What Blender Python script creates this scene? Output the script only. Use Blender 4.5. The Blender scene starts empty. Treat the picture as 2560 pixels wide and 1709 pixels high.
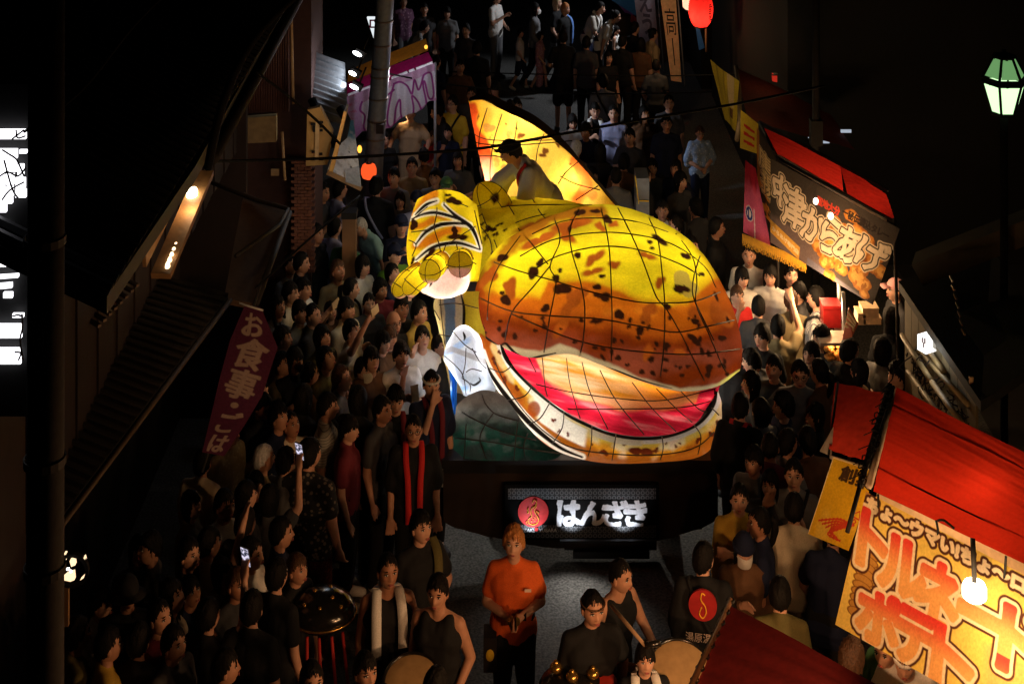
import bpy, bmesh, math, random
import numpy as np
from mathutils import Vector, Matrix

# ------------------------------------------------------------------ camera, sky, exposure
S = bpy.context.scene
COL = S.collection
F, CAMZ, HOR = 3600.0, 8.4, -880.0        # focal length (photo px), eye height (m), horizon row
cam_data = bpy.data.cameras.new('camera')
cam_data.sensor_width = 36.0
cam_data.lens = F / 2560.0 * 36.0
cam_data.shift_y = -(854.5 - HOR) / 2560.0  # a level shift lens: uprights stay upright
cam_data.clip_end = 400
cam = bpy.data.objects.new('camera', cam_data)
COL.objects.link(cam)
cam.location = (0, 0, CAMZ)
cam.rotation_euler = (math.radians(90), 0, 0)
S.camera = cam

w = bpy.data.worlds.new('World'); S.world = w
w.use_nodes = True
nt = w.node_tree
bg = nt.nodes['Background']
sky = nt.nodes.new('ShaderNodeTexSky')
sky.sky_type = 'NISHITA'; sky.sun_disc = False
sky.sun_elevation = math.radians(-5); sky.sun_rotation = math.radians(200)
nt.links.new(sky.outputs[0], bg.inputs['Color'])
bg.inputs['Strength'].default_value = 0.012

vs = S.view_settings
S.display_settings.display_device = 'sRGB'
vs.view_transform = 'Standard'; vs.look = 'None'; vs.gamma = 1.0
vs.use_curve_mapping = False; vs.exposure = 0.0
S.render.engine = 'CYCLES'
S.cycles.use_denoising = True
S.cycles.max_bounces = 6; S.cycles.diffuse_bounces = 3
S.cycles.sample_clamp_indirect = 4.0
S.cycles.use_light_tree = True

rng = np.random.RandomState(7)
random.seed(7)

# ------------------------------------------------------------------ helpers
def P(u, v, Y):
    return Vector(((u - 1280) / F * Y, Y, CAMZ - (v - HOR) / F * Y))

def PZ(u, v, Z):
    return P(u, v, F * (CAMZ - Z) / (v - HOR))

def lin(c):
    return tuple(((x / 255.0 + 0.055) / 1.055) ** 2.4 if x > 10 else x / 255.0 / 12.92 for x in c)

_M = {}
def mat(key, col, rough=0.75, metal=0.0, var=0.15, scale=18.0, bump=0.0, spec=0.3, trans=0.0):
    """cloth / wood / paint: base colour with fine procedural grain; trans = part of light that passes the sheet"""
    if key in _M: return _M[key]
    m = bpy.data.materials.new(key); m.use_nodes = True
    n, l = m.node_tree.nodes, m.node_tree.links
    b = n['Principled BSDF']
    b.inputs['Roughness'].default_value = rough
    b.inputs['Metallic'].default_value = metal
    b.inputs['Specular IOR Level'].default_value = spec
    tc = n.new('ShaderNodeTexCoord')
    nz = n.new('ShaderNodeTexNoise'); nz.inputs['Scale'].default_value = scale; nz.inputs['Detail'].default_value = 4
    l.new(tc.outputs['Object'], nz.inputs['Vector'])
    mp = n.new('ShaderNodeMapRange')
    mp.inputs['From Min'].default_value = 0.3; mp.inputs['From Max'].default_value = 0.7
    mp.inputs['To Min'].default_value = 1 - var; mp.inputs['To Max'].default_value = 1 + var
    l.new(nz.outputs['Fac'], mp.inputs['Value'])
    mx = n.new('ShaderNodeVectorMath'); mx.operation = 'SCALE'
    mx.inputs[0].default_value = col[:3]
    l.new(mp.outputs[0], mx.inputs['Scale'])
    l.new(mx.outputs[0], b.inputs['Base Color'])
    if bump:
        bp = n.new('ShaderNodeBump'); bp.inputs['Strength'].default_value = bump; bp.inputs['Distance'].default_value = 0.01
        l.new(nz.outputs['Fac'], bp.inputs['Height']); l.new(bp.outputs[0], b.inputs['Normal'])
    if trans:
        t = n.new('ShaderNodeBsdfTranslucent'); l.new(mx.outputs[0], t.inputs['Color'])
        ms = n.new('ShaderNodeMixShader'); ms.inputs[0].default_value = trans
        l.new(b.outputs[0], ms.inputs[1]); l.new(t.outputs[0], ms.inputs[2])
        l.new(ms.outputs[0], n['Material Output'].inputs['Surface'])
    _M[key] = m
    return m

def paper(key, trans=0.7, gain=1.0):
    """painted paper or printed cloth: the paint is a colour attribute, light comes through from lamps behind"""
    if key in _M: return _M[key]
    m = bpy.data.materials.new(key); m.use_nodes = True
    n, l = m.node_tree.nodes, m.node_tree.links
    b = n['Principled BSDF']; b.inputs['Roughness'].default_value = 0.8; b.inputs['Specular IOR Level'].default_value = 0.15
    a = n.new('ShaderNodeAttribute'); a.attribute_name = 'paint'
    tc = n.new('ShaderNodeTexCoord')
    nz = n.new('ShaderNodeTexNoise'); nz.inputs['Scale'].default_value = 60; nz.inputs['Detail'].default_value = 5
    l.new(tc.outputs['Object'], nz.inputs['Vector'])
    mp = n.new('ShaderNodeMapRange'); mp.inputs['From Min'].default_value = 0.3; mp.inputs['From Max'].default_value = 0.7
    mp.inputs['To Min'].default_value = 0.86 * gain; mp.inputs['To Max'].default_value = 1.1 * gain
    l.new(nz.outputs['Fac'], mp.inputs['Value'])
    mx = n.new('ShaderNodeVectorMath'); mx.operation = 'SCALE'
    l.new(a.outputs['Color'], mx.inputs[0]); l.new(mp.outputs[0], mx.inputs['Scale'])
    l.new(mx.outputs[0], b.inputs['Base Color'])
    t = n.new('ShaderNodeBsdfTranslucent'); l.new(mx.outputs[0], t.inputs['Color'])
    n2 = n.new('ShaderNodeTexNoise'); n2.inputs['Scale'].default_value = 9; n2.inputs['Detail'].default_value = 6; n2.inputs['Distortion'].default_value = .6
    l.new(tc.outputs['Object'], n2.inputs['Vector'])
    bp = n.new('ShaderNodeBump'); bp.inputs['Strength'].default_value = .35; bp.inputs['Distance'].default_value = .03
    l.new(n2.outputs['Fac'], bp.inputs['Height']); l.new(bp.outputs[0], b.inputs['Normal']); l.new(bp.outputs[0], t.inputs['Normal'])
    ms = n.new('ShaderNodeMixShader'); ms.inputs[0].default_value = trans
    l.new(b.outputs[0], ms.inputs[1]); l.new(t.outputs[0], ms.inputs[2])
    l.new(ms.outputs[0], n['Material Output'].inputs['Surface'])
    _M[key] = m
    return m

def glow(key, col, strength):
    if key in _M: return _M[key]
    m = bpy.data.materials.new(key); m.use_nodes = True
    n, l = m.node_tree.nodes, m.node_tree.links
    n.remove(n['Principled BSDF'])
    e = n.new('ShaderNodeEmission'); e.inputs['Color'].default_value = (*col[:3], 1); e.inputs['Strength'].default_value = strength
    l.new(e.outputs[0], n['Material Output'].inputs['Surface'])
    _M[key] = m
    return m

def link(name, mesh, parent=None, m=None):
    o = bpy.data.objects.new(name, mesh)
    COL.objects.link(o)
    if m is not None:
        if not mesh.materials: mesh.materials.append(m)
        elif mesh.materials[0] is not m:
            o.material_slots[0].link = 'OBJECT'; o.material_slots[0].material = m
    if parent is not None: o.parent = parent
    return o

def empty(name, loc, label=None, cat=None, group=None, rotz=0.0):
    o = bpy.data.objects.new(name, None)
    o.empty_display_size = 0.1
    COL.objects.link(o); o.location = loc; o.rotation_euler = (0, 0, rotz)
    return tag(o, label, cat, group)

def tag(o, label=None, cat=None, group=None, kind=None):
    if label: o['label'] = label
    if cat: o['category'] = cat
    if group: o['group'] = group
    if kind: o['kind'] = kind
    return o

def meshdata(name, verts, faces, smooth=True, cols=None):
    me = bpy.data.meshes.new(name)
    me.from_pydata([tuple(map(float, v)) for v in verts], [], [tuple(map(int, f)) for f in faces])
    if smooth: me.polygons.foreach_set('use_smooth', [True] * len(me.polygons))
    if cols is not None:
        a = me.color_attributes.new('paint', 'FLOAT_COLOR', 'POINT')
        c = np.ones((len(verts), 4), np.float32); c[:, :3] = cols
        a.data.foreach_set('color', c.ravel())
    me.update()
    return me

def rel(pts, parent):
    """world points -> parent's space (parents here are only moved, or turned about z)"""
    if parent is None: return [Vector(p) for p in pts]
    chain = Matrix.Identity(4); q = parent
    while q is not None:
        chain = q.matrix_basis @ chain; q = q.parent
    inv = chain.inverted()
    return [inv @ Vector(p) for p in pts]

class MB:
    """collects shapes in world space, builds them as ONE mesh object"""
    def __init__(s): s.v, s.f = [], []
    def add(s, vs, fs):
        k = len(s.v); s.v += [Vector(v) for v in vs]; s.f += [tuple(i + k for i in f) for f in fs]; return s
    def box(s, c, size, rot=None):
        hx, hy, hz = size[0] / 2, size[1] / 2, size[2] / 2
        vs = [Vector((x, y, z)) for x in (-hx, hx) for y in (-hy, hy) for z in (-hz, hz)]
        if rot is not None: vs = [rot @ v for v in vs]
        return s.add([Vector(c) + v for v in vs], [(0, 1, 3, 2), (4, 6, 7, 5), (0, 4, 5, 1), (2, 3, 7, 6), (0, 2, 6, 4), (1, 5, 7, 3)])
    def beam(s, a, b, wd, ht):
        a, b = Vector(a), Vector(b); d = (b - a); L = d.length; d.normalize()
        up = Vector((0, 0, 1)) if abs(d.z) < 0.9 else Vector((0, 1, 0))
        x = d.cross(up).normalized(); z = x.cross(d)
        return s.box((a + b) / 2, (wd, L, ht), Matrix((x, d, z)).transposed())
    def tube(s, pts, r, n=6, cap=True):
        pts = [Vector(p) for p in pts]
        rs = r if hasattr(r, '__len__') else [r] * len(pts)
        vs, fs = [], []
        px = None
        for i, p in enumerate(pts):
            d = (pts[min(i + 1, len(pts) - 1)] - pts[max(i - 1, 0)])
            if d.length < 1e-9: d = Vector((0, 0, 1))
            d.normalize()
            if px is None:
                up = Vector((0, 0, 1)) if abs(d.z) < 0.9 else Vector((0, 1, 0))
                px = d.cross(up).normalized()
            else:
                px = (px - d * px.dot(d)); px = px.normalized() if px.length > 1e-6 else d.orthogonal().normalized()
            py = d.cross(px)
            for k in range(n):
                a = 2 * math.pi * k / n
                vs.append(p + (px * math.cos(a) + py * math.sin(a)) * rs[i])
        for i in range(len(pts) - 1):
            for k in range(n):
                fs.append((i * n + k, i * n + (k + 1) % n, (i + 1) * n + (k + 1) % n, (i + 1) * n + k))
        if cap:
            fs.append(tuple(range(n))[::-1]); fs.append(tuple((len(pts) - 1) * n + k for k in range(n)))
        return s.add(vs, fs)
    def ell(s, c, r, n=14, m=9, rot=None, zmin=-1.0, zmax=1.0):
        vs, fs = [], []
        for j in range(m + 1):
            z = zmin + (zmax - zmin) * j / m
            if zmin == -1 and zmax == 1: z = -math.cos(math.pi * j / m)
            q = math.sqrt(max(0, 1 - z * z))
            for k in range(n):
                a = 2 * math.pi * k / n
                v = Vector((r[0] * q * math.cos(a), r[1] * q * math.sin(a), r[2] * z))
                vs.append(Vector(c) + (rot @ v if rot is not None else v))
        for j in range(m):
            for k in range(n):
                fs.append((j * n + k, j * n + (k + 1) % n, (j + 1) * n + (k + 1) % n, (j + 1) * n + k))
        return s.add(vs, fs)
    def lathe(s, c, prof, n=18):
        vs, fs = [], []
        for (r, z) in prof:
            for k in range(n):
                a = 2 * math.pi * (k + .5) / n
                vs.append(Vector(c) + Vector((r * math.cos(a), r * math.sin(a), z)))
        for j in range(len(prof) - 1):
            for k in range(n):
                fs.append((j * n + k, j * n + (k + 1) % n, (j + 1) * n + (k + 1) % n, (j + 1) * n + k))
        return s.add(vs, fs)
    def poly(s, pts, thick=0.0, back=None):
        """flat polygon, with thickness along 'back'"""
        pts = [Vector(p) for p in pts]; n = len(pts)
        if not thick: return s.add(pts, [tuple(range(n))])
        d = Vector(back).normalized() * thick
        return s.add(pts + [p + d for p in pts], [tuple(range(n)), tuple(range(2 * n - 1, n - 1, -1))] +
                     [(i, i + n, (i + 1) % n + n, (i + 1) % n) for i in range(n)])
    def build(s, name, m, parent=None, smooth=False):
        me = meshdata(name, rel(s.v, parent), s.f, smooth)
        return link(name, me, parent, m)

def lamp(name, loc, power, col, radius=0.04, parent=None, spot=None, aim=None):
    d = bpy.data.lights.new(name, 'SPOT' if spot else 'POINT')
    d.energy = power; d.color = col
    d.shadow_soft_size = radius
    if spot: d.spot_size = spot; d.spot_blend = 0.5
    o = bpy.data.objects.new(name, d); COL.objects.link(o)
    if parent is not None: o.parent = parent; o.location = rel([loc], parent)[0]
    else: o.location = loc
    if aim is not None:
        o.rotation_euler = (Vector(aim) - Vector(loc)).to_track_quat('-Z', 'Y').to_euler()
    return o

WARM, COOL = (1.0, 0.62, 0.30), (0.82, 0.90, 1.0)

def fnoise(p, freq, seed, oct=3):
    """cheap vectorised smooth noise, about -1..1; p is (n, k)"""
    r = np.random.RandomState(seed)
    p = np.asarray(p, float); p = p.reshape(-1, p.shape[-1]); out = np.zeros(len(p)); amp = 1.0
    for o in range(oct):
        acc = 0
        for k in range(5):
            d = r.normal(size=p.shape[1]); d /= np.linalg.norm(d)
            acc = acc + np.sin(p @ d * freq * (0.7 + 0.6 * r.rand()) + r.rand() * 6.28 + 1.3 * out)
        out = out + amp * acc / 3.2
        freq *= 2.1; amp *= 0.5
    return out / 1.75

def sstep(a, b, x):
    t = np.clip((x - a) / (b - a + 1e-12), 0, 1); return t * t * (3 - 2 * t)

def polydist(U, V, pts):
    best = np.full(U.shape, 1e9); tbest = np.zeros(U.shape)
    L = 0; segs = []
    for (a, b) in zip(pts[:-1], pts[1:]):
        segs.append((a, b, L)); L += math.hypot(b[0] - a[0], b[1] - a[1])
    for (a, b, l0) in segs:
        dx, dy = b[0] - a[0], b[1] - a[1]; q = dx * dx + dy * dy + 1e-9
        t = np.clip(((U - a[0]) * dx + (V - a[1]) * dy) / q, 0, 1)
        d = np.hypot(U - a[0] - t * dx, V - a[1] - t * dy)
        k = d < best; best = np.where(k, d, best); tbest = np.where(k, (l0 + t * math.sqrt(q)) / max(L, 1e-9), tbest)
    return best, tbest

def smooth_line(pts, n=8):
    pts = [np.array(p, float) for p in pts]
    out = []
    for i in range(len(pts) - 1):
        p0, p1, p2, p3 = pts[max(i - 1, 0)], pts[i], pts[i + 1], pts[min(i + 2, len(pts) - 1)]
        for k in range(n):
            t = k / n
            out.append(0.5 * ((2 * p1) + (p2 - p0) * t + (2 * p0 - 5 * p1 + 4 * p2 - p3) * t * t + (3 * p1 - p0 - 3 * p2 + p3) * t ** 3))
    out.append(pts[-1])
    return [tuple(p) for p in out]

def mixc(C, col, k):
    k = np.clip(k, 0, 1)[..., None]
    return C * (1 - k) + np.array(col) * k

def ink(C, U, V, pts, width, col=(0.008, 0.006, 0.005), taper=True, white=0.0):
    pts = smooth_line(pts)
    d, t = polydist(U, V, pts)
    wv = width * (0.35 + 0.65 * np.sin(np.pi * np.clip(t, 0.03, 0.97))) if taper else width
    if white: C = mixc(C, (0.85, 0.82, 0.74), 1 - sstep(wv + white - 1.5, wv + white + 1.5, d))
    return mixc(C, col, 1 - sstep(wv - 1.2, wv + 1.2, d))

def spots(C, U, V, lst, col, seed=3, edge=1.6, wob=0.22):
    for i, (u, v, ru, rv, ang) in enumerate(lst):
        k = (abs(U - u) < 3 * max(ru, rv)) & (abs(V - v) < 3 * max(ru, rv))
        if not k.any(): continue
        x, y = U[k] - u, V[k] - v
        a = math.radians(ang); xx, yy = x * math.cos(a) + y * math.sin(a), -x * math.sin(a) + y * math.cos(a)
        r = np.hypot(xx / ru, yy / rv); th = np.arctan2(yy, xx)
        rr = 1 + wob * np.sin(2 * th + i * 1.7) + wob * 0.6 * np.sin(3 * th + i * 2.9) + wob * .3 * np.sin(5 * th + i)
        e = edge / max(min(ru, rv), 1)
        kk = 1 - sstep(rr - e, rr + e, r)
        C[k] = C[k] * (1 - kk[:, None]) + np.array(col) * kk[:, None]
    return C

def catmull(A, n):
    """A (k, ..., d) control rows -> resampled to n along axis 0"""
    k = A.shape[0]
    t = np.linspace(0, k - 1, n); i = np.minimum(t.astype(int), k - 2); f = t - i
    def at(j): 
        jj = j
        lo = jj < 0; hi = jj > k - 1
        B = A[np.clip(jj, 0, k - 1)].copy()
        B[lo] = 2 * A[0] - A[1]; B[hi] = 2 * A[-1] - A[-2]
        return B
    p0, p1, p2, p3 = at(i - 1), at(i), at(i + 1), at(i + 2)
    f = f.reshape((-1,) + (1,) * (A.ndim - 1))
    return 0.5 * (2 * p1 + (p2 - p0) * f + (2 * p0 - 5 * p1 + 4 * p2 - p3) * f ** 2 + (3 * p1 - p0 - 3 * p2 + p3) * f ** 3)

class Net:
    """smooth sheet through a net of (u, v, depth) control points, kept as real 3-D points"""
    def __init__(s, rows, nu, nv):
        A = np.array(rows, float)
        s.G = catmull(np.swapaxes(catmull(A, nv), 0, 1), nu).swapaxes(0, 1)   # nv x nu x 3
        s.U, s.V, s.Y = s.G[..., 0], s.G[..., 1], s.G[..., 2]
        X = (s.U - 1280) / F * s.Y; Z = CAMZ - (s.V - HOR) / F * s.Y
        s.W = np.stack([X, s.Y, Z], -1)
        s.nu, s.nv = nu, nv
    def sag(s, lines, amount, width=22.0):
        """the paper hangs in a little between the wires it is glued to"""
        d = np.full(s.U.shape, 1e9)
        for L in lines: d = np.minimum(d, polydist(s.U, s.V, smooth_line(L, 3))[0])
        s.Y = s.Y + amount * (1 - np.exp(-d / width)); s.G[..., 2] = s.Y
        s.W = np.stack([(s.U - 1280) / F * s.Y, s.Y, CAMZ - (s.V - HOR) / F * s.Y], -1)
        return s
    def faces(s):
        return [(j * s.nu + i, j * s.nu + i + 1, (j + 1) * s.nu + i + 1, (j + 1) * s.nu + i) for j in range(s.nv - 1) for i in range(s.nu - 1)]
    def build(s, name, m, parent, paint=None):
        pts = s.W.reshape(-1, 3)
        off = np.array(rel([(0, 0, 0)], parent)[0])
        C = paint(s.U, s.V).reshape(-1, 3) if paint is not None else None
        o = link(name, meshdata(name, pts + off, s.faces(), True, C), parent, m)
        return o
    def onto(s, line, lift=0.012, n=5):
        """a line drawn in the sheet's own pattern, lifted off it"""
        out = []
        for (u, v) in smooth_line(line, n):
            d = (s.U - u) ** 2 + (s.V - v) ** 2
            j = np.unravel_index(np.argmin(d), d.shape)
            if d[j] > 260: continue
            out.append(P(u, v, s.Y[j] - lift))
        return out
    def wires(s, name, lines, r, m, parent, gridu=(), gridv=()):
        mb = MB()
        for L in lines:
            p = s.onto(L)
            if len(p) > 1: mb.tube(p, r, 5)
        for c in gridu:
            i = int(c * (s.nu - 1)); p = [Vector(x) - Vector((0, .008, -.004)) for x in s.W[::4, i]]
            mb.tube(p, r, 5)
        for c in gridv:
            j = int(c * (s.nv - 1)); p = [Vector(x) - Vector((0, .008, -.004)) for x in s.W[j, ::4]]
            mb.tube(p, r, 5)
        return mb.build(name, m, parent, True)

# ------------------------------------------------------------------ lettering (flat print)
_T = {}
def glyphs(body, offset=0.0, res=3):
    k = (body, round(offset, 4))
    if k in _T: return _T[k]
    c = bpy.data.curves.new('lettering', 'FONT'); c.body = body; c.offset = offset; c.resolution_u = res
    o = bpy.data.objects.new('lettering', c); COL.objects.link(o)
    bpy.context.view_layer.update()
    dg = bpy.context.evaluated_depsgraph_get()
    me = bpy.data.meshes.new_from_object(o.evaluated_get(dg))
    v = np.array([x.co[:] for x in me.vertices]).reshape(-1, 3); f = [tuple(p.vertices) for p in me.polygons]
    bpy.data.objects.remove(o); bpy.data.curves.remove(c); bpy.data.meshes.remove(me)
    _T[k] = (v, f)
    return _T[k]

def write(body, place, rect, m, parent, offset=0.0, lift=0.006, vertical=False, shear=0.0, grad=None, name='lettering'):
    """print body inside rect=(s0, s1, t0, t1) of the sheet 'place(s, t) -> point'; lift = stand-off"""
    V, Fc = [], []
    s0, s1, t0, t1 = rect
    items = [body] if not vertical else list(body)
    n = len(items); alls, allt = [], []
    for i, b in enumerate(items):
        v0, _ = glyphs(b)
        if len(v0) == 0: continue
        lo, hi = v0[:, :2].min(0), v0[:, :2].max(0)
        if vertical:
            m_ = max(hi - lo); cx = (lo + hi) / 2; lo, hi = cx - m_ / 2, cx + m_ / 2
        v, f = glyphs(b, offset)
        q = (v[:, :2] - lo) / np.maximum(hi - lo, 1e-6)
        if vertical and b in 'ー〜':
            q = np.stack([1 - q[:, 1], q[:, 0]], -1)[:, [0, 1]]; q[:, 1] = 1 - q[:, 1]
        if vertical:
            a, c_ = t0 + (t1 - t0) * i / n, t0 + (t1 - t0) * (i + 0.9) / n
            tt = a + (1 - q[:, 1]) * (c_ - a)
        else:
            tt = t0 + (1 - q[:, 1]) * (t1 - t0)
        ss = s0 + (q[:, 0] + shear * (q[:, 1] - .5)) * (s1 - s0)
        k = len(V)
        for a_, b_ in zip(ss, tt):
            p, nrm = place(a_, b_)
            V.append(p + nrm * lift)
        alls += list(ss); allt += list(tt)
        Fc += [tuple(x + k for x in g) for g in f]
    cols = None
    if grad is not None: cols = grad(np.array(alls), np.array(allt))
    return link(name, meshdata(name, rel(V, parent), Fc, False, cols), parent, m)

def quad(tl, tr, br, bl):
    tl, tr, br, bl = map(Vector, (tl, tr, br, bl))
    nrm = (tr - tl).cross(bl - tl).normalized()
    if nrm.y > 0: nrm = -nrm
    def place(s, t):
        a = tl.lerp(tr, s); b = bl.lerp(br, s)
        return a.lerp(b, t), nrm
    return place

def sheet(name, place, m, parent, nu=24, nv=14, paint=None, wave=0.0, seed=1, folds=0.0):
    ss, tt = np.meshgrid(np.linspace(0, 1, nu), np.linspace(0, 1, nv))
    W = []
    nz = fnoise(np.stack([ss.ravel(), tt.ravel() * .5], -1), 7, seed, 2) * wave
    if folds: nz = nz + folds * (fnoise(np.stack([ss.ravel() * 1.6, tt.ravel() * 9], -1), 5, seed + 5, 3) - .6)
    for k, (a, b) in enumerate(zip(ss.ravel(), tt.ravel())):
        p, n = place(a, b); W.append(p + n * (nz[k] - abs(wave)))
    fs = [(j * nu + i, j * nu + i + 1, (j + 1) * nu + i + 1, (j + 1) * nu + i) for j in range(nv - 1) for i in range(nu - 1)]
    C = paint(ss, tt).reshape(-1, 3) if paint is not None else None
    return link(name, meshdata(name, rel(W, parent), fs, True, C), parent, m)

def letter_field(S_, T_, body, rect, size, shear=0.0, pad=0.08):
    """distance (m) from each point of a sheet to the strokes of printed letters; negative inside"""
    D = np.full(S_.shape, 9.0)
    v, f = glyphs(body)
    if len(v) == 0: return D
    lo, hi = v[:, :2].min(0), v[:, :2].max(0)
    q = (v[:, :2] - lo) / np.maximum(hi - lo, 1e-6)
    s0, s1, t0, t1 = rect
    X = (s0 + (q[:, 0] + shear * (q[:, 1] - .5)) * (s1 - s0)) * size[0]; Y = (t0 + (1 - q[:, 1]) * (t1 - t0)) * size[1]
    cnt = {}
    for g in f:
        for a, b in zip(g, g[1:] + g[:1]):
            k = (min(a, b), max(a, b)); cnt[k] = cnt.get(k, 0) + 1
    E = [k for k, c in cnt.items() if c == 1]
    PX, PY = S_ * size[0], T_ * size[1]
    m = (PX > X.min() - pad) & (PX < X.max() + pad) & (PY > Y.min() - pad) & (PY < Y.max() + pad)
    px, py = PX[m], PY[m]
    d = np.full(px.shape, 9.0); ins = np.zeros(px.shape, bool)
    for a, b in E:
        x0, y0, x1, y1 = X[a], Y[a], X[b], Y[b]; dx, dy = x1 - x0, y1 - y0
        t = np.clip(((px - x0) * dx + (py - y0) * dy) / (dx * dx + dy * dy + 1e-12), 0, 1)
        d = np.minimum(d, np.hypot(px - x0 - t * dx, py - y0 - t * dy))
        if y0 != y1:
            c = ((y0 > py) != (y1 > py)) & (px < x0 + (py - y0) * dx / dy); ins ^= c
    D[m] = np.where(ins, -d, d)
    return D

BLACK = mat('black_ink', (0.01, 0.008, 0.007), 0.8)
CABLE = mat('black_cable', (0.008, 0.008, 0.008), 0.85, spec=.1)
STEEL = mat('grey_steel', (0.20, 0.21, 0.23), 0.5, 0.3, bump=0.15)
DARKWOOD = mat('dark_wood', (0.06, 0.032, 0.018), 0.7, bump=0.4, scale=9)

# ================================================================== THE STREET (setting)
def asphalt():
    m = bpy.data.materials.new('asphalt'); m.use_nodes = True
    n, l = m.node_tree.nodes, m.node_tree.links
    b = n['Principled BSDF']; b.inputs['Roughness'].default_value = 0.85
    tc = n.new('ShaderNodeTexCoord')
    a = n.new('ShaderNodeTexNoise'); a.inputs['Scale'].default_value = 45; a.inputs['Detail'].default_value = 6
    c = n.new('ShaderNodeTexNoise'); c.inputs['Scale'].default_value = 0.9; c.inputs['Detail'].default_value = 5
    l.new(tc.outputs['Object'], a.inputs['Vector']); l.new(tc.outputs['Object'], c.inputs['Vector'])
    r = n.new('ShaderNodeValToRGB'); r.color_ramp.elements[0].position = 0.3; r.color_ramp.elements[1].position = 0.72
    r.color_ramp.elements[0].color = (0.02, 0.02, 0.02, 1); r.color_ramp.elements[1].color = (0.17, 0.165, 0.155, 1)
    l.new(a.outputs['Fac'], r.inputs['Fac'])
    mx = n.new('ShaderNodeMixRGB'); mx.blend_type = 'MULTIPLY'; mx.inputs[0].default_value = 0.6
    l.new(r.outputs[0], mx.inputs[1]); l.new(c.outputs['Fac'], mx.inputs[2])
    l.new(mx.outputs[0], b.inputs['Base Color'])
    bp = n.new('ShaderNodeBump'); bp.inputs['Strength'].default_value = 0.6; bp.inputs['Distance'].default_value = 0.008
    l.new(a.outputs['Fac'], bp.inputs['Height']); l.new(bp.outputs[0], b.inputs['Normal'])
    return m
mb = MB(); mb.poly([(-150, -20, 0), (150, -20, 0), (150, 300, 0), (-150, 300, 0)])
tag(mb.build('ground', mat('bare_earth', (0.03, 0.028, 0.024), 0.9)), kind='structure')
mb = MB(); mb.poly([(-4.2, -5, 0.004), (4.6, -5, 0.004), (5.2, 18, 0.004), (5.5, 60, 0.004), (-6.5, 60, 0.004), (-3.6, 18, 0.004)])
tag(mb.build('road', asphalt()), kind='structure')

# ================================================================== THE LANTERN FLOAT
FY = 13.2
fx0, fx1 = P(1105, 1150, FY).x, P(1797, 1150, FY).x
TOPZ = P(1400, 1150, FY).z
TR = empty('float_truck', ((fx0 + fx1) / 2, FY + 2.2, 0), 'black draped parade truck carrying the big glowing salamander lantern', 'truck')
BLKCLOTH = mat('black_drape', (0.024, 0.014, 0.009), 0.85, bump=0.3, scale=5)
BLKPAINT = mat('black_paint', (0.012, 0.011, 0.011), 0.45)
mb = MB(); mb.box(((fx0 + fx1) / 2, FY + 2.4, TOPZ - .06), (fx1 - fx0, 4.8, .12)); mb.build('platform', BLKPAINT, TR)
mb = MB(); mb.box((fx0 + .004, FY - .02, TOPZ - .15), (.012, .012, .16)); mb.build('corner_rod', mat('pale_metal', (.6, .6, .6), .4, .6), TR)
# drape: folded cloth hanging round the truck bed with a sagging hem
n = 150; V, Fc = [], []
for i in range(n):
    s = i / (n - 1)
    hem = 0.40 - 0.23 * math.sin(math.pi * s) ** 0.6 + .005 * math.sin(s * 9)
    for j in range(14):
        t = j / 13
        y = FY + .03 - 0.006 * math.sin(s * 34 + 3 * math.sin(s * 7)) * t - .003 * math.sin(s * 120 + t * 2) * t - .05 * t * math.sin(math.pi * s) + .010 * math.sin(t * 11 + s * 16)
        V.append((fx0 + .01 + (fx1 - fx0 - .02) * s, y, (TOPZ - .125) * (1 - t) + hem * t))
Fc = [(i * 14 + j, i * 14 + j + 1, (i + 1) * 14 + j + 1, (i + 1) * 14 + j) for i in range(n - 1) for j in range(13)]
link('drape', meshdata('drape', rel(V, TR), Fc), TR, BLKCLOTH)
for sx in (fx0 + .02, fx1 - .02):
    mb = MB(); mb.poly([(sx, FY + .05, TOPZ - .12), (sx, FY + 4.7, TOPZ - .12), (sx, FY + 4.7, .3), (sx, FY + .05, .36)], .02, (1, 0, 0)); mb.build('side_drape', BLKCLOTH, TR)
mb = MB(); mb.box(((fx0 + fx1) / 2 + .1, FY + .10, .36), (fx1 - fx0 - .5, .12, .12)); mb.box(((fx0 + fx1) / 2 + .28, FY + .12, .20), (.85, .10, .22)); mb.box(((fx0 + fx1) / 2 + .28, FY - .02, .11), (.7, .04, .06)); mb.build('bumper', BLKPAINT, TR)
RUB = mat('tyre_rubber', (0.03, 0.032, 0.035), 0.7, bump=0.5, scale=40)
for (u, v) in ((1240, 1410), (1668, 1415), (1688, 1412)):
    q = PZ(u, v, 0.0)
    wx, wy, R = q.x, q.y + .62, .33
    prof = [(R * .62, -.085), (R * .9, -.095), (R, -.07), (R, .07), (R * .9, .095), (R * .62, .085)]
    mt = Matrix.Rotation(math.radians(90), 4, 'Y')
    a = MB(); a.lathe((0, 0, 0), prof, 28)
    for k in range(28):
        t = 2 * math.pi * k / 28
        for z in (-.035, .035):
            a.box((R * math.cos(t), R * math.sin(t), z), (.02, .045, .05), Matrix.Rotation(t, 3, 'Z'))
    a.v = [mt @ v_ + Vector((wx, wy, R)) for v_ in a.v]
    wo = a.build('wheel', RUB, TR, True)
    b = MB(); b.lathe((0, 0, 0), [(.02, .05), (R * .3, .06), (R * .6, .03), (R * .62, -.05), (.02, -.05)], 20)
    b.v = [mt @ v_ + Vector((wx, wy, R)) for v_ in b.v]
    b.build('rim', STEEL, wo, True)

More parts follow.
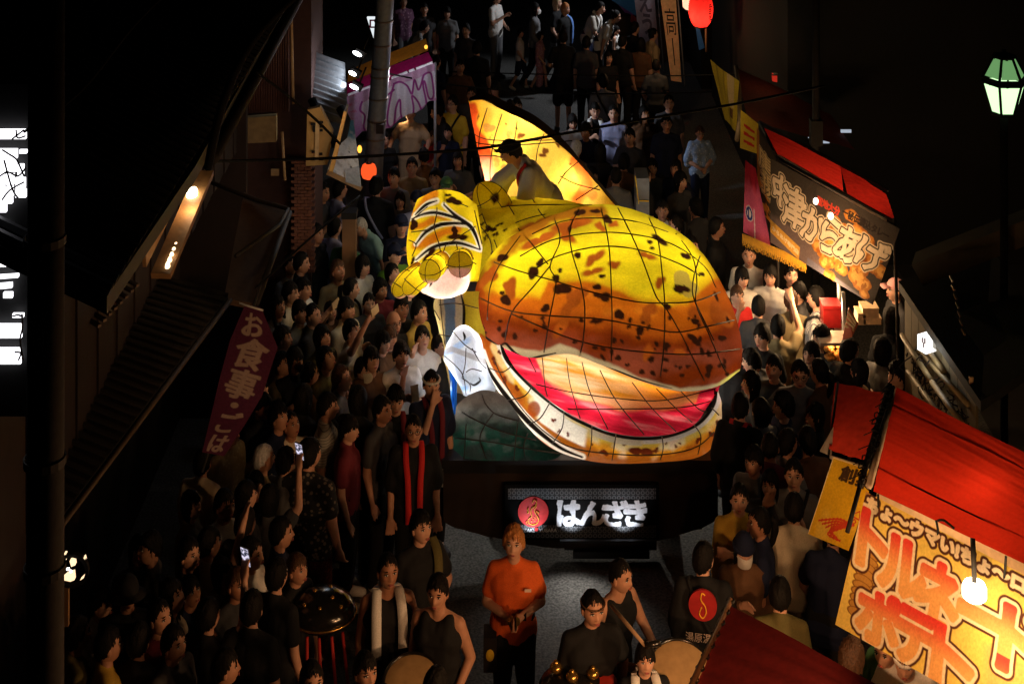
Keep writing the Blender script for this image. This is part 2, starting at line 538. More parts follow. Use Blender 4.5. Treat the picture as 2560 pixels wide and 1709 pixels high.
# sign board on the truck
SY = FY - .06
def signpt(u, v, d=0): return P(u, v, SY - d)
place = quad(signpt(1262, 1212), signpt(1648, 1212), signpt(1648, 1348), signpt(1262, 1348))
mb = MB(); mb.poly([signpt(1262, 1212), signpt(1648, 1212), signpt(1648, 1348), signpt(1262, 1348)], .05, (0, 1, 0))
SG = mb.build('sign_board', mat('matt_black', (.006, .006, .006), .95, spec=.02), TR)
def lattice_mat():
    m = bpy.data.materials.new('floral_lattice'); m.use_nodes = True
    n, l = m.node_tree.nodes, m.node_tree.links
    b = n['Principled BSDF']; b.inputs['Roughness'].default_value = .5
    tc = n.new('ShaderNodeTexCoord')
    mp = n.new('ShaderNodeMapping'); mp.inputs['Scale'].default_value = (23, 1, 23)
    l.new(tc.outputs['Object'], mp.inputs['Vector'])
    v = n.new('ShaderNodeTexVoronoi'); v.voronoi_dimensions = '3D'; v.inputs['Randomness'].default_value = 0.0; v.inputs['Scale'].default_value = 1
    l.new(mp.outputs[0], v.inputs['Vector'])
    r = n.new('ShaderNodeValToRGB'); e = r.color_ramp.elements
    e[0].position = .0; e[0].color = (.01, .01, .01, 1); e[1].position = .60; e[1].color = (.01, .01, .01, 1)
    for p_, c_ in ((.10, .15), (.18, .15), (.24, .008), (.34, .008), (.38, .13), (.47, .13), (.53, .008)):
        q = e.new(p_); q.color = (c_, c_, c_ * 1.04, 1)
    l.new(v.outputs['Distance'], r.inputs['Fac']); l.new(r.outputs[0], b.inputs['Base Color'])
    return m
LAT = lattice_mat()
for (v0, v1) in ((1220, 1247), (1312, 1344)):
    pl = quad(signpt(1270, v0, .004), signpt(1640, v0, .004), signpt(1640, v1, .004), signpt(1270, v1, .004))
    sheet('pattern_band', pl, LAT, SG, 2, 2)
mb = MB()
c0 = signpt(1333, 1279, .008); R = 38 / F * SY
mb.poly([c0 + Vector((R * math.cos(t), 0, R * math.sin(t))) for t in np.linspace(0, 2 * math.pi, 40)[:-1]], .006, (0, 1, 0))
EM = mb.build('red_emblem', mat('vermilion', (0.62, 0.02, 0.02), .6), SG)
GOLD = mat('gold_print', (0.85, 0.42, 0.03), .5)
mb = MB()
def em(pts, r=.004): mb.tube([c0 + Vector((x * R, -.006, y * R)) for x, y in smooth_line(pts, 6)], r, 5)
em([(-.05, .62), (.05, .80), (.22, .72), (.16, .45), (-.05, .30), (-.16, .05), (-.10, -.25), (-.28, -.42), (-.30, -.68), (-.05, -.80), (.22, -.74), (.36, -.50), (.24, -.20), (.12, .0), (.10, .22), (.22, .40)])
em([(-.30, .30), (-.38, .15), (-.30, .02), (-.40, -.05)], .004); em([(.18, .1), (.36, .0), (.30, -.1)], .004); em([(-.38, -.55), (-.48, -.65), (-.36, -.75)], .003)
for (x, y) in ((0, -.45), (.12, -.55), (-.1, -.6), (.05, -.3), (.18, -.4)): mb.ell(c0 + Vector((x * R, -.006, y * R)), (.005, .003, .005), 6, 4)
mb.build('gold_salamander', GOLD, EM, True)
WHT = mat('white_print', (0.82, 0.82, 0.84), .6)
def paint_sign(S_, T_):
    sz = (226 / F * SY, 66 / F * SY); C = np.ones(S_.shape + (3,)) * .005
    nz = fnoise(np.stack([S_ * 3.4, T_], -1), 9, 15).reshape(S_.shape)
    for k, (c_, r_) in enumerate((('は', (.01, .25, .04, .97)), ('ん', (.27, .53, .10, .92)), ('ざ', (.52, .77, .0, .96)), ('き', (.76, .99, .06, .99)))):
        d = letter_field(S_ + .010 * nz, T_ + .03 * nz, c_, r_, sz, .05); C = mixc(C, (.82, .82, .85), 1 - sstep(.002, .005, d - .009 - .009 * nz))
    return C
sheet('lettering', quad(signpt(1392, 1249, .006), signpt(1618, 1249, .006), signpt(1618, 1315, .006), signpt(1392, 1315, .006)), paper('sign_print', .0), SG, 300, 90, paint_sign)
write('HANZAKI', quad(signpt(1284, 1318), signpt(1335, 1318), signpt(1335, 1327), signpt(1284, 1327)), (0, 1, 0, 1), WHT, SG, lift=.012)
write('YUBARA', quad(signpt(1347, 1318), signpt(1392, 1318), signpt(1392, 1327), signpt(1347, 1327)), (0, 1, 0, 1), WHT, SG, lift=.012)
mb = MB(); mb.box(signpt(1341, 1322.5, .012), (.03, .004, .03)); mb.build('red_square', mat('vermilion', ()), SG)
# small strip lamp under the sign that lights it and the road
mb = MB(); a, b = signpt(1400, 1352, .10), signpt(1640, 1352, .10); mb.beam(a, b, .03, .02); mb.build('lamp_strip', BLKPAINT, TR)
for u in (1330, 1430, 1560): lamp('sign_lamp', signpt(u, 1352, .16), 3.2, COOL, .02, TR, math.radians(95), signpt(u, 1285))
for (u, v, e) in ((1180, 1370, 7), (1720, 1370, 8), (1430, 1390, 5)):
    lamp('under_lamp', P(u, v, 13.55), e, COOL, .05, TR)

lamp('road_lamp', signpt(1440, 1356, .22), 11, (1, .93, .84), .05, TR, math.radians(125), signpt(1440, 1356, .22) + Vector((-.1, -.75, -1)))
# ---------------------------------------------------------------- the salamander
PAP = paper('painted_paper', .90)
WIRE = mat('lantern_wire', (0.035, 0.02, 0.012), .6)
SAL = empty('salamander_lantern', ((fx0 + fx1) / 2, FY + 1.3, TOPZ), 'giant yellow and brown glowing paper salamander with open red mouth on the float', 'lantern')
YEL, DIM_YEL, ORA, BRN, SNT, CRM, SPT, RED, PNK = (.80, .66, .012), (.40, .32, .010), (.52, .13, .007), (.145, .019, .003), (.21, .050, .027), (.46, .42, .30), (.025, .008, .004), (.74, .018, .055), (.85, .45, .45)

head = Net([
 [(1300, 600, 15.9), (1335, 580, 15.8), (1385, 552, 15.75), (1450, 535, 15.7), (1520, 527, 15.7), (1600, 545, 15.7), (1660, 572, 15.7), (1710, 605, 15.7), (1735, 640, 15.6)],
 [(1276, 592, 15.15), (1325, 565, 15.05), (1385, 538, 14.95), (1450, 518, 14.9), (1520, 512, 14.85), (1600, 530, 14.85), (1665, 560, 14.85), (1718, 595, 14.9), (1752, 630, 15.0)],
 [(1232, 632, 14.85), (1280, 605, 14.6), (1345, 582, 14.4), (1420, 566, 14.2), (1510, 560, 14.1), (1605, 572, 14.1), (1688, 603, 14.15), (1745, 635, 14.3), (1782, 670, 14.5)],
 [(1200, 685, 14.75), (1240, 665, 14.4), (1310, 650, 14.05), (1405, 640, 13.8), (1505, 635, 13.65), (1610, 645, 13.6), (1705, 668, 13.65), (1772, 698, 13.9), (1816, 732, 14.2)],
 [(1186, 742, 14.7), (1220, 740, 14.2), (1300, 735, 13.75), (1400, 725, 13.5), (1500, 725, 13.3), (1610, 740, 13.15), (1715, 760, 13.2), (1795, 780, 13.45), (1842, 800, 13.9)],
 [(1190, 792, 14.65), (1225, 800, 14.1), (1310, 815, 13.6), (1410, 805, 13.3), (1500, 815, 13.12), (1610, 842, 12.98), (1720, 862, 12.98), (1808, 862, 13.2), (1855, 868, 13.75)],
 [(1205, 832, 14.65), (1258, 866, 14.05), (1330, 890, 13.65), (1420, 880, 13.4), (1500, 906, 13.2), (1600, 946, 13.08), (1700, 972, 13.05), (1792, 962, 13.25), (1850, 925, 13.8)],
 [(1215, 836, 14.75), (1264, 866, 14.15), (1332, 886, 13.8), (1420, 876, 13.6), (1500, 898, 13.45), (1600, 935, 13.35), (1700, 958, 13.35), (1788, 948, 13.5), (1838, 915, 13.95)],
], 260, 200)
random.seed(11)
big = [(1256, 644, 15, 9, -25), (1333, 681, 12, 20, 20), (1350, 657, 8, 12, 20), (1444, 638, 10, 8, -30), (1424, 572, 5, 10, 20), (1449, 531, 14, 8, -5), (1490, 528, 16, 5, 5), (1518, 548, 15, 9, 30), (1390, 696, 9, 12, 20),
 (1405, 722, 22, 14, 10), (1400, 676, 6, 6, 0), (1264, 750, 15, 12, 20), (1255, 732, 6, 6, 0), (1493, 717, 11, 8, 20), (1513, 742, 16, 11, -20), (1493, 738, 10, 6, 10), (1505, 690, 8, 6, 0), (1364, 770, 14, 9, -20), (1490, 803, 20, 6, -8),
 (1548, 786, 11, 16, -30), (1600, 826, 10, 13, -25), (1575, 800, 6, 7, 0), (1668, 766, 10, 8, 0), (1738, 803, 10, 9, 20), (1722, 796, 4, 4, 0), (1738, 790, 4, 4, 0), (1735, 848, 22, 8, 40), (1805, 845, 10, 8, 10), (1755, 878, 6, 10, -25), (1668, 863, 10, 7, 30), (1664, 898, 8, 6, 0),
 (1773, 920, 9, 11, -25), (1770, 936, 8, 8, 0), (1810, 915, 5, 8, -20), (1818, 935, 5, 6, 0), (1663, 925, 7, 5, 20), (1628, 898, 10, 7, 0), (1632, 932, 8, 6, 30), (1568, 912, 6, 5, 0), (1545, 895, 8, 6, 20), (1535, 850, 8, 7, 0), (1508, 872, 7, 5, 20), (1720, 915, 6, 5, 0), (1705, 938, 7, 5, 20), (1690, 915, 5, 4, 0),
 (1650, 600, 22, 7, 35), (1630, 620, 6, 5, 20), (1625, 605, 9, 5, 20), (1695, 725, 14, 7, 20), (1708, 716, 5, 4, 0), (1755, 685, 8, 5, 30), (1790, 740, 4, 12, -20), (1820, 800, 4, 10, -20), (1770, 640, 6, 8, -30), (1715, 640, 16, 7, 30), (1185, 830, 4, 9, -20)]
for _ in range(44): big.append((random.uniform(1205, 1830), random.uniform(790, 930), random.uniform(3, 7), random.uniform(3, 9), random.uniform(-40, 40)))
rust = [(1485, 645, 30, 11, -45), (1480, 680, 24, 8, -15), (1430, 560, 60, 14, -10), (1415, 588, 34, 12, 40), (1275, 720, 16, 30, 25), (1225, 690, 14, 40, 35), (1440, 742, 22, 26, 30), (1535, 662, 16, 10, -30), (1620, 640, 20, 7, 15), (1650, 705, 14, 12, -30), (1620, 782, 18, 24, 25), (1500, 566, 16, 9, 20), (1350, 600, 42, 10, -25),
 (1535, 560, 12, 8, 10), (1740, 790, 14, 24, -30), (1800, 790, 20, 40, -25), (1620, 880, 10, 28, 10), (1360, 790, 16, 10, 0), (1410, 800, 14, 40, 25), (1700, 880, 12, 9, 0)]
def paint_head(U, V):
    wob = 9 * fnoise(np.stack([U.ravel(), V.ravel()], -1) / 100, 4.2, 5).reshape(U.shape) + 5 * fnoise(np.stack([U.ravel(), V.ravel()], -1) / 100, 13, 6).reshape(U.shape)
    wash = fnoise(np.stack([U.ravel() * .6, V.ravel()], -1) / 100, 5, 9).reshape(U.shape)
    b1 = np.interp(U, [1185, 1215, 1287, 1350, 1371, 1485, 1556, 1606, 1665, 1720, 1754, 1790, 1860], [690, 733, 740, 742, 708, 704, 729, 757, 772, 756, 722, 700, 690]) + wob
    b2 = np.interp(U, [1185, 1260, 1400, 1500, 1600, 1700, 1780, 1860], [745, 775, 790, 800, 822, 835, 815, 770]) + 1.4 * wob
    b3 = np.interp(U, [1185, 1258, 1300, 1350, 1400, 1440, 1500, 1600, 1700, 1790, 1850], [900, 864, 870, 876, 860, 872, 898, 942, 969, 961, 924]) + .35 * wob
    C = np.ones(U.shape + (3,)) * np.array(YEL)
    C = mixc(C, DIM_YEL, .9 * (1 - sstep(550, 650, V + 18 * wash)))  # weaker light at the top of the head, put into the paint
    C = mixc(C, (.66, .36, .010), .8 * sstep(-34, 4, V - b1 + 14 * wash))
    C = mixc(C, ORA, sstep(-9, 8, V - b1))
    b2 = b2 + 12
    C = mixc(C, (.62, .24, .02), .6 * sstep(0, 30, V - b1) * sstep(.1, .7, wash))
    C = mixc(C, (.40, .085, .008), .7 * sstep(-44, -14, V - b2 + 10 * wash))
    C = mixc(C, BRN, .92 * sstep(-20, 22, V - b2 + 12 * wash))
    C = mixc(C, SNT, .9 * sstep(15, 60, V - b2) * sstep(-.5, .4, wash + .2))
    C = mixc(C, BRN, .85 * (1 - sstep(1200, 1268, U + (V - 700) * .12 + 1.8 * wob)) * sstep(610, 690, V))
    d_, t_ = polydist(U, V, [(1240, 660), (1290, 600), (1360, 552), (1440, 528), (1500, 530)]); C = mixc(C, (.25, .06, .006), .85 * (1 - sstep(8, 24, d_ + wob)))
    C = mixc(C, BRN, .7 * sstep(1765, 1835, U - (V - 850) * .25 + wob))
    C = mixc(C, CRM, .92 * sstep(-4, 5, V - b3))
    C = spots(C, U, V, rust, (.30, .07, .008), 3, 3.0, .25)
    br = fnoise(np.stack([U * .5, V * 1.4], -1) / 100, 9, 13, 4).reshape(U.shape)
    C = C * np.clip(1 + .17 * wash + .15 * br, .5, 1.3)[..., None]
    C = spots(C, U, V, [(1712, 712, 26, 34, -10)], (.45, .35, .05), edge=1.2)
    C = spots(C, U, V, [(1690, 715, 5, 4, 0), (1706, 722, 16, 8, 15)], SPT)
    C = spots(C, U, V, big, SPT, 3, 1.5, .13)
    C = ink(C, U, V, [(1238, 896), (1246, 872), (1262, 858), (1274, 868), (1290, 884), (1318, 897), (1352, 890), (1390, 882)], 3.6)
    C = ink(C, U, V, [(1440, 892), (1480, 908), (1540, 926), (1610, 952), (1680, 970)], 2.2)
    C = mixc(C, (.75, .72, .1), .8 * sstep(1775, 1835, U) * sstep(-3, 3, V - b3))
    return C
hl = [[(1500, 512), (1512, 560), (1520, 600), (1525, 650), (1528, 720), (1530, 800), (1528, 900)],
      [(1545, 520), (1580, 590), (1610, 660), (1640, 740), (1665, 771), (1700, 830), (1730, 890), (1760, 950)],
      [(1620, 540), (1645, 600), (1655, 680), (1662, 760), (1660, 860), (1650, 950)],
      [(1690, 585), (1730, 640), (1742, 700), (1740, 760), (1770, 830), (1800, 900), (1815, 930)],
      [(1750, 640), (1735, 690), (1733, 740), (1760, 800), (1785, 850)],
      [(1450, 520), (1425, 570), (1430, 630), (1450, 700), (1462, 770), (1458, 850), (1448, 890)],
      [(1385, 545), (1400, 600), (1375, 665), (1390, 705), (1375, 790), (1360, 880)],
      [(1290, 565), (1330, 610), (1370, 660)], [(1375, 665), (1330, 720), (1280, 780), (1262, 850)], [(1300, 590), (1250, 660), (1225, 720), (1218, 800)],
      [(1235, 655), (1300, 678), (1380, 700), (1450, 722), (1530, 742), (1600, 755), (1670, 757), (1740, 752), (1800, 730)],
      [(1200, 745), (1280, 778), (1390, 790), (1500, 797), (1600, 815), (1690, 830), (1770, 815), (1835, 800)],
      [(1280, 785), (1360, 820), (1440, 850), (1530, 870), (1640, 882), (1740, 885), (1850, 872)],
      [(1300, 640), (1380, 600), (1480, 582), (1580, 585), (1680, 610), (1760, 665), (1790, 720)],
      [(1340, 670), (1400, 638), (1500, 616), (1600, 625), (1700, 660), (1750, 690)],
      [(1330, 585), (1400, 555), (1480, 545), (1580, 552), (1670, 580)]]
head.sag(hl, .055)
head.build('head', PAP, SAL, paint_head)
head.wires('head_wires', hl, .0065, WIRE, SAL)

mouth = Net([
 [(1262, 862, 14.25), (1330, 878, 14.0), (1420, 868, 13.85), (1500, 892, 13.7), (1600, 928, 13.65), (1700, 950, 13.65), (1785, 945, 13.8), (1835, 915, 14.1)],
 [(1258, 862, 14.3), (1330, 890, 14.25), (1415, 900, 14.2), (1500, 925, 14.15), (1600, 955, 14.1), (1700, 975, 14.1), (1780, 962, 14.1), (1815, 940, 14.15)],
 [(1262, 880, 14.2), (1325, 915, 14.05), (1400, 945, 13.9), (1480, 975, 13.85), (1580, 1010, 13.8), (1680, 1020, 13.8), (1765, 1000, 13.9), (1800, 965, 14.0)],
 [(1272, 895, 14.05), (1318, 938, 13.8), (1382, 988, 13.6), (1455, 1030, 13.45), (1550, 1062, 13.35), (1655, 1065, 13.3), (1740, 1040, 13.4), (1792, 985, 13.75)],
 [(1266, 900, 13.98), (1308, 942, 13.75), (1376, 1002, 13.5), (1450, 1048, 13.32), (1545, 1084, 13.2), (1652, 1088, 13.15), (1734, 1062, 13.25), (1787, 985, 13.7)],
], 200, 90)
def paint_mouth(U, V):
    nz = fnoise(np.stack([(U + V * .8) / 60, (V - U * .25) / 9], -1), 1.6, 21).reshape(U.shape)
    f1 = fnoise(np.stack([U.ravel(), V.ravel()], -1) / 40, 3, 22).reshape(U.shape)
    low = np.interp(U, [1260, 1318, 1382, 1455, 1550, 1655, 1740, 1795], [900, 940, 1000, 1048, 1084, 1088, 1058, 985])
    d = low - V
    thick = np.interp(U, [1260, 1335, 1360, 1440, 1520, 1620, 1740, 1770, 1800], [90, 74, 34, 44, 54, 64, 52, 100, 100])
    C = np.ones(U.shape + (3,)) * np.array((.78, .30, .02))
    C = mixc(C, (.95, .66, .40), sstep(-.4, .7, nz + .2) * (1 - sstep(1440, 1680, U)) * .95)
    C = mixc(C, (.80, .20, .015), .7 * sstep(1500, 1680, U + 20 * nz))
    C = mixc(C, (.85, .30, .14), .6 * sstep(25, 4, np.abs(d - thick - 14) + 6 * f1))
    C = mixc(C, RED, 1 - sstep(-8, 10, d - thick + 7 * nz))
    C = mixc(C, (.40, .006, .02), .75 * sstep(-.1, .6, nz) * (1 - sstep(-8, 10, d - thick)))
    C = mixc(C, (.88, .25, .27), .75 * sstep(.1, .8, -nz) * (1 - sstep(-8, 10, d - thick)))
    return C
mouth_lines = [[(1355, 890), (1362, 960), (1368, 990)], [(1416, 895), (1425, 960), (1450, 1045)], [(1455, 905), (1475, 980), (1520, 1072)], [(1500, 925), (1540, 1000), (1610, 1085)], [(1580, 955), (1630, 1020), (1690, 1078)], [(1640, 970), (1690, 1020), (1730, 1055)], [(1700, 975), (1745, 1020), (1770, 1030)],
   [(1340, 960), (1420, 978), (1540, 995), (1660, 1000), (1790, 970)], [(1420, 1022), (1540, 1022), (1700, 1018), (1785, 1000)], [(1320, 890), (1340, 930)]]
mouth.sag(mouth_lines, 0.03, 18)
mouth.build('mouth_lining', PAP, SAL, paint_mouth)
mouth.wires('mouth_wires', mouth_lines, .0055, WIRE, SAL)

jaw = Net([
 [(1254, 858, 14.12), (1278, 906, 13.9), (1318, 956, 13.68), (1380, 1008, 13.46), (1450, 1050, 13.28), (1545, 1086, 13.15), (1650, 1090, 13.1), (1735, 1062, 13.2), (1778, 1014, 13.5), (1786, 972, 13.8)],
 [(1244, 862, 14.05), (1266, 912, 13.85), (1308, 968, 13.6), (1370, 1022, 13.36), (1445, 1066, 13.15), (1545, 1100, 13.02), (1653, 1104, 12.98), (1745, 1078, 13.08), (1788, 1026, 13.4), (1797, 985, 13.75)],
 [(1220, 850, 14.1), (1240, 915, 13.86), (1285, 985, 13.56), (1350, 1050, 13.28), (1428, 1100, 13.05), (1535, 1128, 12.93), (1655, 1130, 12.92), (1752, 1106, 13.04), (1800, 1058, 13.38), (1804, 1008, 13.75)],
 [(1200, 832, 14.4), (1212, 900, 14.1), (1256, 985, 13.8), (1315, 1060, 13.5), (1390, 1122, 13.2), (1505, 1155, 13.05), (1655, 1154, 13.04), (1752, 1138, 13.2), (1794, 1094, 13.5), (1801, 1035, 13.85)],
 [(1195, 838, 14.9), (1210, 915, 14.6), (1260, 1000, 14.4), (1325, 1075, 14.2), (1400, 1130, 14.0), (1505, 1148, 13.9), (1650, 1146, 13.9), (1740, 1138, 13.9), (1785, 1100, 14.1), (1795, 1050, 14.3)],
], 280, 80)
def paint_jaw(U, V):
    xi = [1245, 1280, 1318, 1380, 1450, 1545, 1650, 1735, 1790, 1815]
    inner = np.interp(U, xi, [850, 905, 956, 1008, 1050, 1086, 1090, 1062, 1010, 960])
    nz = fnoise(np.stack([U.ravel(), V.ravel()], -1) / 50, 3.2, 31).reshape(U.shape)
    d = V - inner + np.clip((1450 - U) / 200, 0, 1) * 25
    d2, t2 = polydist(U, V, smooth_line([(1256, 862), (1282, 912), (1322, 962), (1385, 1012), (1450, 1052), (1545, 1088), (1650, 1092), (1738, 1062), (1782, 1012), (1788, 974)]))
    C = np.ones(U.shape + (3,)) * np.array((.84, .72, .40))
    C = mixc(C, (.84, .60, .05), .9 * sstep(.0, .5, nz))
    C = mixc(C, (.88, .66, .55), .7 * sstep(.1, .6, -nz) * sstep(1380, 1450, U))
    C = mixc(C, (.72, .32, .02), sstep(26, 40, d2 + 12 * nz) * (1 - .6 * sstep(.1, .5, -nz)))
    C = mixc(C, (.30, .07, .008), .85 * sstep(38, 54, d2 + 16 * nz))
    C = mixc(C, (.80, .42, .03), (1 - sstep(1300, 1340, U)) * sstep(4, 10, d2) * (.4 + .6 * sstep(-.1, .3, nz)))
    C = mixc(C, (.36, .09, .01), (1 - sstep(1300, 1345, U)) * sstep(22, 32, d2 + 8 * nz))
    C = mixc(C, (.92, .88, .80), (1 - sstep(1400, 1430, U)) * (1 - sstep(12, 17, d2)))
    C = mixc(C, (.95, .90, .82), .97 * sstep(1338, 1350, U - (V - 1040) * .2) * (1 - sstep(1462, 1474, U + (V - 1080) * .2)) * sstep(9, 13, d2) * (1 - sstep(52, 57, d2)))
    C = mixc(C, (.66, .60, .48), .9 * sstep(1470, 1480, U) * (1 - sstep(18, 22, d2)) * (1 - sstep(1600, 1610, U)))
    C = mixc(C, (.80, .76, .72), sstep(1600, 1610, U) * (1 - sstep(13, 17, d2)))
    C = mixc(C, (.30, .05, .01), .9 * (1 - sstep(13, 19, np.hypot(U - 1335, (V - 1022) * .8))))
    C = spots(C, U, V, [(1292, 970, 5, 8, 0), (1384, 1050, 5, 6, 0), (1397, 1077, 4, 4, 0), (1420, 1085, 4, 5, 0), (1510, 1130, 9, 8, 0), (1600, 1128, 26, 10, 10), (1640, 1125, 8, 6, 0), (1690, 1115, 4, 4, 0), (1700, 1108, 3, 3, 0), (1745, 1100, 8, 6, -30), (1792, 1055, 4, 5, 0), (1780, 1085, 9, 7, -30), (1290, 1010, 8, 5, 40), (1262, 950, 5, 9, -20), (1235, 900, 5, 9, -15), (1248, 880, 4, 6, 0), (1560, 1112, 3, 3, 0), (1665, 1108, 3, 3, 0), (1480, 1110, 4, 3, 0)], (.12, .02, .006), wob=.3)
    C = ink(C, U, V, [(1256, 860), (1264, 890), (1284, 918), (1330, 965), (1385, 1010), (1450, 1051), (1545, 1087), (1650, 1091), (1738, 1061), (1780, 1014), (1788, 975)], 6.5, taper=False)
    C = ink(C, U, V, [(1205, 880), (1222, 925), (1262, 985), (1322, 1055), (1395, 1115), (1455, 1142)], 6.5, white=7)
    return C
jaw_lines = [[(1282, 912), (1255, 930), (1225, 920)], [(1330, 965), (1310, 990), (1268, 1000)], [(1375, 1005), (1350, 1045), (1320, 1060)], [(1410, 1030), (1405, 1070), (1380, 1110)], [(1480, 1064), (1478, 1110), (1470, 1140)], [(1540, 1085), (1535, 1120), (1530, 1150)], [(1655, 1092), (1658, 1120), (1650, 1152)], [(1735, 1062), (1752, 1090), (1745, 1135)], [(1780, 1020), (1805, 1050), (1795, 1085)],
   [(1235, 900), (1275, 980), (1340, 1060), (1420, 1115), (1530, 1134), (1650, 1136), (1745, 1115), (1800, 1060)]]
jaw.sag(jaw_lines, 0.025, 16)
jaw.build('lower_jaw', PAP, SAL, paint_jaw)
jaw.wires('jaw_wires', jaw_lines, .0055, WIRE, SAL)

back = Net([
 [(1195, 760, 14.95), (1260, 700, 15.0), (1330, 640, 15.1), (1420, 600, 15.15), (1570, 570, 15.25)],
 [(1190, 650, 14.9), (1235, 610, 14.95), (1300, 575, 15.1), (1400, 545, 15.2), (1570, 530, 15.3)],
 [(1183, 572, 15.0), (1210, 545, 15.05), (1285, 522, 15.2), (1400, 512, 15.4), (1545, 530, 15.5)],
 [(1178, 530, 15.3), (1195, 506, 15.4), (1270, 496, 15.6), (1380, 496, 15.8), (1535, 528, 15.9)],
 [(1180, 530, 15.9), (1195, 508, 16.0), (1270, 502, 16.1), (1380, 504, 16.2), (1530, 545, 16.2)],
 [(1185, 620, 16.1), (1200, 600, 16.2), (1270, 590, 16.3), (1390, 600, 16.4), (1530, 620, 16.4)],
], 130, 110)
def paint_back(U, V):
    nz = fnoise(np.stack([U.ravel() * .5, V.ravel()], -1) / 50, 3, 41).reshape(U.shape)
    C = np.ones(U.shape + (3,)) * np.array((.62, .48, .012))
    C = mixc(C, (.40, .30, .012), .7 * sstep(.1, .8, nz))
    C = spots(C, U, V, [(1225, 572, 12, 9, -20), (1205, 560, 6, 4, -30), (1240, 585, 8, 5, 10), (1218, 590, 6, 4, -40), (1250, 560, 10, 3, -30), (1262, 575, 5, 3, -20), (1212, 578, 7, 3, -20), (1243, 640, 15, 10, -25), (1212, 596, 3, 6, 20)], SPT, wob=.35)
    C = spots(C, U, V, [(1268, 507, 9, 7, 0), (1340, 560, 50, 8, -20)], (.30, .08, .01), edge=4)
    return C
back_lines = [[(1200, 520), (1215, 560), (1235, 600), (1250, 640)], [(1262, 498), (1290, 545), (1300, 580)], [(1330, 495), (1350, 530), (1372, 555)], [(1190, 545), (1240, 520), (1330, 512), (1480, 512)], [(1195, 610), (1260, 570), (1340, 540), (1450, 525)], [(1195, 560), (1225, 600), (1232, 660)]]
back.sag(back_lines, 0.04, 18)
back.build('back', PAP, SAL, paint_back)
back.wires('back_wires', back_lines, .006, WIRE, SAL)

def blob(name, c, r, col, rot=None, sp=(), parent=None, wires=3, m=PAP):
    """one paper bulge stretched over wire hoops"""
    mb = MB(); mb.ell(c, r, 40, 28, rot)
    vs = np.array([v[:] for v in mb.v])
    nz = fnoise(vs * 3, 4, 51)
    C = np.ones((len(vs), 3)) * np.array(col)
    C = C * (1 - .12 * nz[:, None])
    for (d, rad, sc) in sp:
        cc = np.array(P(*d)); k = 1 - sstep(rad * .7, rad, np.hypot(vs[:, 0] - cc[0], vs[:, 2] - cc[2]) + .02 * nz)
        C = C * (1 - k[:, None]) + np.array(sc) * k[:, None]
    o = link(name, meshdata(name, rel(mb.v, parent), mb.f, True, C), parent, m)
    w_ = MB()
    for i in range(wires):
        ph = math.pi * i / wires
        ring = []
        for k in range(25):
            t = 2 * math.pi * k / 24
            v = Vector((math.cos(t) * math.cos(ph) * r[0] * 1.012, math.cos(t) * math.sin(ph) * r[1] * 1.012, math.sin(t) * r[2] * 1.012))
            ring.append(Vector(c) + (rot @ v if rot is not None else v))
        w_.tube(ring, .005, 5, False)
    for z in (-.35, .4):
        q = math.sqrt(1 - z * z) * 1.012
        w_.tube([Vector(c) + (rot @ Vector((r[0] * q * math.cos(t), r[1] * q * math.sin(t), r[2] * z)) if rot is not None else Vector((r[0] * q * math.cos(t), r[1] * q * math.sin(t), r[2] * z))) for t in np.linspace(0, 2 * math.pi, 25)], .005, 5, False)
    w_.build('hoop_wires', WIRE, o, True)
    return o
RY = lambda a: Matrix.Rotation(math.radians(a), 3, 'Y')
blob('fin', P(1232, 512, 15.35), (.19, .16, .27), (.62, .49, .012), RY(-32), [((1238, 482, 15.35), .06, SPT), ((1268, 506, 15.35), .04, (.3, .08, .01))], SAL)

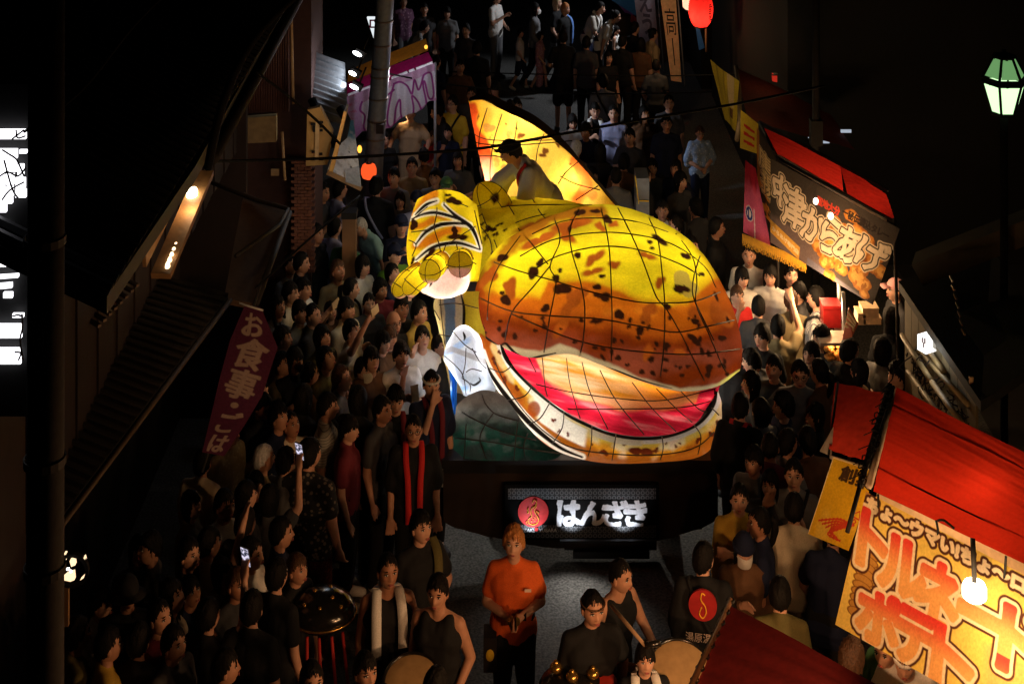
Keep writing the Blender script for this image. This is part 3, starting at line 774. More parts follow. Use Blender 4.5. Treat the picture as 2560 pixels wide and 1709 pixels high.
# raised fore foot
foot = Net([
 [(1085, 520, 15.1), (1105, 500, 15.15), (1150, 502, 15.2), (1190, 530, 15.2)],
 [(1050, 494, 14.65), (1095, 475, 14.65), (1150, 482, 14.7), (1192, 512, 14.8)],
 [(1030, 535, 14.35), (1085, 520, 14.2), (1150, 522, 14.25), (1200, 560, 14.55)],
 [(1018, 590, 14.25), (1080, 583, 14.02), (1150, 580, 14.05), (1206, 605, 14.42)],
 [(1017, 635, 14.22), (1080, 635, 13.98), (1145, 635, 13.98), (1203, 650, 14.35)],
 [(1024, 668, 14.3), (1075, 688, 14.0), (1140, 698, 14.0), (1196, 700, 14.35)],
 [(1045, 672, 14.8), (1080, 695, 14.5), (1140, 702, 14.5), (1185, 700, 14.7)],
], 150, 170)
def paint_foot(U, V):
    nz = fnoise(np.stack([U.ravel(), V.ravel()], -1) / 40, 3, 61).reshape(U.shape)
    C = np.ones(U.shape + (3,)) * np.array((.80, .62, .012))
    C = mixc(C, (.58, .44, .012), .6 * sstep(1140, 1190, U) * (1 - sstep(590, 640, V)))
    def band(pts, wd, col, k): 
        d, t = polydist(U, V, smooth_line(pts)); return mixc(C, col, k * (1 - sstep(wd * .3, wd, d + 5 * nz)))
    C = band([(1030, 545), (1060, 505), (1085, 485)], 16, (.62, .18, .01), .9)
    C = band([(1030, 570), (1060, 560), (1080, 550)], 13, (.55, .14, .01), .9)
    C = band([(1040, 612), (1070, 602), (1110, 582), (1140, 572)], 17, (.60, .17, .01), .95)
    C = band([(1095, 542), (1130, 556)], 8, (.60, .20, .01), .8)
    C = mixc(C, (.88, .55, .55), sstep(668, 684, V + 6 * nz) * sstep(1055, 1070, U) * (1 - sstep(1165, 1180, U)))
    L = [[(1038, 537), (1065, 512), (1092, 502)], [(1030, 547), (1060, 535), (1092, 532), (1140, 545), (1175, 562)], [(1040, 610), (1065, 580), (1100, 562), (1140, 558), (1175, 562)],
         [(1110, 512), (1140, 540), (1175, 565), (1190, 590), (1200, 622)], [(1040, 650), (1075, 622), (1110, 610), (1150, 608), (1200, 624)]]
    for q in L:
        d, t = polydist(U, V, smooth_line(q)); C = mixc(C, (.86, .83, .76), 1 - sstep(5.5, 8.5, d + 2 * nz))
    for q, wd in zip(L, (4, 4.2, 5, 5, 4.6)): C = ink(C, U, V, q, wd)
    C = ink(C, U, V, [(1112, 634), (1121, 650), (1120, 672), (1108, 690), (1098, 694)], 4, white=4)
    C = ink(C, U, V, [(1120, 678), (1130, 688), (1143, 690)], 3.5, white=3)
    C = ink(C, U, V, [(1045, 660), (1060, 663), (1090, 645), (1112, 634)], 3, white=3)
    C = spots(C, U, V, [(1134, 502, 20, 9, 4), (1120, 488, 7, 4, 0), (1035, 562, 12, 11, -30), (1137, 580, 9, 13, 0), (1148, 592, 24, 7, -3), (1072, 638, 20, 6, -45), (1031, 655, 4, 14, 10)], SPT)
    return C
foot_lines = [[(1092, 478), (1092, 530), (1086, 570), (1098, 612), (1102, 640)], [(1110, 478), (1110, 512)], [(1022, 600), (1040, 612), (1030, 640)], [(1028, 580), (1080, 572), (1085, 560)], [(1120, 610), (1150, 590), (1190, 565)], [(1030, 550), (1100, 500), (1180, 520)], [(1185, 520), (1196, 570), (1205, 610)], [(1115, 610), (1105, 640)], [(1140, 606), (1150, 632), (1190, 660)]]
foot.sag(foot_lines, 0.03, 14)
FT = foot.build('fore_foot', PAP, SAL, paint_foot)
foot.wires('foot_wires', foot_lines, .0055, WIRE, FT)
palm = Net([
 [(1056, 700, 14.05), (1100, 672, 13.95), (1150, 680, 13.95), (1175, 700, 14.1)],
 [(1048, 716, 14.0), (1095, 705, 13.8), (1140, 705, 13.8), (1172, 712, 14.05)],
 [(1056, 732, 14.05), (1090, 742, 13.9), (1130, 740, 13.9), (1165, 728, 14.1)],
 [(1080, 738, 14.3), (1100, 745, 14.3), (1130, 742, 14.3), (1155, 735, 14.4)],
], 80, 60)
def paint_palm(U, V):
    nz = fnoise(np.stack([U.ravel(), V.ravel()], -1) / 30, 3, 71).reshape(U.shape)
    C = np.ones(U.shape + (3,)) * np.array((.88, .66, .68))
    C = mixc(C, (.85, .40, .46), .7 * sstep(-.2, .8, nz))
    C = ink(C, U, V, [(1064, 695), (1066, 710), (1058, 720)], 2.4); C = ink(C, U, V, [(1078, 698), (1078, 708), (1074, 716)], 3)
    return C
PM = palm.build('palm', PAP, FT, paint_palm)
def toe(pts, r, cut, col=(.62, .46, .012)):
    mb = MB()
    pts = [P(*q) for q in pts]; rs = list(r)
    sm = [Vector(q) for q in smooth_line([tuple(p) for p in pts], 8)]
    rr = np.interp(np.linspace(0, 1, len(sm)), np.linspace(0, 1, len(rs)), rs)
    e = sm[-1] - sm[-2]; e.normalize()
    for k in range(1, 7):
        a = k / 6 * math.pi / 2; sm.append(sm[len(rr) - 1] + e * rr[-1] * math.sin(a)) if k == 1 else sm.append(base + e * r0 * math.sin(a))
        if k == 1: base, r0 = sm[len(rr) - 1], rr[-1]
    rr = list(rr) + [r0 * math.cos(k / 6 * math.pi / 2) + .001 for k in range(1, 7)]
    mb.tube(sm, rr, 24)
    vs = np.array([v[:] for v in mb.v]); nz = fnoise(vs * 6, 4, 81)
    C = np.ones((len(vs), 3)) * np.array(col)
    c0_ = np.array(pts[0]); d = np.linalg.norm(vs - c0_, axis=1)
    k = (1 - sstep(.02, .45 * np.linalg.norm(np.array(pts[-1]) - c0_) + .05, d + .03 * nz)) * .9
    C = C * (1 - k[:, None]) + np.array((.62, .17, .012)) * k[:, None]
    pv = (CAMZ - vs[:, 2]) / vs[:, 1] * F + HOR
    pink = sstep(cut - 3, cut + 3, pv + 3 * nz)
    C = C * (1 - pink[:, None]) + np.array((.85, .48, .5)) * pink[:, None]
    o = link('toe', meshdata('toe', rel(vs, FT), mb.f, True, C), FT, PAP)
    w_ = MB()
    for i in (6, len(rr) - 9): 
        dd = (sm[i + 1] - sm[i]).normalized(); ux = dd.orthogonal().normalized(); uy = dd.cross(ux)
        w_.tube([sm[i] + (ux * math.cos(t) + uy * math.sin(t)) * rr[i] * 1.02 for t in np.linspace(0, 6.283, 21)], .005, 5, False)
    for ph in (0, .8, 1.6, 2.4, 3.2, 4.0, 4.8, 5.6):
        line = []
        for i in range(0, len(rr), 2):
            dd = (sm[min(i + 1, len(sm) - 1)] - sm[max(i - 1, 0)]).normalized(); ux = dd.cross(Vector((0, 0, 1))).normalized(); uy = dd.cross(ux)
            line.append(sm[i] + (ux * math.cos(ph) + uy * math.sin(ph)) * rr[i] * 1.02)
        if ph in (0, 1.6, 3.2, 4.8): w_.tube(line, .0045, 5, False)
    w_.build('hoop_wires', WIRE, o, True)
toe([(1048, 668, 14.05), (1015, 700, 13.9), (1000, 722, 13.85)], (.06, .085, .085), 740)
toe([(1078, 672, 13.9), (1045, 695, 13.7), (1028, 716, 13.65)], (.07, .10, .09), 738)
toe([(1105, 650, 13.85), (1085, 668, 13.6), (1074, 678, 13.5)], (.08, .105, .10), 702)
toe([(1160, 645, 13.95), (1152, 655, 13.65), (1150, 662, 13.5)], (.09, .11, .11), 672)

# leg / belly panel under the foot
leg = Net([
 [(1096, 728, 14.5), (1120, 728, 14.35), (1160, 728, 14.35), (1205, 728, 14.6)],
 [(1084, 765, 14.45), (1120, 770, 14.2), (1160, 775, 14.2), (1205, 790, 14.5)],
 [(1098, 830, 14.45), (1125, 835, 14.2), (1165, 835, 14.2), (1215, 850, 14.5)],
 [(1104, 900, 14.5), (1130, 905, 14.3), (1170, 905, 14.3), (1220, 920, 14.5)],
 [(1108, 990, 14.6), (1135, 1000, 14.45), (1175, 1010, 14.4), (1225, 1020, 14.6)],
], 90, 150)
def paint_leg(U, V):
    nz = fnoise(np.stack([U.ravel(), V.ravel()], -1) / 30, 3, 91).reshape(U.shape)
    C = np.ones(U.shape + (3,)) * np.array((.55, .48, .36))
    C = mixc(C, (.80, .70, .40), 1 - sstep(0, 3, U - np.interp(V, [735, 780, 830, 900], [1108, 1098, 1116, 1122])))
    C = mixc(C, (.10, .17, .33), sstep(1109, 1114, U + 3 * nz - (V - 800) * .02) * (1 - sstep(1136, 1141, U + 3 * nz)) * (1 - sstep(860, 890, V)))
    C = mixc(C, (.62, .48, .04), sstep(1156, 1160, U))
    C = ink(C, U, V, [(1152, 735), (1160, 770), (1158, 820), (1150, 850)], 4)
    C = mixc(C, (.2, .2, .22), .6 * (1 - sstep(3, 9, np.abs(U - 1104 - (V - 770) * .1))) * (1 - sstep(780, 800, V)))
    return C
leg.build('fore_leg', PAP, SAL, paint_leg)
leg.wires('leg_wires', [[(1098, 762), (1140, 758), (1195, 770)], [(1100, 735), (1104, 790), (1112, 860)], [(1096, 835), (1130, 840), (1180, 835)], [(1086, 775), (1100, 800)]], .005, WIRE, SAL)

# tail fin
trows = [[(1170, 252, 16.80), (1182, 249, 16.78), (1196, 248, 16.78), (1212, 252, 16.80)],
 [(1180, 310, 16.75), (1235, 300, 16.6), (1295, 305, 16.6), (1335, 312, 16.75)],
 [(1194, 380, 16.7), (1265, 370, 16.45), (1350, 365, 16.45), (1408, 368, 16.7)],
 [(1210, 445, 16.6), (1300, 440, 16.35), (1400, 440, 16.35), (1476, 440, 16.6)],
 [(1224, 510, 16.5), (1330, 510, 16.2), (1450, 505, 16.2), (1550, 525, 16.4)],
 [(1236, 560, 16.45), (1340, 560, 16.2), (1470, 560, 16.2), (1600, 575, 16.35)]]
tail = Net(trows, 170, 150)
def paint_tail(U, V):
    nz = fnoise(np.stack([U.ravel(), V.ravel()], -1) / 50, 3, 95).reshape(U.shape)
    left = np.interp(V, [250, 310, 380, 445, 510], [1172, 1182, 1196, 1212, 1225])
    C = np.ones(U.shape + (3,)) * np.array((.84, .53, .08))
    C = mixc(C, (.80, .36, .015), .85 * (1 - sstep(10, 60, U - left + 12 * nz)) + .6 * sstep(1500, 1560, U + V * .2 - 70 + 10 * nz))
    C = mixc(C, (.80, .40, .02), .6 * sstep(-.2, .6, nz) * sstep(330, 520, V))
    wl = np.interp(V, [250, 280, 310, 350, 385, 420, 470], [15, 20, 14, 28, 32, 26, 40]) + 5 * nz
    C = mixc(C, (.60, .05, .012), .95 * (1 - sstep(-5, 4, U - left - wl)) * sstep(252, 262, V))
    C = mixc(C, (.78, .25, .15), .8 * (1 - sstep(20, 48, U - left + 8 * nz)) * sstep(385, 400, V))
    d, t = polydist(U, V, [(1440, 400), (1465, 460), (1440, 500)]); C = mixc(C, (.70, .12, .02), .9 * (1 - sstep(10, 24, d + 8 * nz)))
    d, t = polydist(U, V, [(1460, 470), (1480, 485)]); C = mixc(C, (.75, .2, .04), .8 * (1 - sstep(8, 16, d + 5 * nz)))
    C = spots(C, U, V, [(1222, 320, 13, 12, -30), (1273, 335, 7, 14, 15), (1300, 340, 11, 7, -30), (1242, 405, 8, 12, 0), (1260, 420, 7, 10, 0), (1262, 392, 5, 5, 0), (1225, 345, 3, 3, 0), (1230, 338, 2, 2, 0)], (.55, .24, .05), edge=2)
    C = spots(C, U, V, [(1302, 339, 10, 6, -30), (1363, 378, 7, 12, 20), (1357, 388, 10, 5, 20), (1265, 310, 3, 2.5, 0), (1291, 321, 3, 4, 0), (1196, 292, 2.5, 10, 12), (1426, 410, 4, 3, 0), (1395, 363, 4, 6, -20)], (.14, .045, .01))
    return C
tail_lines = [[(1218, 270), (1200, 330), (1196, 372)], [(1255, 285), (1235, 350), (1225, 420), (1228, 480)], [(1293, 303), (1288, 340), (1280, 400), (1275, 440)], [(1360, 335), (1345, 370), (1338, 420)], [(1176, 330), (1215, 348), (1290, 352), (1380, 350)], [(1190, 390), (1240, 390), (1275, 400)], [(1445, 405), (1415, 430), (1395, 460)], [(1495, 465), (1470, 480), (1440, 500)], [(1400, 440), (1440, 460), (1500, 475)]]
tail.sag(tail_lines, 0.04, 20)
tail.build('tail_fin', PAP, SAL, paint_tail)
tb = Net([[(u, v, y + .26 + .1 * (1 - abs(i - 1.5) / 1.5)) for i, (u, v, y) in enumerate(r)] for r in trows], 50, 50)
tb.build('tail_far_side', PAP, SAL, lambda U, V: np.ones(U.shape + (3,)) * np.array((.5, .25, .03)))
tail.wires('tail_wires', tail_lines, .006, WIRE, SAL)
edge = [(1172, 252, 16.8), (1212, 250, 16.8), (1262, 278, 16.78), (1335, 312, 16.75), (1408, 368, 16.7), (1450, 408, 16.65), (1490, 455, 16.58), (1550, 525, 16.4)]
# the fin's thick upper edge: a strip with its unlit shade put into the colour
V1 = [P(*q) for q in smooth_line(edge, 8)]
V2 = [p + Vector((.022, .16, .035)) * (0.45 + 0.75 * max(0, math.sin(math.pi * min(1, i / (len(V1) - 1) * 1.45)))) for i, p in enumerate(V1)]
k = len(V1)
link('tail_edge', meshdata('tail_edge', rel(V1 + V2, SAL), [(i, i + 1, k + i + 1, k + i) for i in range(k - 1)]), SAL, mat('unlit_edge_paper', (.03, .016, .01), .5, bump=.4))
mb = MB(); mb.tube([p + Vector((0, -.004, .004)) for p in V1], .009, 5); mb.tube([P(q[0], q[1], q[2] - .01) for q in [(r[0][0], r[0][1], r[0][2]) for r in trows]], .007, 5); mb.build('tail_rim', WIRE, SAL, True)

for (u, v, y, e) in ((1560, 690, 14.15, 14.5), (1400, 690, 14.3, 10), (1690, 730, 14.1, 9), (1300, 760, 14.5, 7), (1500, 590, 14.7, 1.5), (1450, 830, 14.0, 3.5), (1620, 880, 13.8, 4), (1740, 880, 13.8, 2.5)):
    lamp('head_lamp', P(u, v, y), e * .82, (1, .90, .68), .05, SAL)
for (u, v, y, e) in ((1400, 985, 14.45, 15.0), (1560, 1030, 14.4, 15.0), (1690, 1045, 14.35, 14.0), (1400, 905, 14.55, 9.0), (1500, 925, 14.5, 10.0), (1620, 955, 14.45, 9.0), (1480, 1095, 13.55, 5), (1600, 1118, 13.45, 4.5), (1700, 1105, 13.5, 4.5), (1780, 1055, 13.8, 3.0), (1395, 1062, 13.7, 8), (1300, 985, 14.0, 6.0), (1240, 905, 14.35, 5)):
    lamp('mouth_lamp', P(u, v, y), e * .92, (1, .92, .78), .04, SAL)
for (u, v, y, e) in ((1290, 600, 15.6, 4.5), (1240, 440, 16.72, 14), (1290, 340, 16.74, 10), (1420, 470, 16.52, 12), (1215, 300, 16.9, 2.2), (1110, 570, 14.55, 6.0), (1080, 650, 14.4, 3.0), (1115, 718, 14.05, 6), (1150, 690, 14.2, 2.5), (1130, 800, 14.55, 2.6), (1225, 515, 15.35, 1.8), (1250, 570, 15.4, 7), (1360, 560, 15.6, 5)):
    lamp('body_lamp', P(u, v, y), e * .85, (1, .88, .62), .04, SAL)
for (u, v, y, e) in ((1016, 704, 13.9, .7), (1045, 694, 13.7, 1.1), (1090, 664, 13.62, 1.3), (1154, 654, 13.68, 1.1)): lamp('toe_lamp', P(u, v, y), e, (1, .86, .55), .02, SAL)

# ---------------------------------------------------------------- wave, ribbon and rock lanterns beside it
WV = empty('wave_lantern', P(1150, 1150, 13.9), 'white and pale blue glowing paper wave curl left of the salamander jaw', 'lantern')
def paint_wave(U, V):
    nz = fnoise(np.stack([U.ravel(), V.ravel()], -1) / 25, 3, 101).reshape(U.shape)
    C = np.ones(U.shape + (3,)) * np.array((.82, .84, .88))
    C = mixc(C, (.35, .55, .85), .75 * (1 - sstep(5, 12, np.abs(V - 868 + (U - 1140) * .5 + 6 * nz))) * (1 - sstep(1165, 1185, U)))
    C = mixc(C, (.45, .58, .80), .5 * (1 - sstep(8, 20, np.abs(U - 1150 + 6 * nz))) * sstep(860, 900, V))
    C = mixc(C, (.38, .43, .50), .75 * sstep(920, 945, V + 8 * nz) * (1 - sstep(1115, 1135, 1300 - U)))
    C = mixc(C, (.42, .38, .36), .8 * (1 - sstep(5, 9, np.abs(V - 872 - np.abs(U - 1130) * .38))) * sstep(1110, 1120, U))
    C = mixc(C, (.12, .3, .6), .7 * sstep(958, 968, V + 4 * nz) * (1 - sstep(972, 980, V)) * (1 - sstep(1165, 1175, U)))
    for q in ([(1158, 830), (1162, 842), (1160, 850)], [(1176, 958), (1186, 962), (1200, 952), (1198, 944)]): C = ink(C, U, V, q, 3.2)
    return C
wv = Net([
 [(1122, 850, 14.3), (1140, 818, 14.2), (1165, 812, 14.2), (1195, 830, 14.4)],
 [(1116, 862, 14.05), (1140, 838, 13.85), (1170, 835, 13.85), (1205, 855, 14.15)],
 [(1110, 885, 13.95), (1140, 872, 13.7), (1178, 872, 13.7), (1212, 890, 14.05)],
 [(1112, 905, 13.9), (1145, 905, 13.62), (1180, 905, 13.62), (1220, 925, 13.95)],
 [(1134, 940, 13.85), (1155, 945, 13.6), (1190, 945, 13.6), (1235, 958, 13.9)],
 [(1152, 970, 13.85), (1162, 975, 13.7), (1190, 972, 13.7), (1240, 968, 13.9)],
 [(1158, 988, 14.0), (1166, 990, 13.95), (1180, 985, 13.95), (1235, 985, 14.1)],
], 110, 130)
wv.build('wave_curl', PAP, WV, paint_wave)
wv.wires('wave_wires', [[(1130, 825), (1160, 860), (1190, 880)], [(1112, 890), (1140, 915), (1158, 940), (1165, 985)], [(1165, 870), (1163, 910), (1155, 945)], [(1165, 930), (1180, 922), (1205, 928)], [(1180, 870), (1200, 905), (1215, 920)], [(1155, 945), (1175, 960), (1175, 980)]], .005, WIRE, WV)
rb = Net([[(1120, 915, 14.15), (1132, 920, 14.0), (1146, 930, 14.1)], [(1126, 960, 14.1), (1136, 965, 13.95), (1142, 970, 14.05)], [(1126, 1010, 14.1), (1134, 1015, 13.95), (1142, 1015, 14.05)], [(1122, 1060, 14.1), (1130, 1060, 13.95), (1139, 1058, 14.05)], [(1124, 1094, 14.1), (1129, 1096, 14.0), (1135, 1092, 14.05)]], 30, 90)
def paint_rb(U, V):
    nz = fnoise(np.stack([U.ravel() * 1.5, V.ravel() * .4], -1) / 12, 3, 111).reshape(U.shape)
    C = np.ones(U.shape + (3,)) * np.array((.03, .22, .75)); C = mixc(C, (.6, .78, .95), .8 * sstep(.2, .7, nz)); return mixc(C, (.01, .06, .25), .7 * sstep(.3, .8, -nz))
rb.build('blue_stream', PAP, WV, paint_rb)
for (u, v, y, e) in ((1160, 850, 14.15, 2.6), (1160, 920, 13.85, 2.4), (1185, 955, 13.8, .8), (1134, 970, 14.1, .35), (1132, 1050, 14.1, .35)): lamp('wave_lamp', P(u, v, y), e, (.95, .97, 1), .03, WV)

RK = empty('rock_lantern', P(1250, 1150, 13.7), 'dark green paper river rock at the salamander jaw, barely lit', 'lantern')
rk = Net([
 [(1160, 1000, 14.1), (1180, 985, 14.05), (1215, 975, 14.05), (1265, 990, 14.1), (1300, 1040, 14.1), (1320, 1080, 14.1)],
 [(1142, 1012, 13.8), (1175, 990, 13.65), (1215, 980, 13.6), (1268, 1000, 13.65), (1310, 1050, 13.7), (1350, 1100, 13.7)],
 [(1136, 1050, 13.7), (1175, 1040, 13.5), (1225, 1035, 13.45), (1280, 1045, 13.45), (1330, 1085, 13.5), (1390, 1125, 13.55)],
 [(1120, 1095, 13.5), (1180, 1090, 13.34), (1240, 1088, 13.3), (1300, 1095, 13.3), (1360, 1115, 13.32), (1430, 1138, 13.4)],
 [(1112, 1151, 13.3), (1180, 1151, 13.19), (1250, 1151, 13.17), (1320, 1151, 13.17), (1390, 1151, 13.19), (1460, 1151, 13.3)],
], 110, 70)
def paint_rk(U, V):
    nz = fnoise(np.stack([U.ravel(), V.ravel() * 1.3], -1) / 40, 3, 121).reshape(U.shape)
    C = np.ones(U.shape + (3,)) * np.array((.10, .095, .085)); C = mixc(C, (.010, .065, .042), .9 * sstep(1035, 1085, V + 22 * nz)); C = mixc(C, (.04, .04, .035), .8 * sstep(.0, .5, nz)); C = mixc(C, (.20, .19, .17), .5 * sstep(.2, .7, -nz)); return mixc(C, (.09, .06, .045), .7 * (1 - sstep(1000, 1030, V)))
rk_lines = [[(1205, 985), (1215, 1010), (1240, 1035), (1290, 1050), (1340, 1062)], [(1155, 1030), (1200, 1055), (1260, 1080), (1340, 1100)], [(1235, 1030), (1208, 1070), (1200, 1100), (1215, 1145)], [(1298, 1035), (1290, 1090), (1285, 1148)], [(1325, 1070), (1310, 1110), (1312, 1140)], [(1140, 1095), (1230, 1105), (1340, 1125), (1420, 1135)], [(1165, 1060), (1160, 1148)]]
rk.sag(rk_lines, 0.03, 16)
rk.build('rock_skin', PAP, RK, paint_rk)
rk.wires('rock_wires', rk_lines, .006, WIRE, RK)
for (u, v, y, e) in ((1230, 1080, 13.75, 15), (1320, 1115, 13.62, 9), (1180, 1110, 13.75, 9), (1220, 1020, 13.85, 6)): lamp('rock_lamp', P(u, v, y), e, (1, .95, .85), .05, RK)
FM = empty('foam_lantern', P(1792, 1150, 13.6), 'small pale blue paper foam curl at the float right front corner', 'lantern')
fm = Net([[(1770, 1128, 13.7), (1785, 1110, 13.7), (1806, 1092, 13.75)], [(1768, 1138, 13.55), (1785, 1126, 13.5), (1808, 1115, 13.6)], [(1760, 1150, 13.5), (1785, 1150, 13.45), (1808, 1150, 13.55)]], 30, 30)
fm.build('foam_curl', PAP, FM, lambda U, V: np.ones(U.shape + (3,)) * np.array((.5, .55, .62)))
lamp('foam_lamp', P(1787, 1135, 13.75), .25, (.9, .95, 1), .02, FM)

# ================================================================== BUILDINGS ON THE LEFT
WALLB = mat('dark_wall_boards', (.017, .009, .006), .8, bump=.3, scale=6)
ROOFT = mat('dark_roof_tile', (.022, .022, .024), .6, bump=.3, scale=8)
TIN = mat('dark_tin', (.025, .022, .020), .65, .2, bump=.2, scale=10)
h1 = empty('townhouse', (-3.9, 11.5, 0), 'dark timber townhouse with long roof gutter filling the upper left', 'house')
mb = MB()
for i in range(46):                                   # vertical boards of the upper wall
    y = 8.0 + i * .17
    mb.box((-3.02 - .006 * (i % 3), y, 3.9), (.03, .16, 2.0))
tag(mb.build('wall_board', WALLB, h1), kind='stuff')
mb = MB(); mb.box((-3.72, 11.6, 1.5), (.2, 8.2, 3.0)); mb.box((-3.3, 15.75, 2.5), (.8, .1, 5.0)); mb.build('wall', WALLB, h1)
mb = MB()
mb.poly([(-2.2, 10.0, 4.70), (-2.3, 15.4, 4.70), (-4.8, 15.4, 5.9), (-4.8, 8.0, 5.9), (-2.25, 8.0, 4.70)], .1, (0, 0, 1))
for i in range(60): y = 8.05 + i * .125; mb.tube([(-2.24, y, 4.82), (-4.7, y, 6.0)], .032, 6)
mb.build('roof', ROOFT, h1)
mb = MB(); mb.tube([(-2.19, 10.5, 4.68), (-2.26, 15.4, 4.70)], .055, 10); mb.build('gutter', TIN, h1, True)
e0, e1 = P(570, 756, 12.3), P(314, 1097, 10.2); e2 = e1 + (e1 - e0) * .55
mb = MB(); mb.poly([e0, e2, Vector((-3.65, e2.y, 3.15)), Vector((-3.65, e0.y, 3.15))], .05, (0, 0, 1))
for i in range(32):
    t = i / 31; a = e0.lerp(e2, t); b = Vector((-3.65, a.y, 3.15)); mb.tube([a + Vector((0, 0, .06)), b + Vector((0, 0, .06))], .018, 5)
mb.build('tin_awning', TIN, h1)
mb = MB(); mb.tube([e0 + Vector((.02, 0, .02)), e2 + Vector((.02, 0, .02))], .022, 6); mb.build('awning_edge', mat('dull_edge', (.09, .065, .045), .6, .3), h1, True)
for (u0, v0, u1, v1, y) in ((300, 240, 372, 345, 12.5), (352, 232, 366, 335, 12.4)):
    mb = MB(); a, b, c, d = P(u0, v0, y), P(u1, v0, y + .3), P(u1, v1, y + .3), P(u0, v1, y); mb.poly([a, b, c, d], .05, (1, .2, 0)); wn = mb.build('window', DARKWOOD, h1)
    mb = MB(); g = [a.lerp(c, .08), b.lerp(d, .08), c.lerp(a, .08), d.lerp(b, .08)]; mb.poly([q + Vector((.03, -.03, 0)) for q in g], .01, (1, .2, 0)); mb.build('pane', mat('dark_glass', (.02, .02, .025), .08, spec=.8), wn)
mb = MB()
for k in range(8):
    a = P(300 + k * -14, 690 + k * 14, 11.2 - .12 * k); mb.beam(a, a + Vector((.17, -.12, -.02)), .03, .02)
mb.build('louvre', mat('worn_metal', (.16, .12, .09), .5, .5), h1)

# lit sign box with lamps along the eave
sb = empty('sign_box', P(460, 540, 12.4), 'long wooden eave box with one bare bulb and a lit inner edge on the left', 'sign')
mb = MB(); mb.beam(P(512, 432, 12.9), P(402, 690, 11.6), .16, .05); mb.build('board', mat('tan_board', (.30, .17, .075), .6, bump=.3), sb)
mb = MB(); mb.beam(P(500, 425, 12.9) + Vector((-.08, 0, .06)), P(385, 670, 11.6) + Vector((-.08, 0, .06)), .03, .12); mb.build('side_board', mat('tan_board', ()), sb)
mb = MB(); mb.ell(P(480, 485, 12.55), (.045, .045, .065), 14, 10, RY(25)); mb.build('bulb', glow('bare_bulb', (1, .80, .50), 22), sb, True)
mb = MB(); mb.ell(P(466, 512, 12.5), (.03, .03, .015), 8, 6); mb.build('bulb_socket', glow('socket_glow', (1, .75, .45), 4), sb, True)
lamp('bulb_light', P(484, 490, 12.42) + Vector((0, -.08, -.02)), 3, WARM, .05, sb)
mb = MB()
for k in range(5): mb.ell(P(440 - k * 5.2, 620 + k * 12, 11.95 - .07 * k), (.022, .03, .05), 8, 6)
mb.build('inner_lamp', glow('inner_lamp', (1, .72, .42), 3.0), sb, True)
lamp('inner_light', P(432, 640, 11.8), 1.2, WARM, .03, sb)

# bright lit window with silhouettes at the left edge
lw = empty('lit_window', P(20, 900, 8.2), 'tall white lit window at the left edge crossed by black bars and twigs', 'window')
LITW = glow('white_window_light', (.97, .95, 1.0), 3.2)
bars = [(-40, 325, 64, 348), (-40, 374, 42, 396), (48, 376, 66, 384), (-40, 398, 12, 430), (16, 400, 40, 430), (44, 412, 58, 442), (-40, 434, 10, 462), (14, 436, 34, 462), (38, 446, 62, 470), (-40, 466, 10, 494), (14, 468, 32, 492), (38, 474, 64, 494),
        (-40, 496, 15, 531), (15, 496, 30, 509), (0, 556, 14, 568), (-40, 596, 15, 624), (42, 592, 58, 618), (-40, 648, 60, 664), (-40, 686, 45, 694), (-40, 708, 29, 720), (8, 732, 30, 745), (31, 785, 58, 794), (-40, 812, 53, 845), (-40, 872, 51, 910)]
for (u0, v0, u1, v1) in bars:
    sk = 6 if 640 < v0 < 800 and u0 < 0 else 0
    mb = MB(); mb.poly([P(u0, v0 + sk, 8.2), P(u1, v0, 8.2), P(u1, v1, 8.2), P(u0, v1 + sk, 8.2)], .02, (0, 1, 0)); mb.build('pane', LITW, lw)
mb = MB(); mb.box(P(0, 620, 8.27), (.6, .06, 1.9)); mb.build('frame', mat('black_frame', (.008, .008, .008), .9), lw)
mb = MB()
for q in ([(60, 325), (30, 348)], [(64, 340), (44, 345), (40, 325)], [(5, 374), (22, 385), (42, 400), (60, 440)], [(0, 440), (20, 430), (45, 440), (64, 420)], [(10, 400), (30, 470), (45, 495)], [(55, 785), (56, 820), (50, 850), (58, 900)], [(36, 880), (52, 882), (46, 900)], [(45, 592), (50, 605), (44, 618)], [(5, 500), (25, 475), (60, 455)], [(32, 790), (45, 787), (58, 792)]):
    mb.tube([P(u, v, 8.16) for u, v in smooth_line(q, 4)], .0055, 5)
tag(mb.build('twig', BLACK, lw, True), kind='stuff')

pl_ = empty('utility_pole', (P(112, 800, 7.2).x, 7.2, 0), 'thick dark utility pole standing in front of the lit left window', 'pole')
mb = MB(); q = P(112, 800, 7.2); mb.tube([(q.x - .01, 7.2, 0), (q.x, 7.2, 3), (q.x + .012, 7.2, 7.5)], (.10, .093, .085), 16); mb.build('shaft', mat('dark_concrete', (.045, .038, .034), .8, bump=.3), pl_, True)
for v in (600, 1150, 1420): mb = MB(); mb.lathe((q.x, 7.2, P(112, v, 7.2).z), [(.098, -.02), (.104, -.02), (.104, .02), (.098, .02)], 16); mb.build('band', TIN, pl_)

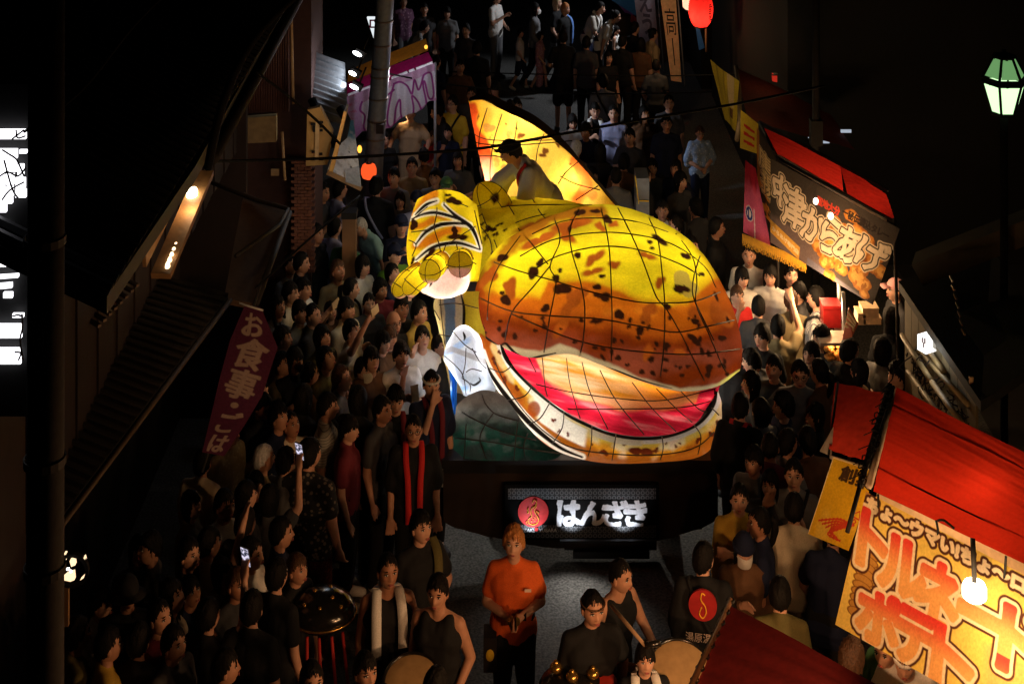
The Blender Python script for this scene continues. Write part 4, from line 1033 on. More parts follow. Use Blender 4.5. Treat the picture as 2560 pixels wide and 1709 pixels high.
rw = empty('round_window', P(180, 1430, 8.8), 'small round warm lit opening with dark figures low at the left edge', 'window')
mb = MB(); mb.poly([P(u, v, 8.8) for (u, v) in ((152, 1448), (166, 1436), (184, 1430), (186, 1449), (176, 1453))], .03, (0, 1, 0)); mb.poly([P(u, v, 8.8) for (u, v) in ((200, 1450), (212, 1438), (217, 1428), (215, 1440))], .03, (0, 1, 0)); mb.poly([P(u, v, 8.8) for (u, v) in ((157, 1412), (160, 1384), (165, 1384), (164, 1402))], .03, (0, 1, 0)); mb.poly([P(u, v, 8.8) for (u, v) in ((207, 1396), (211, 1392), (214, 1404), (211, 1416))], .03, (0, 1, 0)); mb.poly([P(u, v, 8.8) for (u, v) in ((174, 1402), (186, 1394), (188, 1412), (178, 1416))], .03, (0, 1, 0)); mb.build('lit_pane', glow('warm_window', (1, .70, .40), 1.6), rw)
mb = MB(); mb.ell(P(170, 1421, 8.76), (.011, .011, .008), 8, 6); mb.ell(P(177, 1427, 8.76), (.009, .009, .008), 8, 6); mb.build('lamp', glow('warm_spot', (1, .9, .8), 6), rw, True)
mb = MB(); mb.lathe((0, 0, 0), [(.085, 0), (.105, 0), (.105, .03), (.085, .03)], 24); mb.v = [Matrix.Rotation(math.radians(90), 3, 'X') @ v_ + P(182, 1420, 8.82) for v_ in mb.v]; mb.build('ring', BLACK, rw)
mb = MB(); mb.box(P(160, 1505, 8.85), (.06, .03, .28)); mb.build('post', mat('tan_board', ()), rw)

# shop front facing down the street, with corrugated cladding and brick pier
h2 = empty('shop_house', P(640, 700, 16.4), 'dark shop house with corrugated cladding, plaster band and brick pier', 'house')
YB = 16.4
a, b = P(480, -60, YB), P(775, 700, YB)
mb = MB(); mb.box(((a.x + b.x) / 2 - 1, YB + .6, 2.6), (b.x - a.x + 2, 1.0, 5.2)); mb.build('wall', mat('maroon_wall', (.042, .018, .014), .8), h2)
mb = MB()
x0, x1, z0, z1 = P(555, 0, YB).x, P(720, 0, YB).x, P(0, 285, YB).z, P(0, -50, YB).z
n_ = 27
for i in range(n_): mb.tube([(x0 + (x1 - x0) * (i + .5) / n_, YB + .09, z0), (x0 + (x1 - x0) * (i + .5) / n_, YB + .09, z1)], .016, 6)
tag(mb.build('corrugated_sheet', mat('maroon_tin', (.07, .03, .022), .55, .2), h2, True), kind='stuff')
mb = MB(); mb.poly([P(548, 300, YB - .02), P(690, 290, YB - .02), P(690, 355, YB - .02), P(548, 362, YB - .02)], .1, (0, 1, 0)); mb.build('plaster_band', mat('tan_plaster', (.22, .15, .07), .9, bump=.2), h2)
mb = MB()
for r_ in range(34):
    for c_ in range(3):
        x = P(738 + c_ * 17 + (8 if r_ % 2 else 0), 0, YB).x; z = P(0, 400 + r_ * 8.2, YB).z
        mb.box((x, YB - .02 - .004 * ((r_ * 7 + c_) % 3), z), (.072, .1, .032))
tag(mb.build('brick', mat('dark_brick', (.14, .055, .035), .85, bump=.4), h2), kind='stuff')
PIPE = mat('tan_pipe', (.34, .22, .11), .6)
for (u0, v0, u1, v1) in ((727, -20, 733, 260), (705, 330, 712, 450)):
    mb = MB(); mb.tube([P(u0, v0, YB - .12), P(u1, v1, YB - .12)], .017, 8); mb.build('drain_pipe', PIPE, h2, True)
mb = MB(); mb.box(P(688, 430, YB - .06), (.09, .03, .075)); mb.build('meter_plate', PIPE, h2)
mb = MB(); mb.tube([P(488, 440, 14.5), P(640, 500, 14.2), P(720, 522, 14.0), P(700, 560, 13.6), P(590, 640, 12.7)], .02, 6); mb.build('handrail', TIN, h2, True)
mb = MB(); mb.poly([P(610, 480, 14.4), P(722, 530, 14.1), P(640, 760, 12.4), P(560, 745, 12.4)], .05, (0, 0, -1)); mb.build('lower_awning', mat('brown_tin', (.09, .055, .036), .6), h2)
mb = MB(); mb.tube([P(723, 530, 14.08), P(640, 760, 12.38)], .03, 6); mb.build('awning_edge', TIN, h2, True)

ob = empty('banner', P(530, 330, 14.5), 'narrow orange cloth banner hanging by the left house eave', 'banner')
pl = quad(P(522, 262, 14.5), P(546, 258, 14.5), P(546, 398, 14.5), P(511, 400, 14.4))
sheet('cloth', pl, mat('orange_cloth', (.62, .10, .01), .8, trans=.3), ob, 8, 12, wave=.01)
mb = MB(); 
for (t, s0, s1) in ((.55, .1, .6), (.72, .3, .5), (.93, .2, .85)): mb.beam(pl(s0, t)[0] + Vector((0, -.02, 0)), pl(s1, t)[0] + Vector((0, -.02, 0)), .006, .012)
mb.build('ink_stroke', BLACK, ob)
lamp('banner_lamp', P(560, 330, 14.1), 1.3, (1, .5, .2), .05, ob)

ws = empty('shop_sign', P(810, 340, 15.9), 'aged yellow wooden shop sign with worn black strokes by the metal canopy', 'sign')
WS = mat('yellowed_wood', (.40, .24, .075), .7, bump=.3, scale=7)
mb = MB(); mb.poly([P(768, 275, 15.9), P(800, 268, 15.9), P(832, 330, 15.9), P(818, 412, 15.9), P(765, 415, 15.9)], .08, (0, 1, 0)); mb.build('panel', WS, ws)
mb = MB(); mb.poly([P(860, 278, 15.7), P(866, 280, 15.7), P(832, 430, 15.7), P(822, 428, 15.7)], .25, (0, 1, 0)); mb.build('side_frame', mat('warm_frame', (.55, .30, .08), .6), ws)
mb = MB(); mb.poly([P(789, 300, 15.88), P(799, 300, 15.88), P(796, 402, 15.88), P(786, 402, 15.88)], .01, (0, 1, 0)); mb.build('pale_strip', mat('pale_strip', (.55, .38, .18), .8), ws)
mb = MB()
for (x, y, dx, dy) in ((783, 310, 6, 3), (785, 322, 3, 8), (803, 306, 5, 3), (804, 316, 5, 3), (803, 326, 4, 3), (783, 380, 4, 3), (802, 385, 4, 3), (784, 398, 4, 3), (803, 398, 5, 3)): mb.box(P(x, y, 15.87), (dx * .0088, .01, dy * .0088))
mb.build('worn_stroke', BLACK, ws)
lamp('sign_wash', P(830, 300, 15.3), 2.0, WARM, .06, ws)

cn = empty('metal_canopy', P(825, 220, 16.6), 'corrugated metal canopy lit cold white by three floodlights', 'canopy')
V, Fc = [], []
for i in range(60):
    for j in range(10):
        t, s_ = i / 59, j / 9
        p0 = P(780, 130 + 150 * t, 17.0 - .5 * t); p1 = P(862 + 10 * t, 160 + 155 * t, 16.7 - .5 * t)
        V.append(p0.lerp(p1, s_) + Vector((0, .0, .03 * math.sin(t * 62))))
Fc = [(i * 10 + j, i * 10 + j + 1, (i + 1) * 10 + j + 1, (i + 1) * 10 + j) for i in range(59) for j in range(9)]
link('corrugated_sheet', meshdata('corrugated_sheet', rel(V, cn), Fc), cn, mat('zinc', (.30, .31, .33), .35, .7))
mb = MB(); mb.tube([P(779, 128, 17.0), P(779, 285, 16.5)], .02, 6); mb.build('edge_rail', STEEL, cn, True)
mb = MB(); mb.tube([P(780, 250, 16.4), P(800, 300, 16.2), P(840, 360, 15.9), P(858, 340, 15.9), P(866, 300, 16.0), P(850, 270, 16.1)], .05, 8)
mb.build('hose', CABLE, None, True); tag(bpy.data.objects['hose'], 'thick black cable loop hanging before the yellow wooden sign', 'cable')
for (u, v, du) in ((893, 135, 12), (881, 184, 10), (885, 218, 12)):
    fl = empty('floodlight', P(u, v, 16.55), {135: 'topmost of three cold white floodlights beside the metal canopy', 184: 'middle one of three cold floodlights beside the metal canopy', 218: 'lowest of three cold floodlights beside the metal canopy'}[v], 'floodlight', 'floodlights beside the metal canopy')
    c_ = P(u, v, 16.55); R = RY(28)
    mb = MB(); mb.box(c_ + Vector((.03, .05, .0)), (.13, .09, .075), R); mb.build('housing', BLACK, fl)
    mb = MB(); mb.ell(c_, (du * .0048, .02, .022), 16, 8, R); mb.build('lens', glow('cold_lens', (.85, .93, 1), 14), fl, True)
    lamp('flood', c_ + Vector((-.10, -.06, .05)), 9, (.80, .90, 1), .03, fl, math.radians(100), P(800, v + 10, 16.8))
    mb = MB(); mb.tube([c_ + Vector((.05, .1, 0)), c_ + Vector((.10, .35, .12))], .012, 6); mb.build('bracket', BLACK, fl, True)

tb_ = empty('tilted_board', P(862, 400, 16.1), 'tilted whitewashed board catching cold light left of the grey pole', 'sign')
pl = quad(P(858, 305, 16.3), P(884, 300, 16.3), P(904, 470, 15.8), P(818, 428, 15.8))
def paint_tb(s, t):
    C = np.ones(s.shape + (3,)) * np.array((.62, .62, .62)); nz = fnoise(np.stack([s, t * 3], -1), 14, 12).reshape(s.shape)
    C = mixc(C, (.06, .16, .22), 1 - sstep(.20, .36, t + .05 * nz)); C = mixc(C, (.38, .36, .34), .7 * sstep(.1, .6, nz)); C = mixc(C, (.03, .03, .03), 1 - sstep(.02, .05, np.hypot((s - .62), (t - .52) * 2.2) + .03 * nz)); return mixc(C, (.03, .03, .03), 1 - sstep(.02, .06, np.hypot((s - .7), (t - .75) * 2) + .04 * nz))
sheet('board', pl, paper('painted_board', .0), tb_, 40, 60, paint_tb)
mb = MB(); mb.beam(P(818, 430, 15.78), P(904, 472, 15.78), .02, .05); mb.build('lower_edge', mat('tan_board', ()), tb_)
mb = MB(); mb.poly([P(u, v, 15.76) for u, v in ((862, 425), (897, 415), (903, 468), (864, 455))], .006, (0, 1, 0)); mb.build('foil_patch', mat('crumpled_foil', (.75, .78, .82), .25, .6, bump=.9, scale=35), tb_)
lamp('board_light', P(880, 380, 15.2) + Vector((.1, -.2, .1)), 5, (.78, .88, 1), .06, tb_)

gp = empty('steel_pole', (P(930, 600, 19.3).x, 19.3, 0), 'grey round steel pole with bands in front of the pink stall curtain', 'pole')
mb = MB(); mb.tube([(P(925, 0, 19.3).x, 19.3, 0), P(935, 400, 19.3), P(966, -40, 19.3), P(972, -140, 19.3)], (.135, .125, .118, .115), 20); mb.build('shaft', mat('grey_pole_paint', (.17, .19, .22), .55, .2, bump=.15), gp, True)
for v in (52, 112, 168, 190, 245, 300, 345): mb = MB(); c_ = P(966 - (v + 40) * .07, v, 19.3); mb.lathe(c_, [(.122, -.012), (.130, -.012), (.130, .012), (.122, .012)], 20); mb.build('band', mat('worn_metal', ()), gp, True)
mb = MB(); mb.box(P(950, 322, 19.15), (.10, .06, .12)); mb.build('plate', TIN, gp)

rl = empty('round_lantern', P(916, 430, 18.4), 'orange red paper lantern half hidden left of the steel pole', 'lantern')
mb = MB(); mb.lathe(P(922, 428, 18.5), [(.04, .10), (.08, .08), (.10, .03), (.10, -.03), (.08, -.08), (.04, -.10)], 20); mb.build('paper_body', glow('red_lantern_paper', (1, .10, .02), 1.1), rl, True)
mb = MB(); mb.lathe(P(922, 428, 18.5), [(.04, .10), (.04, .12), (.02, .12)], 16); mb.build('top_ring', BLACK, rl)
mb = MB(); mb.ell(P(899, 373, 18.6), (.03, .03, .05), 10, 8); o = mb.build('lamp_bulb', glow('amber', (1, .45, .05), 2), None, True); tag(o, 'small amber bulb under the pink curtain left of the steel pole', 'bulb')

# stall with orange and magenta awning and pink scalloped curtain
ps = empty('market_stall', P(985, 300, 20.8), 'stall with orange and magenta striped awning and pink scalloped curtain', 'stall')
q = lambda u, v, y=20.6: P(u, v, y)
pl = quad(q(870, 175, 21.2), q(1064, 94, 21.2), q(1070, 126, 20.9), q(868, 205, 20.9)); sheet('orange_awning', pl, mat('orange_awning', (.60, .25, .02), .8, trans=.35), ps, 20, 6, wave=.01)
pl = quad(q(868, 207, 20.9), q(1070, 128, 20.9), q(1083, 155, 20.6), q(866, 238, 20.6)); sheet('magenta_awning', pl, mat('magenta_awning', (.50, .012, .16), .8, trans=.35), ps, 20, 6, wave=.01)
for (s0, s1) in ((.02, .3), (.52, .70), (.72, .78), (.80, .99)): mb = MB(); a_, b_ = q(866, 240, 20.58), q(1084, 156, 20.58); mb.beam(a_.lerp(b_, s0), a_.lerp(b_, s1), .03, .04); mb.build('white_tape', mat('white_tape', (.8, .8, .85), .6), ps)
CW, CH = 240, 120
ss, tt = np.meshgrid(np.linspace(0, 1, CW), np.linspace(0, 1, CH))
tl, tr, br, bl = (862, 244), (1086, 158), (1092, 285), (858, 372)
Uc = (1 - tt) * (tl[0] + (tr[0] - tl[0]) * ss) + tt * (bl[0] + (br[0] - bl[0]) * ss); Vc = (1 - tt) * (tl[1] + (tr[1] - tl[1]) * ss) + tt * (bl[1] + (br[1] - bl[1]) * ss)
hem = np.interp(ss[0], [0, .08, .16, .2, .3, .44, .52, .6, .7, .78, .86, .92, 1], [.90, .98, .86, .80, .86, .92, .93, .84, .80, .83, .80, .70, .74])
keep_row = (hem * (CH - 1)).astype(int)
C = np.ones((CH, CW, 3)) * np.array((.42, .26, .40)); nz = fnoise(np.stack([ss, tt], -1), 40, 31).reshape(ss.shape)
C = mixc(C, (.36, .16, .34), sstep(.5, .8, tt)); C = mixc(C, (.50, .40, .50), .4 * sstep(0, .8, nz))
C = mixc(C, (.45, .10, .2), .7 * sstep(.3, .5, fnoise(np.stack([Uc / 9, Vc / 14], -1), 5, 33).reshape(ss.shape)) * (1 - sstep(.12, .16, ss)))
outl = []
for (pts) in ([(985, 210), (975, 250), (968, 300), (975, 318), (985, 310), (990, 270), (1000, 250), (1003, 290), (1018, 305), (1030, 300), (1034, 270), (1030, 240), (1045, 255), (1055, 275), (1066, 260), (1058, 215), (1062, 205), (1072, 245), (1084, 240), (1080, 195), (1074, 182), (1060, 188), (1055, 205)],
              [(985, 210), (1000, 205), (1018, 215), (1030, 235), (1036, 200), (1046, 225), (1055, 205)], [(905, 255), (900, 275), (912, 290), (910, 320), (925, 345), (935, 330), (935, 300), (930, 262), (940, 250), (965, 240), (985, 225)], [(960, 290), (955, 330), (975, 345), (1000, 330), (1040, 305), (1080, 270)]):
    d, t = polydist(Uc, Vc, smooth_line(pts, 6)); outl.append(d)
body_ = (Uc > 905) & (Vc - np.interp(Uc, [900, 985, 1036, 1090], [262, 212, 200, 175]) > 0) & (Vc - np.interp(Uc, [900, 925, 950, 975, 1000, 1020, 1050, 1085], [300, 340, 300, 318, 290, 305, 272, 245]) < 0)
C = mixc(C, (.50, .52, .58), .9 * body_.astype(float))
for d in outl: C = mixc(C, (.22, .03, .18), 1 - sstep(1.6, 3.4, d))
W = [P(Uc[j, i], Vc[j, i], 20.5 + .03 * math.sin(ss[j, i] * 40)) for j in range(CH) for i in range(CW)]
Fc = [(j * CW + i, j * CW + i + 1, (j + 1) * CW + i + 1, (j + 1) * CW + i) for j in range(CH - 1) for i in range(CW - 1) if j < min(keep_row[i], keep_row[i + 1])]
link('pink_curtain', meshdata('pink_curtain', rel(W, ps), Fc, True, C.reshape(-1, 3)), ps, paper('printed_cloth', .35))
for (u, v) in ((862, 240), (1088, 156)): mb = MB(); mb.tube([P(u, v, 20.55), Vector((P(u, v, 20.55).x, 20.55, 0))], .02, 8); mb.build('post', STEEL, ps, True)
for (u, v, e) in ((1000, 230, 17), (1060, 120, 6)): lamp('stall_lamp', P(u, v, 19.6) + Vector((0, .0, .2)), e, (.95, .85, .95), .08, ps)
lamp('inner_lamp', P(1010, 300, 21.0), 2.5, WARM, .08, ps)
lamp('added_child_spot', P(1088, 120, 20.2), 230, (.80, .88, 1), .04, ps, math.radians(17), P(1745, 400, 21.5))  # added spot without a seen source, brightens the child in the robe
mb = MB(); mb.ell(P(1065, 118, 20.5), (.025, .025, .03), 8, 6); mb.build('hook_lamp', glow('amber', (1, .5, .1), 2), ps, True)

lsn = empty('lit_sign', P(932, 80, 22.5), 'small white lit sign with a red square seal above the floodlights', 'sign')
pl = quad(P(917, 45, 22.5), P(950, 45, 22.5), P(948, 118, 22.5), P(940, 118, 22.5))
mb = MB(); mb.poly([P(917, 45, 22.5), P(950, 45, 22.5), P(948, 118, 22.5), P(941, 118, 22.5)], .08, (0, 1, 0)); mb.build('panel', glow('sign_white', (.88, .95, 1), .95), lsn)
mb = MB(); mb.box(P(934, 60, 22.46), (.13, .01, .13)); mb.build('red_seal', mat('seal_red', (.2, .01, .04), .7), lsn)
mb = MB(); mb.box(P(934, 60, 22.44), (.075, .01, .08)); mb.build('seal_mark', glow('sign_white', (), 1), lsn)
mb = MB()
for (x, y, dx, dy) in ((941, 82, 3, 3), (943, 92, 3, 5), (944, 104, 2, 4)): mb.box(P(x, y, 22.46), (dx * .008, .01, dy * .008))
mb.build('ink_stroke', BLACK, lsn)

nb = empty('banner', P(580, 1000, 11.6), 'slanting purple banner with pale lettering about meals over the left crowd', 'banner')
pl0 = [(632, 765), (676, 835), (690, 870), (560, 1075)]
def npl(s, t):
    a = np.array([(612, 763), (575, 850), (548, 950), (522, 1060), (505, 1130)], float); b = np.array([(652, 768), (694, 868), (655, 990), (610, 1065), (560, 1140)], float)
    x = t * 4; i = min(3, int(x)); f = x - i
    A = a[i] * (1 - f) + a[i + 1] * f; B = b[i] * (1 - f) + b[i + 1] * f; c_ = A * (1 - s) + B * s
    return P(c_[0], c_[1], 11.9 - .5 * t), Vector((0, -1, .2)).normalized()
def paint_nb(s, t):
    C = np.ones(s.shape + (3,)) * np.array((.10, .022, .058))
    for c_, r_ in (('お', (.22, .78, .05, .20)), ('食', (.18, .82, .22, .39)), ('事', (.18, .82, .40, .57)), ('・', (.44, .58, .60, .63)), ('ご', (.25, .80, .66, .81)), ('は', (.2, .8, .84, .98))):
        C = mixc(C, (.42, .31, .26), 1 - sstep(.003, .008, letter_field(s, t, c_, r_, (.19, 1.3), .1)))
    return C
sheet('cloth', npl, paper('purple_print', .2), nb, 60, 340, paint_nb, wave=.004)
mb = MB(); mb.tube([P(655, 700, 12.2), P(505, 1180, 11.35)], .011, 7); mb.build('pole', mat('dark_pole', (.03, .03, .03), .5), nb, True)
mb = MB(); mb.tube([P(598, 758, 11.88), P(658, 776, 11.88)], .008, 6); mb.build('cross_bar', mat('white_bar', (.6, .6, .6), .6), nb, True)

# loose posts in the left crowd
po = empty('wooden_post', PZ(868, 690, 0), 'square wooden post with a cap standing in the left crowd', 'post')
mb = MB(); a_ = P(874, 540, 16.2); mb.box((a_.x, 16.2, a_.z / 2), (.15, .15, a_.z)); mb.build('shaft', mat('brown_post', (.16, .085, .04), .7, bump=.4, scale=6), po)
mb = MB(); mb.box((a_.x, 16.2, a_.z + .03), (.17, .17, .07)); mb.build('cap', BLACK, po)
cb = empty('steel_cabinet', PZ(1608, 600, 0), 'narrow grey street cabinet with yellow edge marks behind the lantern', 'cabinet')
a_ = P(1606, 440, 17.2); mb = MB(); mb.box((a_.x, 17.3, a_.z / 2), (.15, .35, a_.z)); mb.build('box', mat('cabinet_grey', (.12, .13, .15), .6), cb)
mb = MB(); mb.tube([P(1588, 440, 17.1), P(1597, 510, 17.1)], .006, 5); mb.tube([P(1596, 502, 17.1), P(1622, 503, 17.1)], .008, 5); mb.build('yellow_tape', mat('yellow_tape', (.6, .4, .02), .6), cb)

# dark houses closing the street on both sides further up
DKW = mat('night_wall', (.008, .007, .006), .9, bump=.2)
for (x0, x1, y0, y1, z, lab) in ((-9, -3.9, 21.5, 40, 5.5, 'black silhouette of a house behind the pink curtain stall'), (3.75, 9, 19.6, 27.0, 4.4, 'black house front behind the dark stalls at upper right'), (3.6, 9, 27.4, 40, 5.2, 'unlit house at the top right beyond the red paper lantern')):
    hh = empty('townhouse', ((x0 + x1) / 2, (y0 + y1) / 2, 0), lab, 'house')
    mb = MB(); mb.box(((x0 + x1) / 2, (y0 + y1) / 2, z / 2 - .2), (x1 - x0, y1 - y0, z - .4)); mb.build('wall', DKW, hh)
    mb = MB(); mb.box(((x0 + x1) / 2, (y0 + y1) / 2, z - .15), (x1 - x0 + .6, y1 - y0 + .4, .12)); mb.build('roof', ROOFT, hh)

# ================================================================== TOP OF THE STREET
cs = empty('market_stall', P(1580, 80, 30), 'brightly lit stall with blue and pink printed canopy at the top edge', 'stall')
def paint_cs(s, t):
    C = np.ones(s.shape + (3,)) * np.array((.15, .45, .75)); C = mixc(C, (.75, .78, .85), 1 - sstep(.28, .34, np.hypot(s - .5, (t - .25) * .9))); C = mixc(C, (.75, .04, .40), 1 - sstep(.2, .23, np.hypot(s - .55, (t - .2) * .9))); return mixc(C, (.8, .8, .85), 1 - sstep(.02, .04, np.abs(np.hypot(s - .55, (t - .2) * .9) - .26)))
sheet('canopy', quad(P(1520, -60, 30), P(1600, -60, 29.6), P(1590, 40, 29), P(1530, 2, 29.4)), paper('printed_canopy', .6), cs, 60, 60, paint_cs)
mb = MB(); mb.poly([P(1530, 2, 29.4), P(1545, 12, 29.3), P(1562, 32, 29.2), P(1590, 40, 29.1), P(1585, 8, 29.6)], .02, (0, 1, 0)); mb.build('plastic_toys', mat('purple_plastic', (.4, .12, .45), .25, trans=.3), cs)
mb = MB()
for u in (1556, 1562, 1570): mb.tube([P(u, 30, 29.4), P(u, 75, 29.4)], .014, 6)
mb.build('chrome_post', mat('chrome', (.7, .7, .75), .15, .9), cs, True)
mb = MB(); mb.poly([P(1578, 35, 29.2), P(1590, 45, 29.2), P(1592, 62, 29.2), P(1576, 55, 29.2)], .02, (0, 1, 0)); mb.build('red_flap', mat('red_flap', (.6, .03, .03), .7), cs)
mb = MB(); a_ = PZ(1600, 120, .9); mb.box((a_.x + .3, 29.6, .45), (1.2, .6, .9)); mb.build('counter', DARKWOOD, cs)
mb = MB(); mb.box((P(1565, 0, 29.6).x, 29.6, 2.55), (.5, .05, .05)); mb.build('tube_lamp', glow('cold_tube', (.9, .95, 1), 14), cs)
lamp('stall_lamp', Vector((2.95, 27.6, 3.0)), 260, (.92, .95, 1), .12, cs, math.radians(78), (0.3, 26.8, .3))

def nobori(name, place, m, words, ink_m, rect, label, polepts, off=.03, outline=None):
    r = empty(name, place(.5, 1)[0], label, 'banner')
    sheet('cloth', place, m, r, 8, 30, wave=.012)
    if outline is not None: write(words, place, rect, outline, r, offset=off + .04, lift=.010, vertical=True)
    write(words, place, rect, ink_m, r, offset=off, lift=.014, vertical=True)
    mb = MB(); mb.tube(polepts, .014, 7); mb.build('pole', STEEL, r, True)
    return r
nobori('banner', quad(P(1582, -40, 27.5), P(1634, -40, 27.5), P(1650, 168, 27.3), P(1606, 172, 27.3)), mat('grey_lilac_cloth', (.36, .28, .32), .85, trans=.3), 'えう', mat('grey_ink', (.10, .07, .09), .8), (.2, .8, .10, .62), 'pale lilac grey banner with dark brush letters at the top of the street', [P(1640, -60, 27.6), P(1660, 180, 27.6)])
tn = nobori('banner', quad(P(1648, -30, 25), P(1688, -30, 25), P(1704, 206, 24.7), P(1678, 202, 24.7)), mat('tan_cloth', (.62, .40, .22), .85, trans=.3), '高ー', BLACK, (.12, .88, .22, .86), 'tan banner with outlined brush letters left of the red paper lantern', [P(1692, -40, 25.1), P(1712, 215, 25.1)], off=.0)
lamp('banner_lamp', P(1668, 60, 23.4), 22, WARM, .08, tn)
ch = empty('paper_lantern', P(1752, 30, 23.6), 'big round red paper lantern with black lettering at the top edge', 'lantern')
mb = MB(); c_ = P(1752, 22, 23.6); prof = [(.10, .28)]
for k in range(15):
    z = .26 - .52 * k / 14; r_ = .205 * math.sqrt(max(.25, 1 - (z / .33) ** 2)); prof += [(r_, z), (r_ - .008, z - .018)]
prof += [(.10, -.28)]
mb.lathe(c_, prof, 28); mb.build('paper_body', mat('red_paper', (.80, .03, .025), .7, trans=.75), ch, True)
mb = MB(); mb.lathe(c_, [(.04, -.28), (.10, -.28), (.10, -.31), (.04, -.31)], 20); mb.lathe(c_, [(.04, .28), (.10, .28), (.10, .31), (.04, .31)], 20); mb.build('black_ring', BLACK, ch)
lamp('lantern_lamp', c_ + Vector((0, 0, -.10)), 5.5, (1, .75, .5), .04, ch)
mb = MB()
for k, (dz, wd) in enumerate(((.10, .05), (.07, .07), (.03, .05), (.0, .07), (-.04, .05), (-.08, .06), (-.11, .05), (-.14, .04))): mb.box(c_ + Vector((.13 + .01 * (k % 2), -.165, dz)), (wd, .01, .016), Matrix.Rotation(.7, 3, 'Z'))
mb.build('ink_stroke', BLACK, ch)
ch2 = empty('paper_lantern', P(1719, 8, 24.2), 'pale glowing lantern close left of the red paper lantern', 'lantern')
mb = MB(); mb.lathe(P(1722, 0, 24.2), [(.06, .2), (.10, .15), (.11, 0), (.10, -.12), (.06, -.16)], 18); mb.build('paper_body', glow('pale_lantern', (1, .55, .35), 1.5), ch2, True)
mb = MB(); mb.lathe(P(1722, 0, 24.2), [(.03, -.16), (.06, -.16), (.06, -.18), (.03, -.18)], 14); mb.build('ring', BLACK, ch2)
mb = MB(); mb.poly([P(1738, 60, 24), P(1746, 62, 24), P(1762, 120, 24), P(1748, 126, 24)], .05, (0, 1, 0)); tag(mb.build('blue_tarp', mat('blue_tarp', (.02, .10, .35), .5, trans=.3)), 'strip of blue tarpaulin under the red paper lantern', 'tarpaulin')
mb = MB(); mb.tube([P(1765, 60, 23.8), P(1766, 130, 23.8)], .02, 6); tag(mb.build('stall_post', mat('brown_post', ()), None, True), 'brown stall post below the red paper lantern', 'post')

# ================================================================== RIGHT SIDE STALLS
ys = empty('market_stall', P(1900, 300, 18.6), 'dark stall with yellow fringed curtain behind the fried chicken stall', 'stall')
def paint_yc(s, t):
    nz = fnoise(np.stack([s * 6, t * .6], -1), 5, 51).reshape(s.shape); C = np.ones(s.shape + (3,)) * np.array((.50, .36, .03)); C = mixc(C, (.20, .13, .02), .8 * sstep(.1, .6, nz))
    C = mixc(C, (.55, .40, .18), .9 * ((np.abs(s - .72) < .12) & (t < .6)).astype(float)); return mixc(C, (.10, .03, .02), .9 * ((np.abs(s - .72) < .1) & (t > .62) & (t < .8)).astype(float))
YC = paper('yellow_cloth', .45)
sheet('yellow_curtain', quad(P(1772, 150, 19.2), P(1842, 205, 18.8), P(1835, 330, 18.8), P(1808, 300, 19.0)), YC, ys, 40, 50, paint_yc, wave=.03)
def paint_y2(s, t):
    C = np.ones(s.shape + (3,)) * np.array((.42, .28, .02)); 
    for t0 in (.35, .56, .78): C = mixc(C, (.35, .02, .01), ((np.abs(t - t0 - (s - .5) * .05) < .045) & (np.abs(s - .5) < .32)).astype(float))
    return C
sheet('yellow_banner', quad(P(1852, 275, 17.6), P(1896, 310, 17.4), P(1894, 385, 17.4), P(1850, 370, 17.6)), YC, ys, 30, 40, paint_y2)
sheet('roof_cloth', quad(P(1842, 165, 20.0), P(2080, 280, 19.2), P(2140, 370, 17.6), P(1870, 292, 18.2)), mat('dark_red_cloth', (.12, .022, .012), .8, trans=.3), ys, 30, 10, wave=.03)
mb = MB(); mb.tube([P(1840, 168, 19.9), P(1848, 225, 19.2), P(1850, 300, 18.2), P(1842, 350, 17.8)], .03, 7); mb.build('rope_post', mat('rope_brown', (.12, .08, .04), .8, bump=.5), ys, True)
lamp('stall_lamp', P(1925, 205, 19.3) + Vector((0, 0, .25)), 1.0, WARM, .03, ys)
lamp('stall_lamp', P(1825, 240, 17.9), 5, (1, .75, .4), .05, ys)
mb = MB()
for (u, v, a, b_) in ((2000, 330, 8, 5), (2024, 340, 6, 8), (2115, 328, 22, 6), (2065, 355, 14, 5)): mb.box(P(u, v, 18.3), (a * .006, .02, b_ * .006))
mb.build('pale_bit', glow('pale_bit_glow', (.75, .85, 1), .5), ys)  # small pale bits, their brightness put in as a glow
fl_ = empty('paper_lantern', P(1937, 196, 19), 'tiny square red lantern above the dark stall roof', 'lantern')
mb = MB(); mb.poly([P(1931, 186, 19), P(1943, 187, 19), P(1943, 206, 19), P(1932, 204, 19)], .06, (0, 1, 0)); mb.build('paper_body', glow('dim_red', (.8, .04, .02), .5), fl_)
mb = MB(); mb.box(P(1937, 186, 19.03), (.08, .08, .015)); mb.build('cap', BLACK, fl_)
dp = empty('lamp_post', PZ(2040, 700, 0), 'thin black post rising behind the fried chicken stall', 'post')
mb = MB(); a_ = P(2040, 300, 17.2); mb.tube([(a_.x, 17.2, 0), (a_.x, 17.2, 4.6)], .045, 10); mb.build('shaft', BLACK, dp, True)
mb = MB(); mb.box((a_.x, 17.2, P(0, 330, 17.2).z), (.14, .14, .3)); mb.build('junction_box', BLACK, dp)

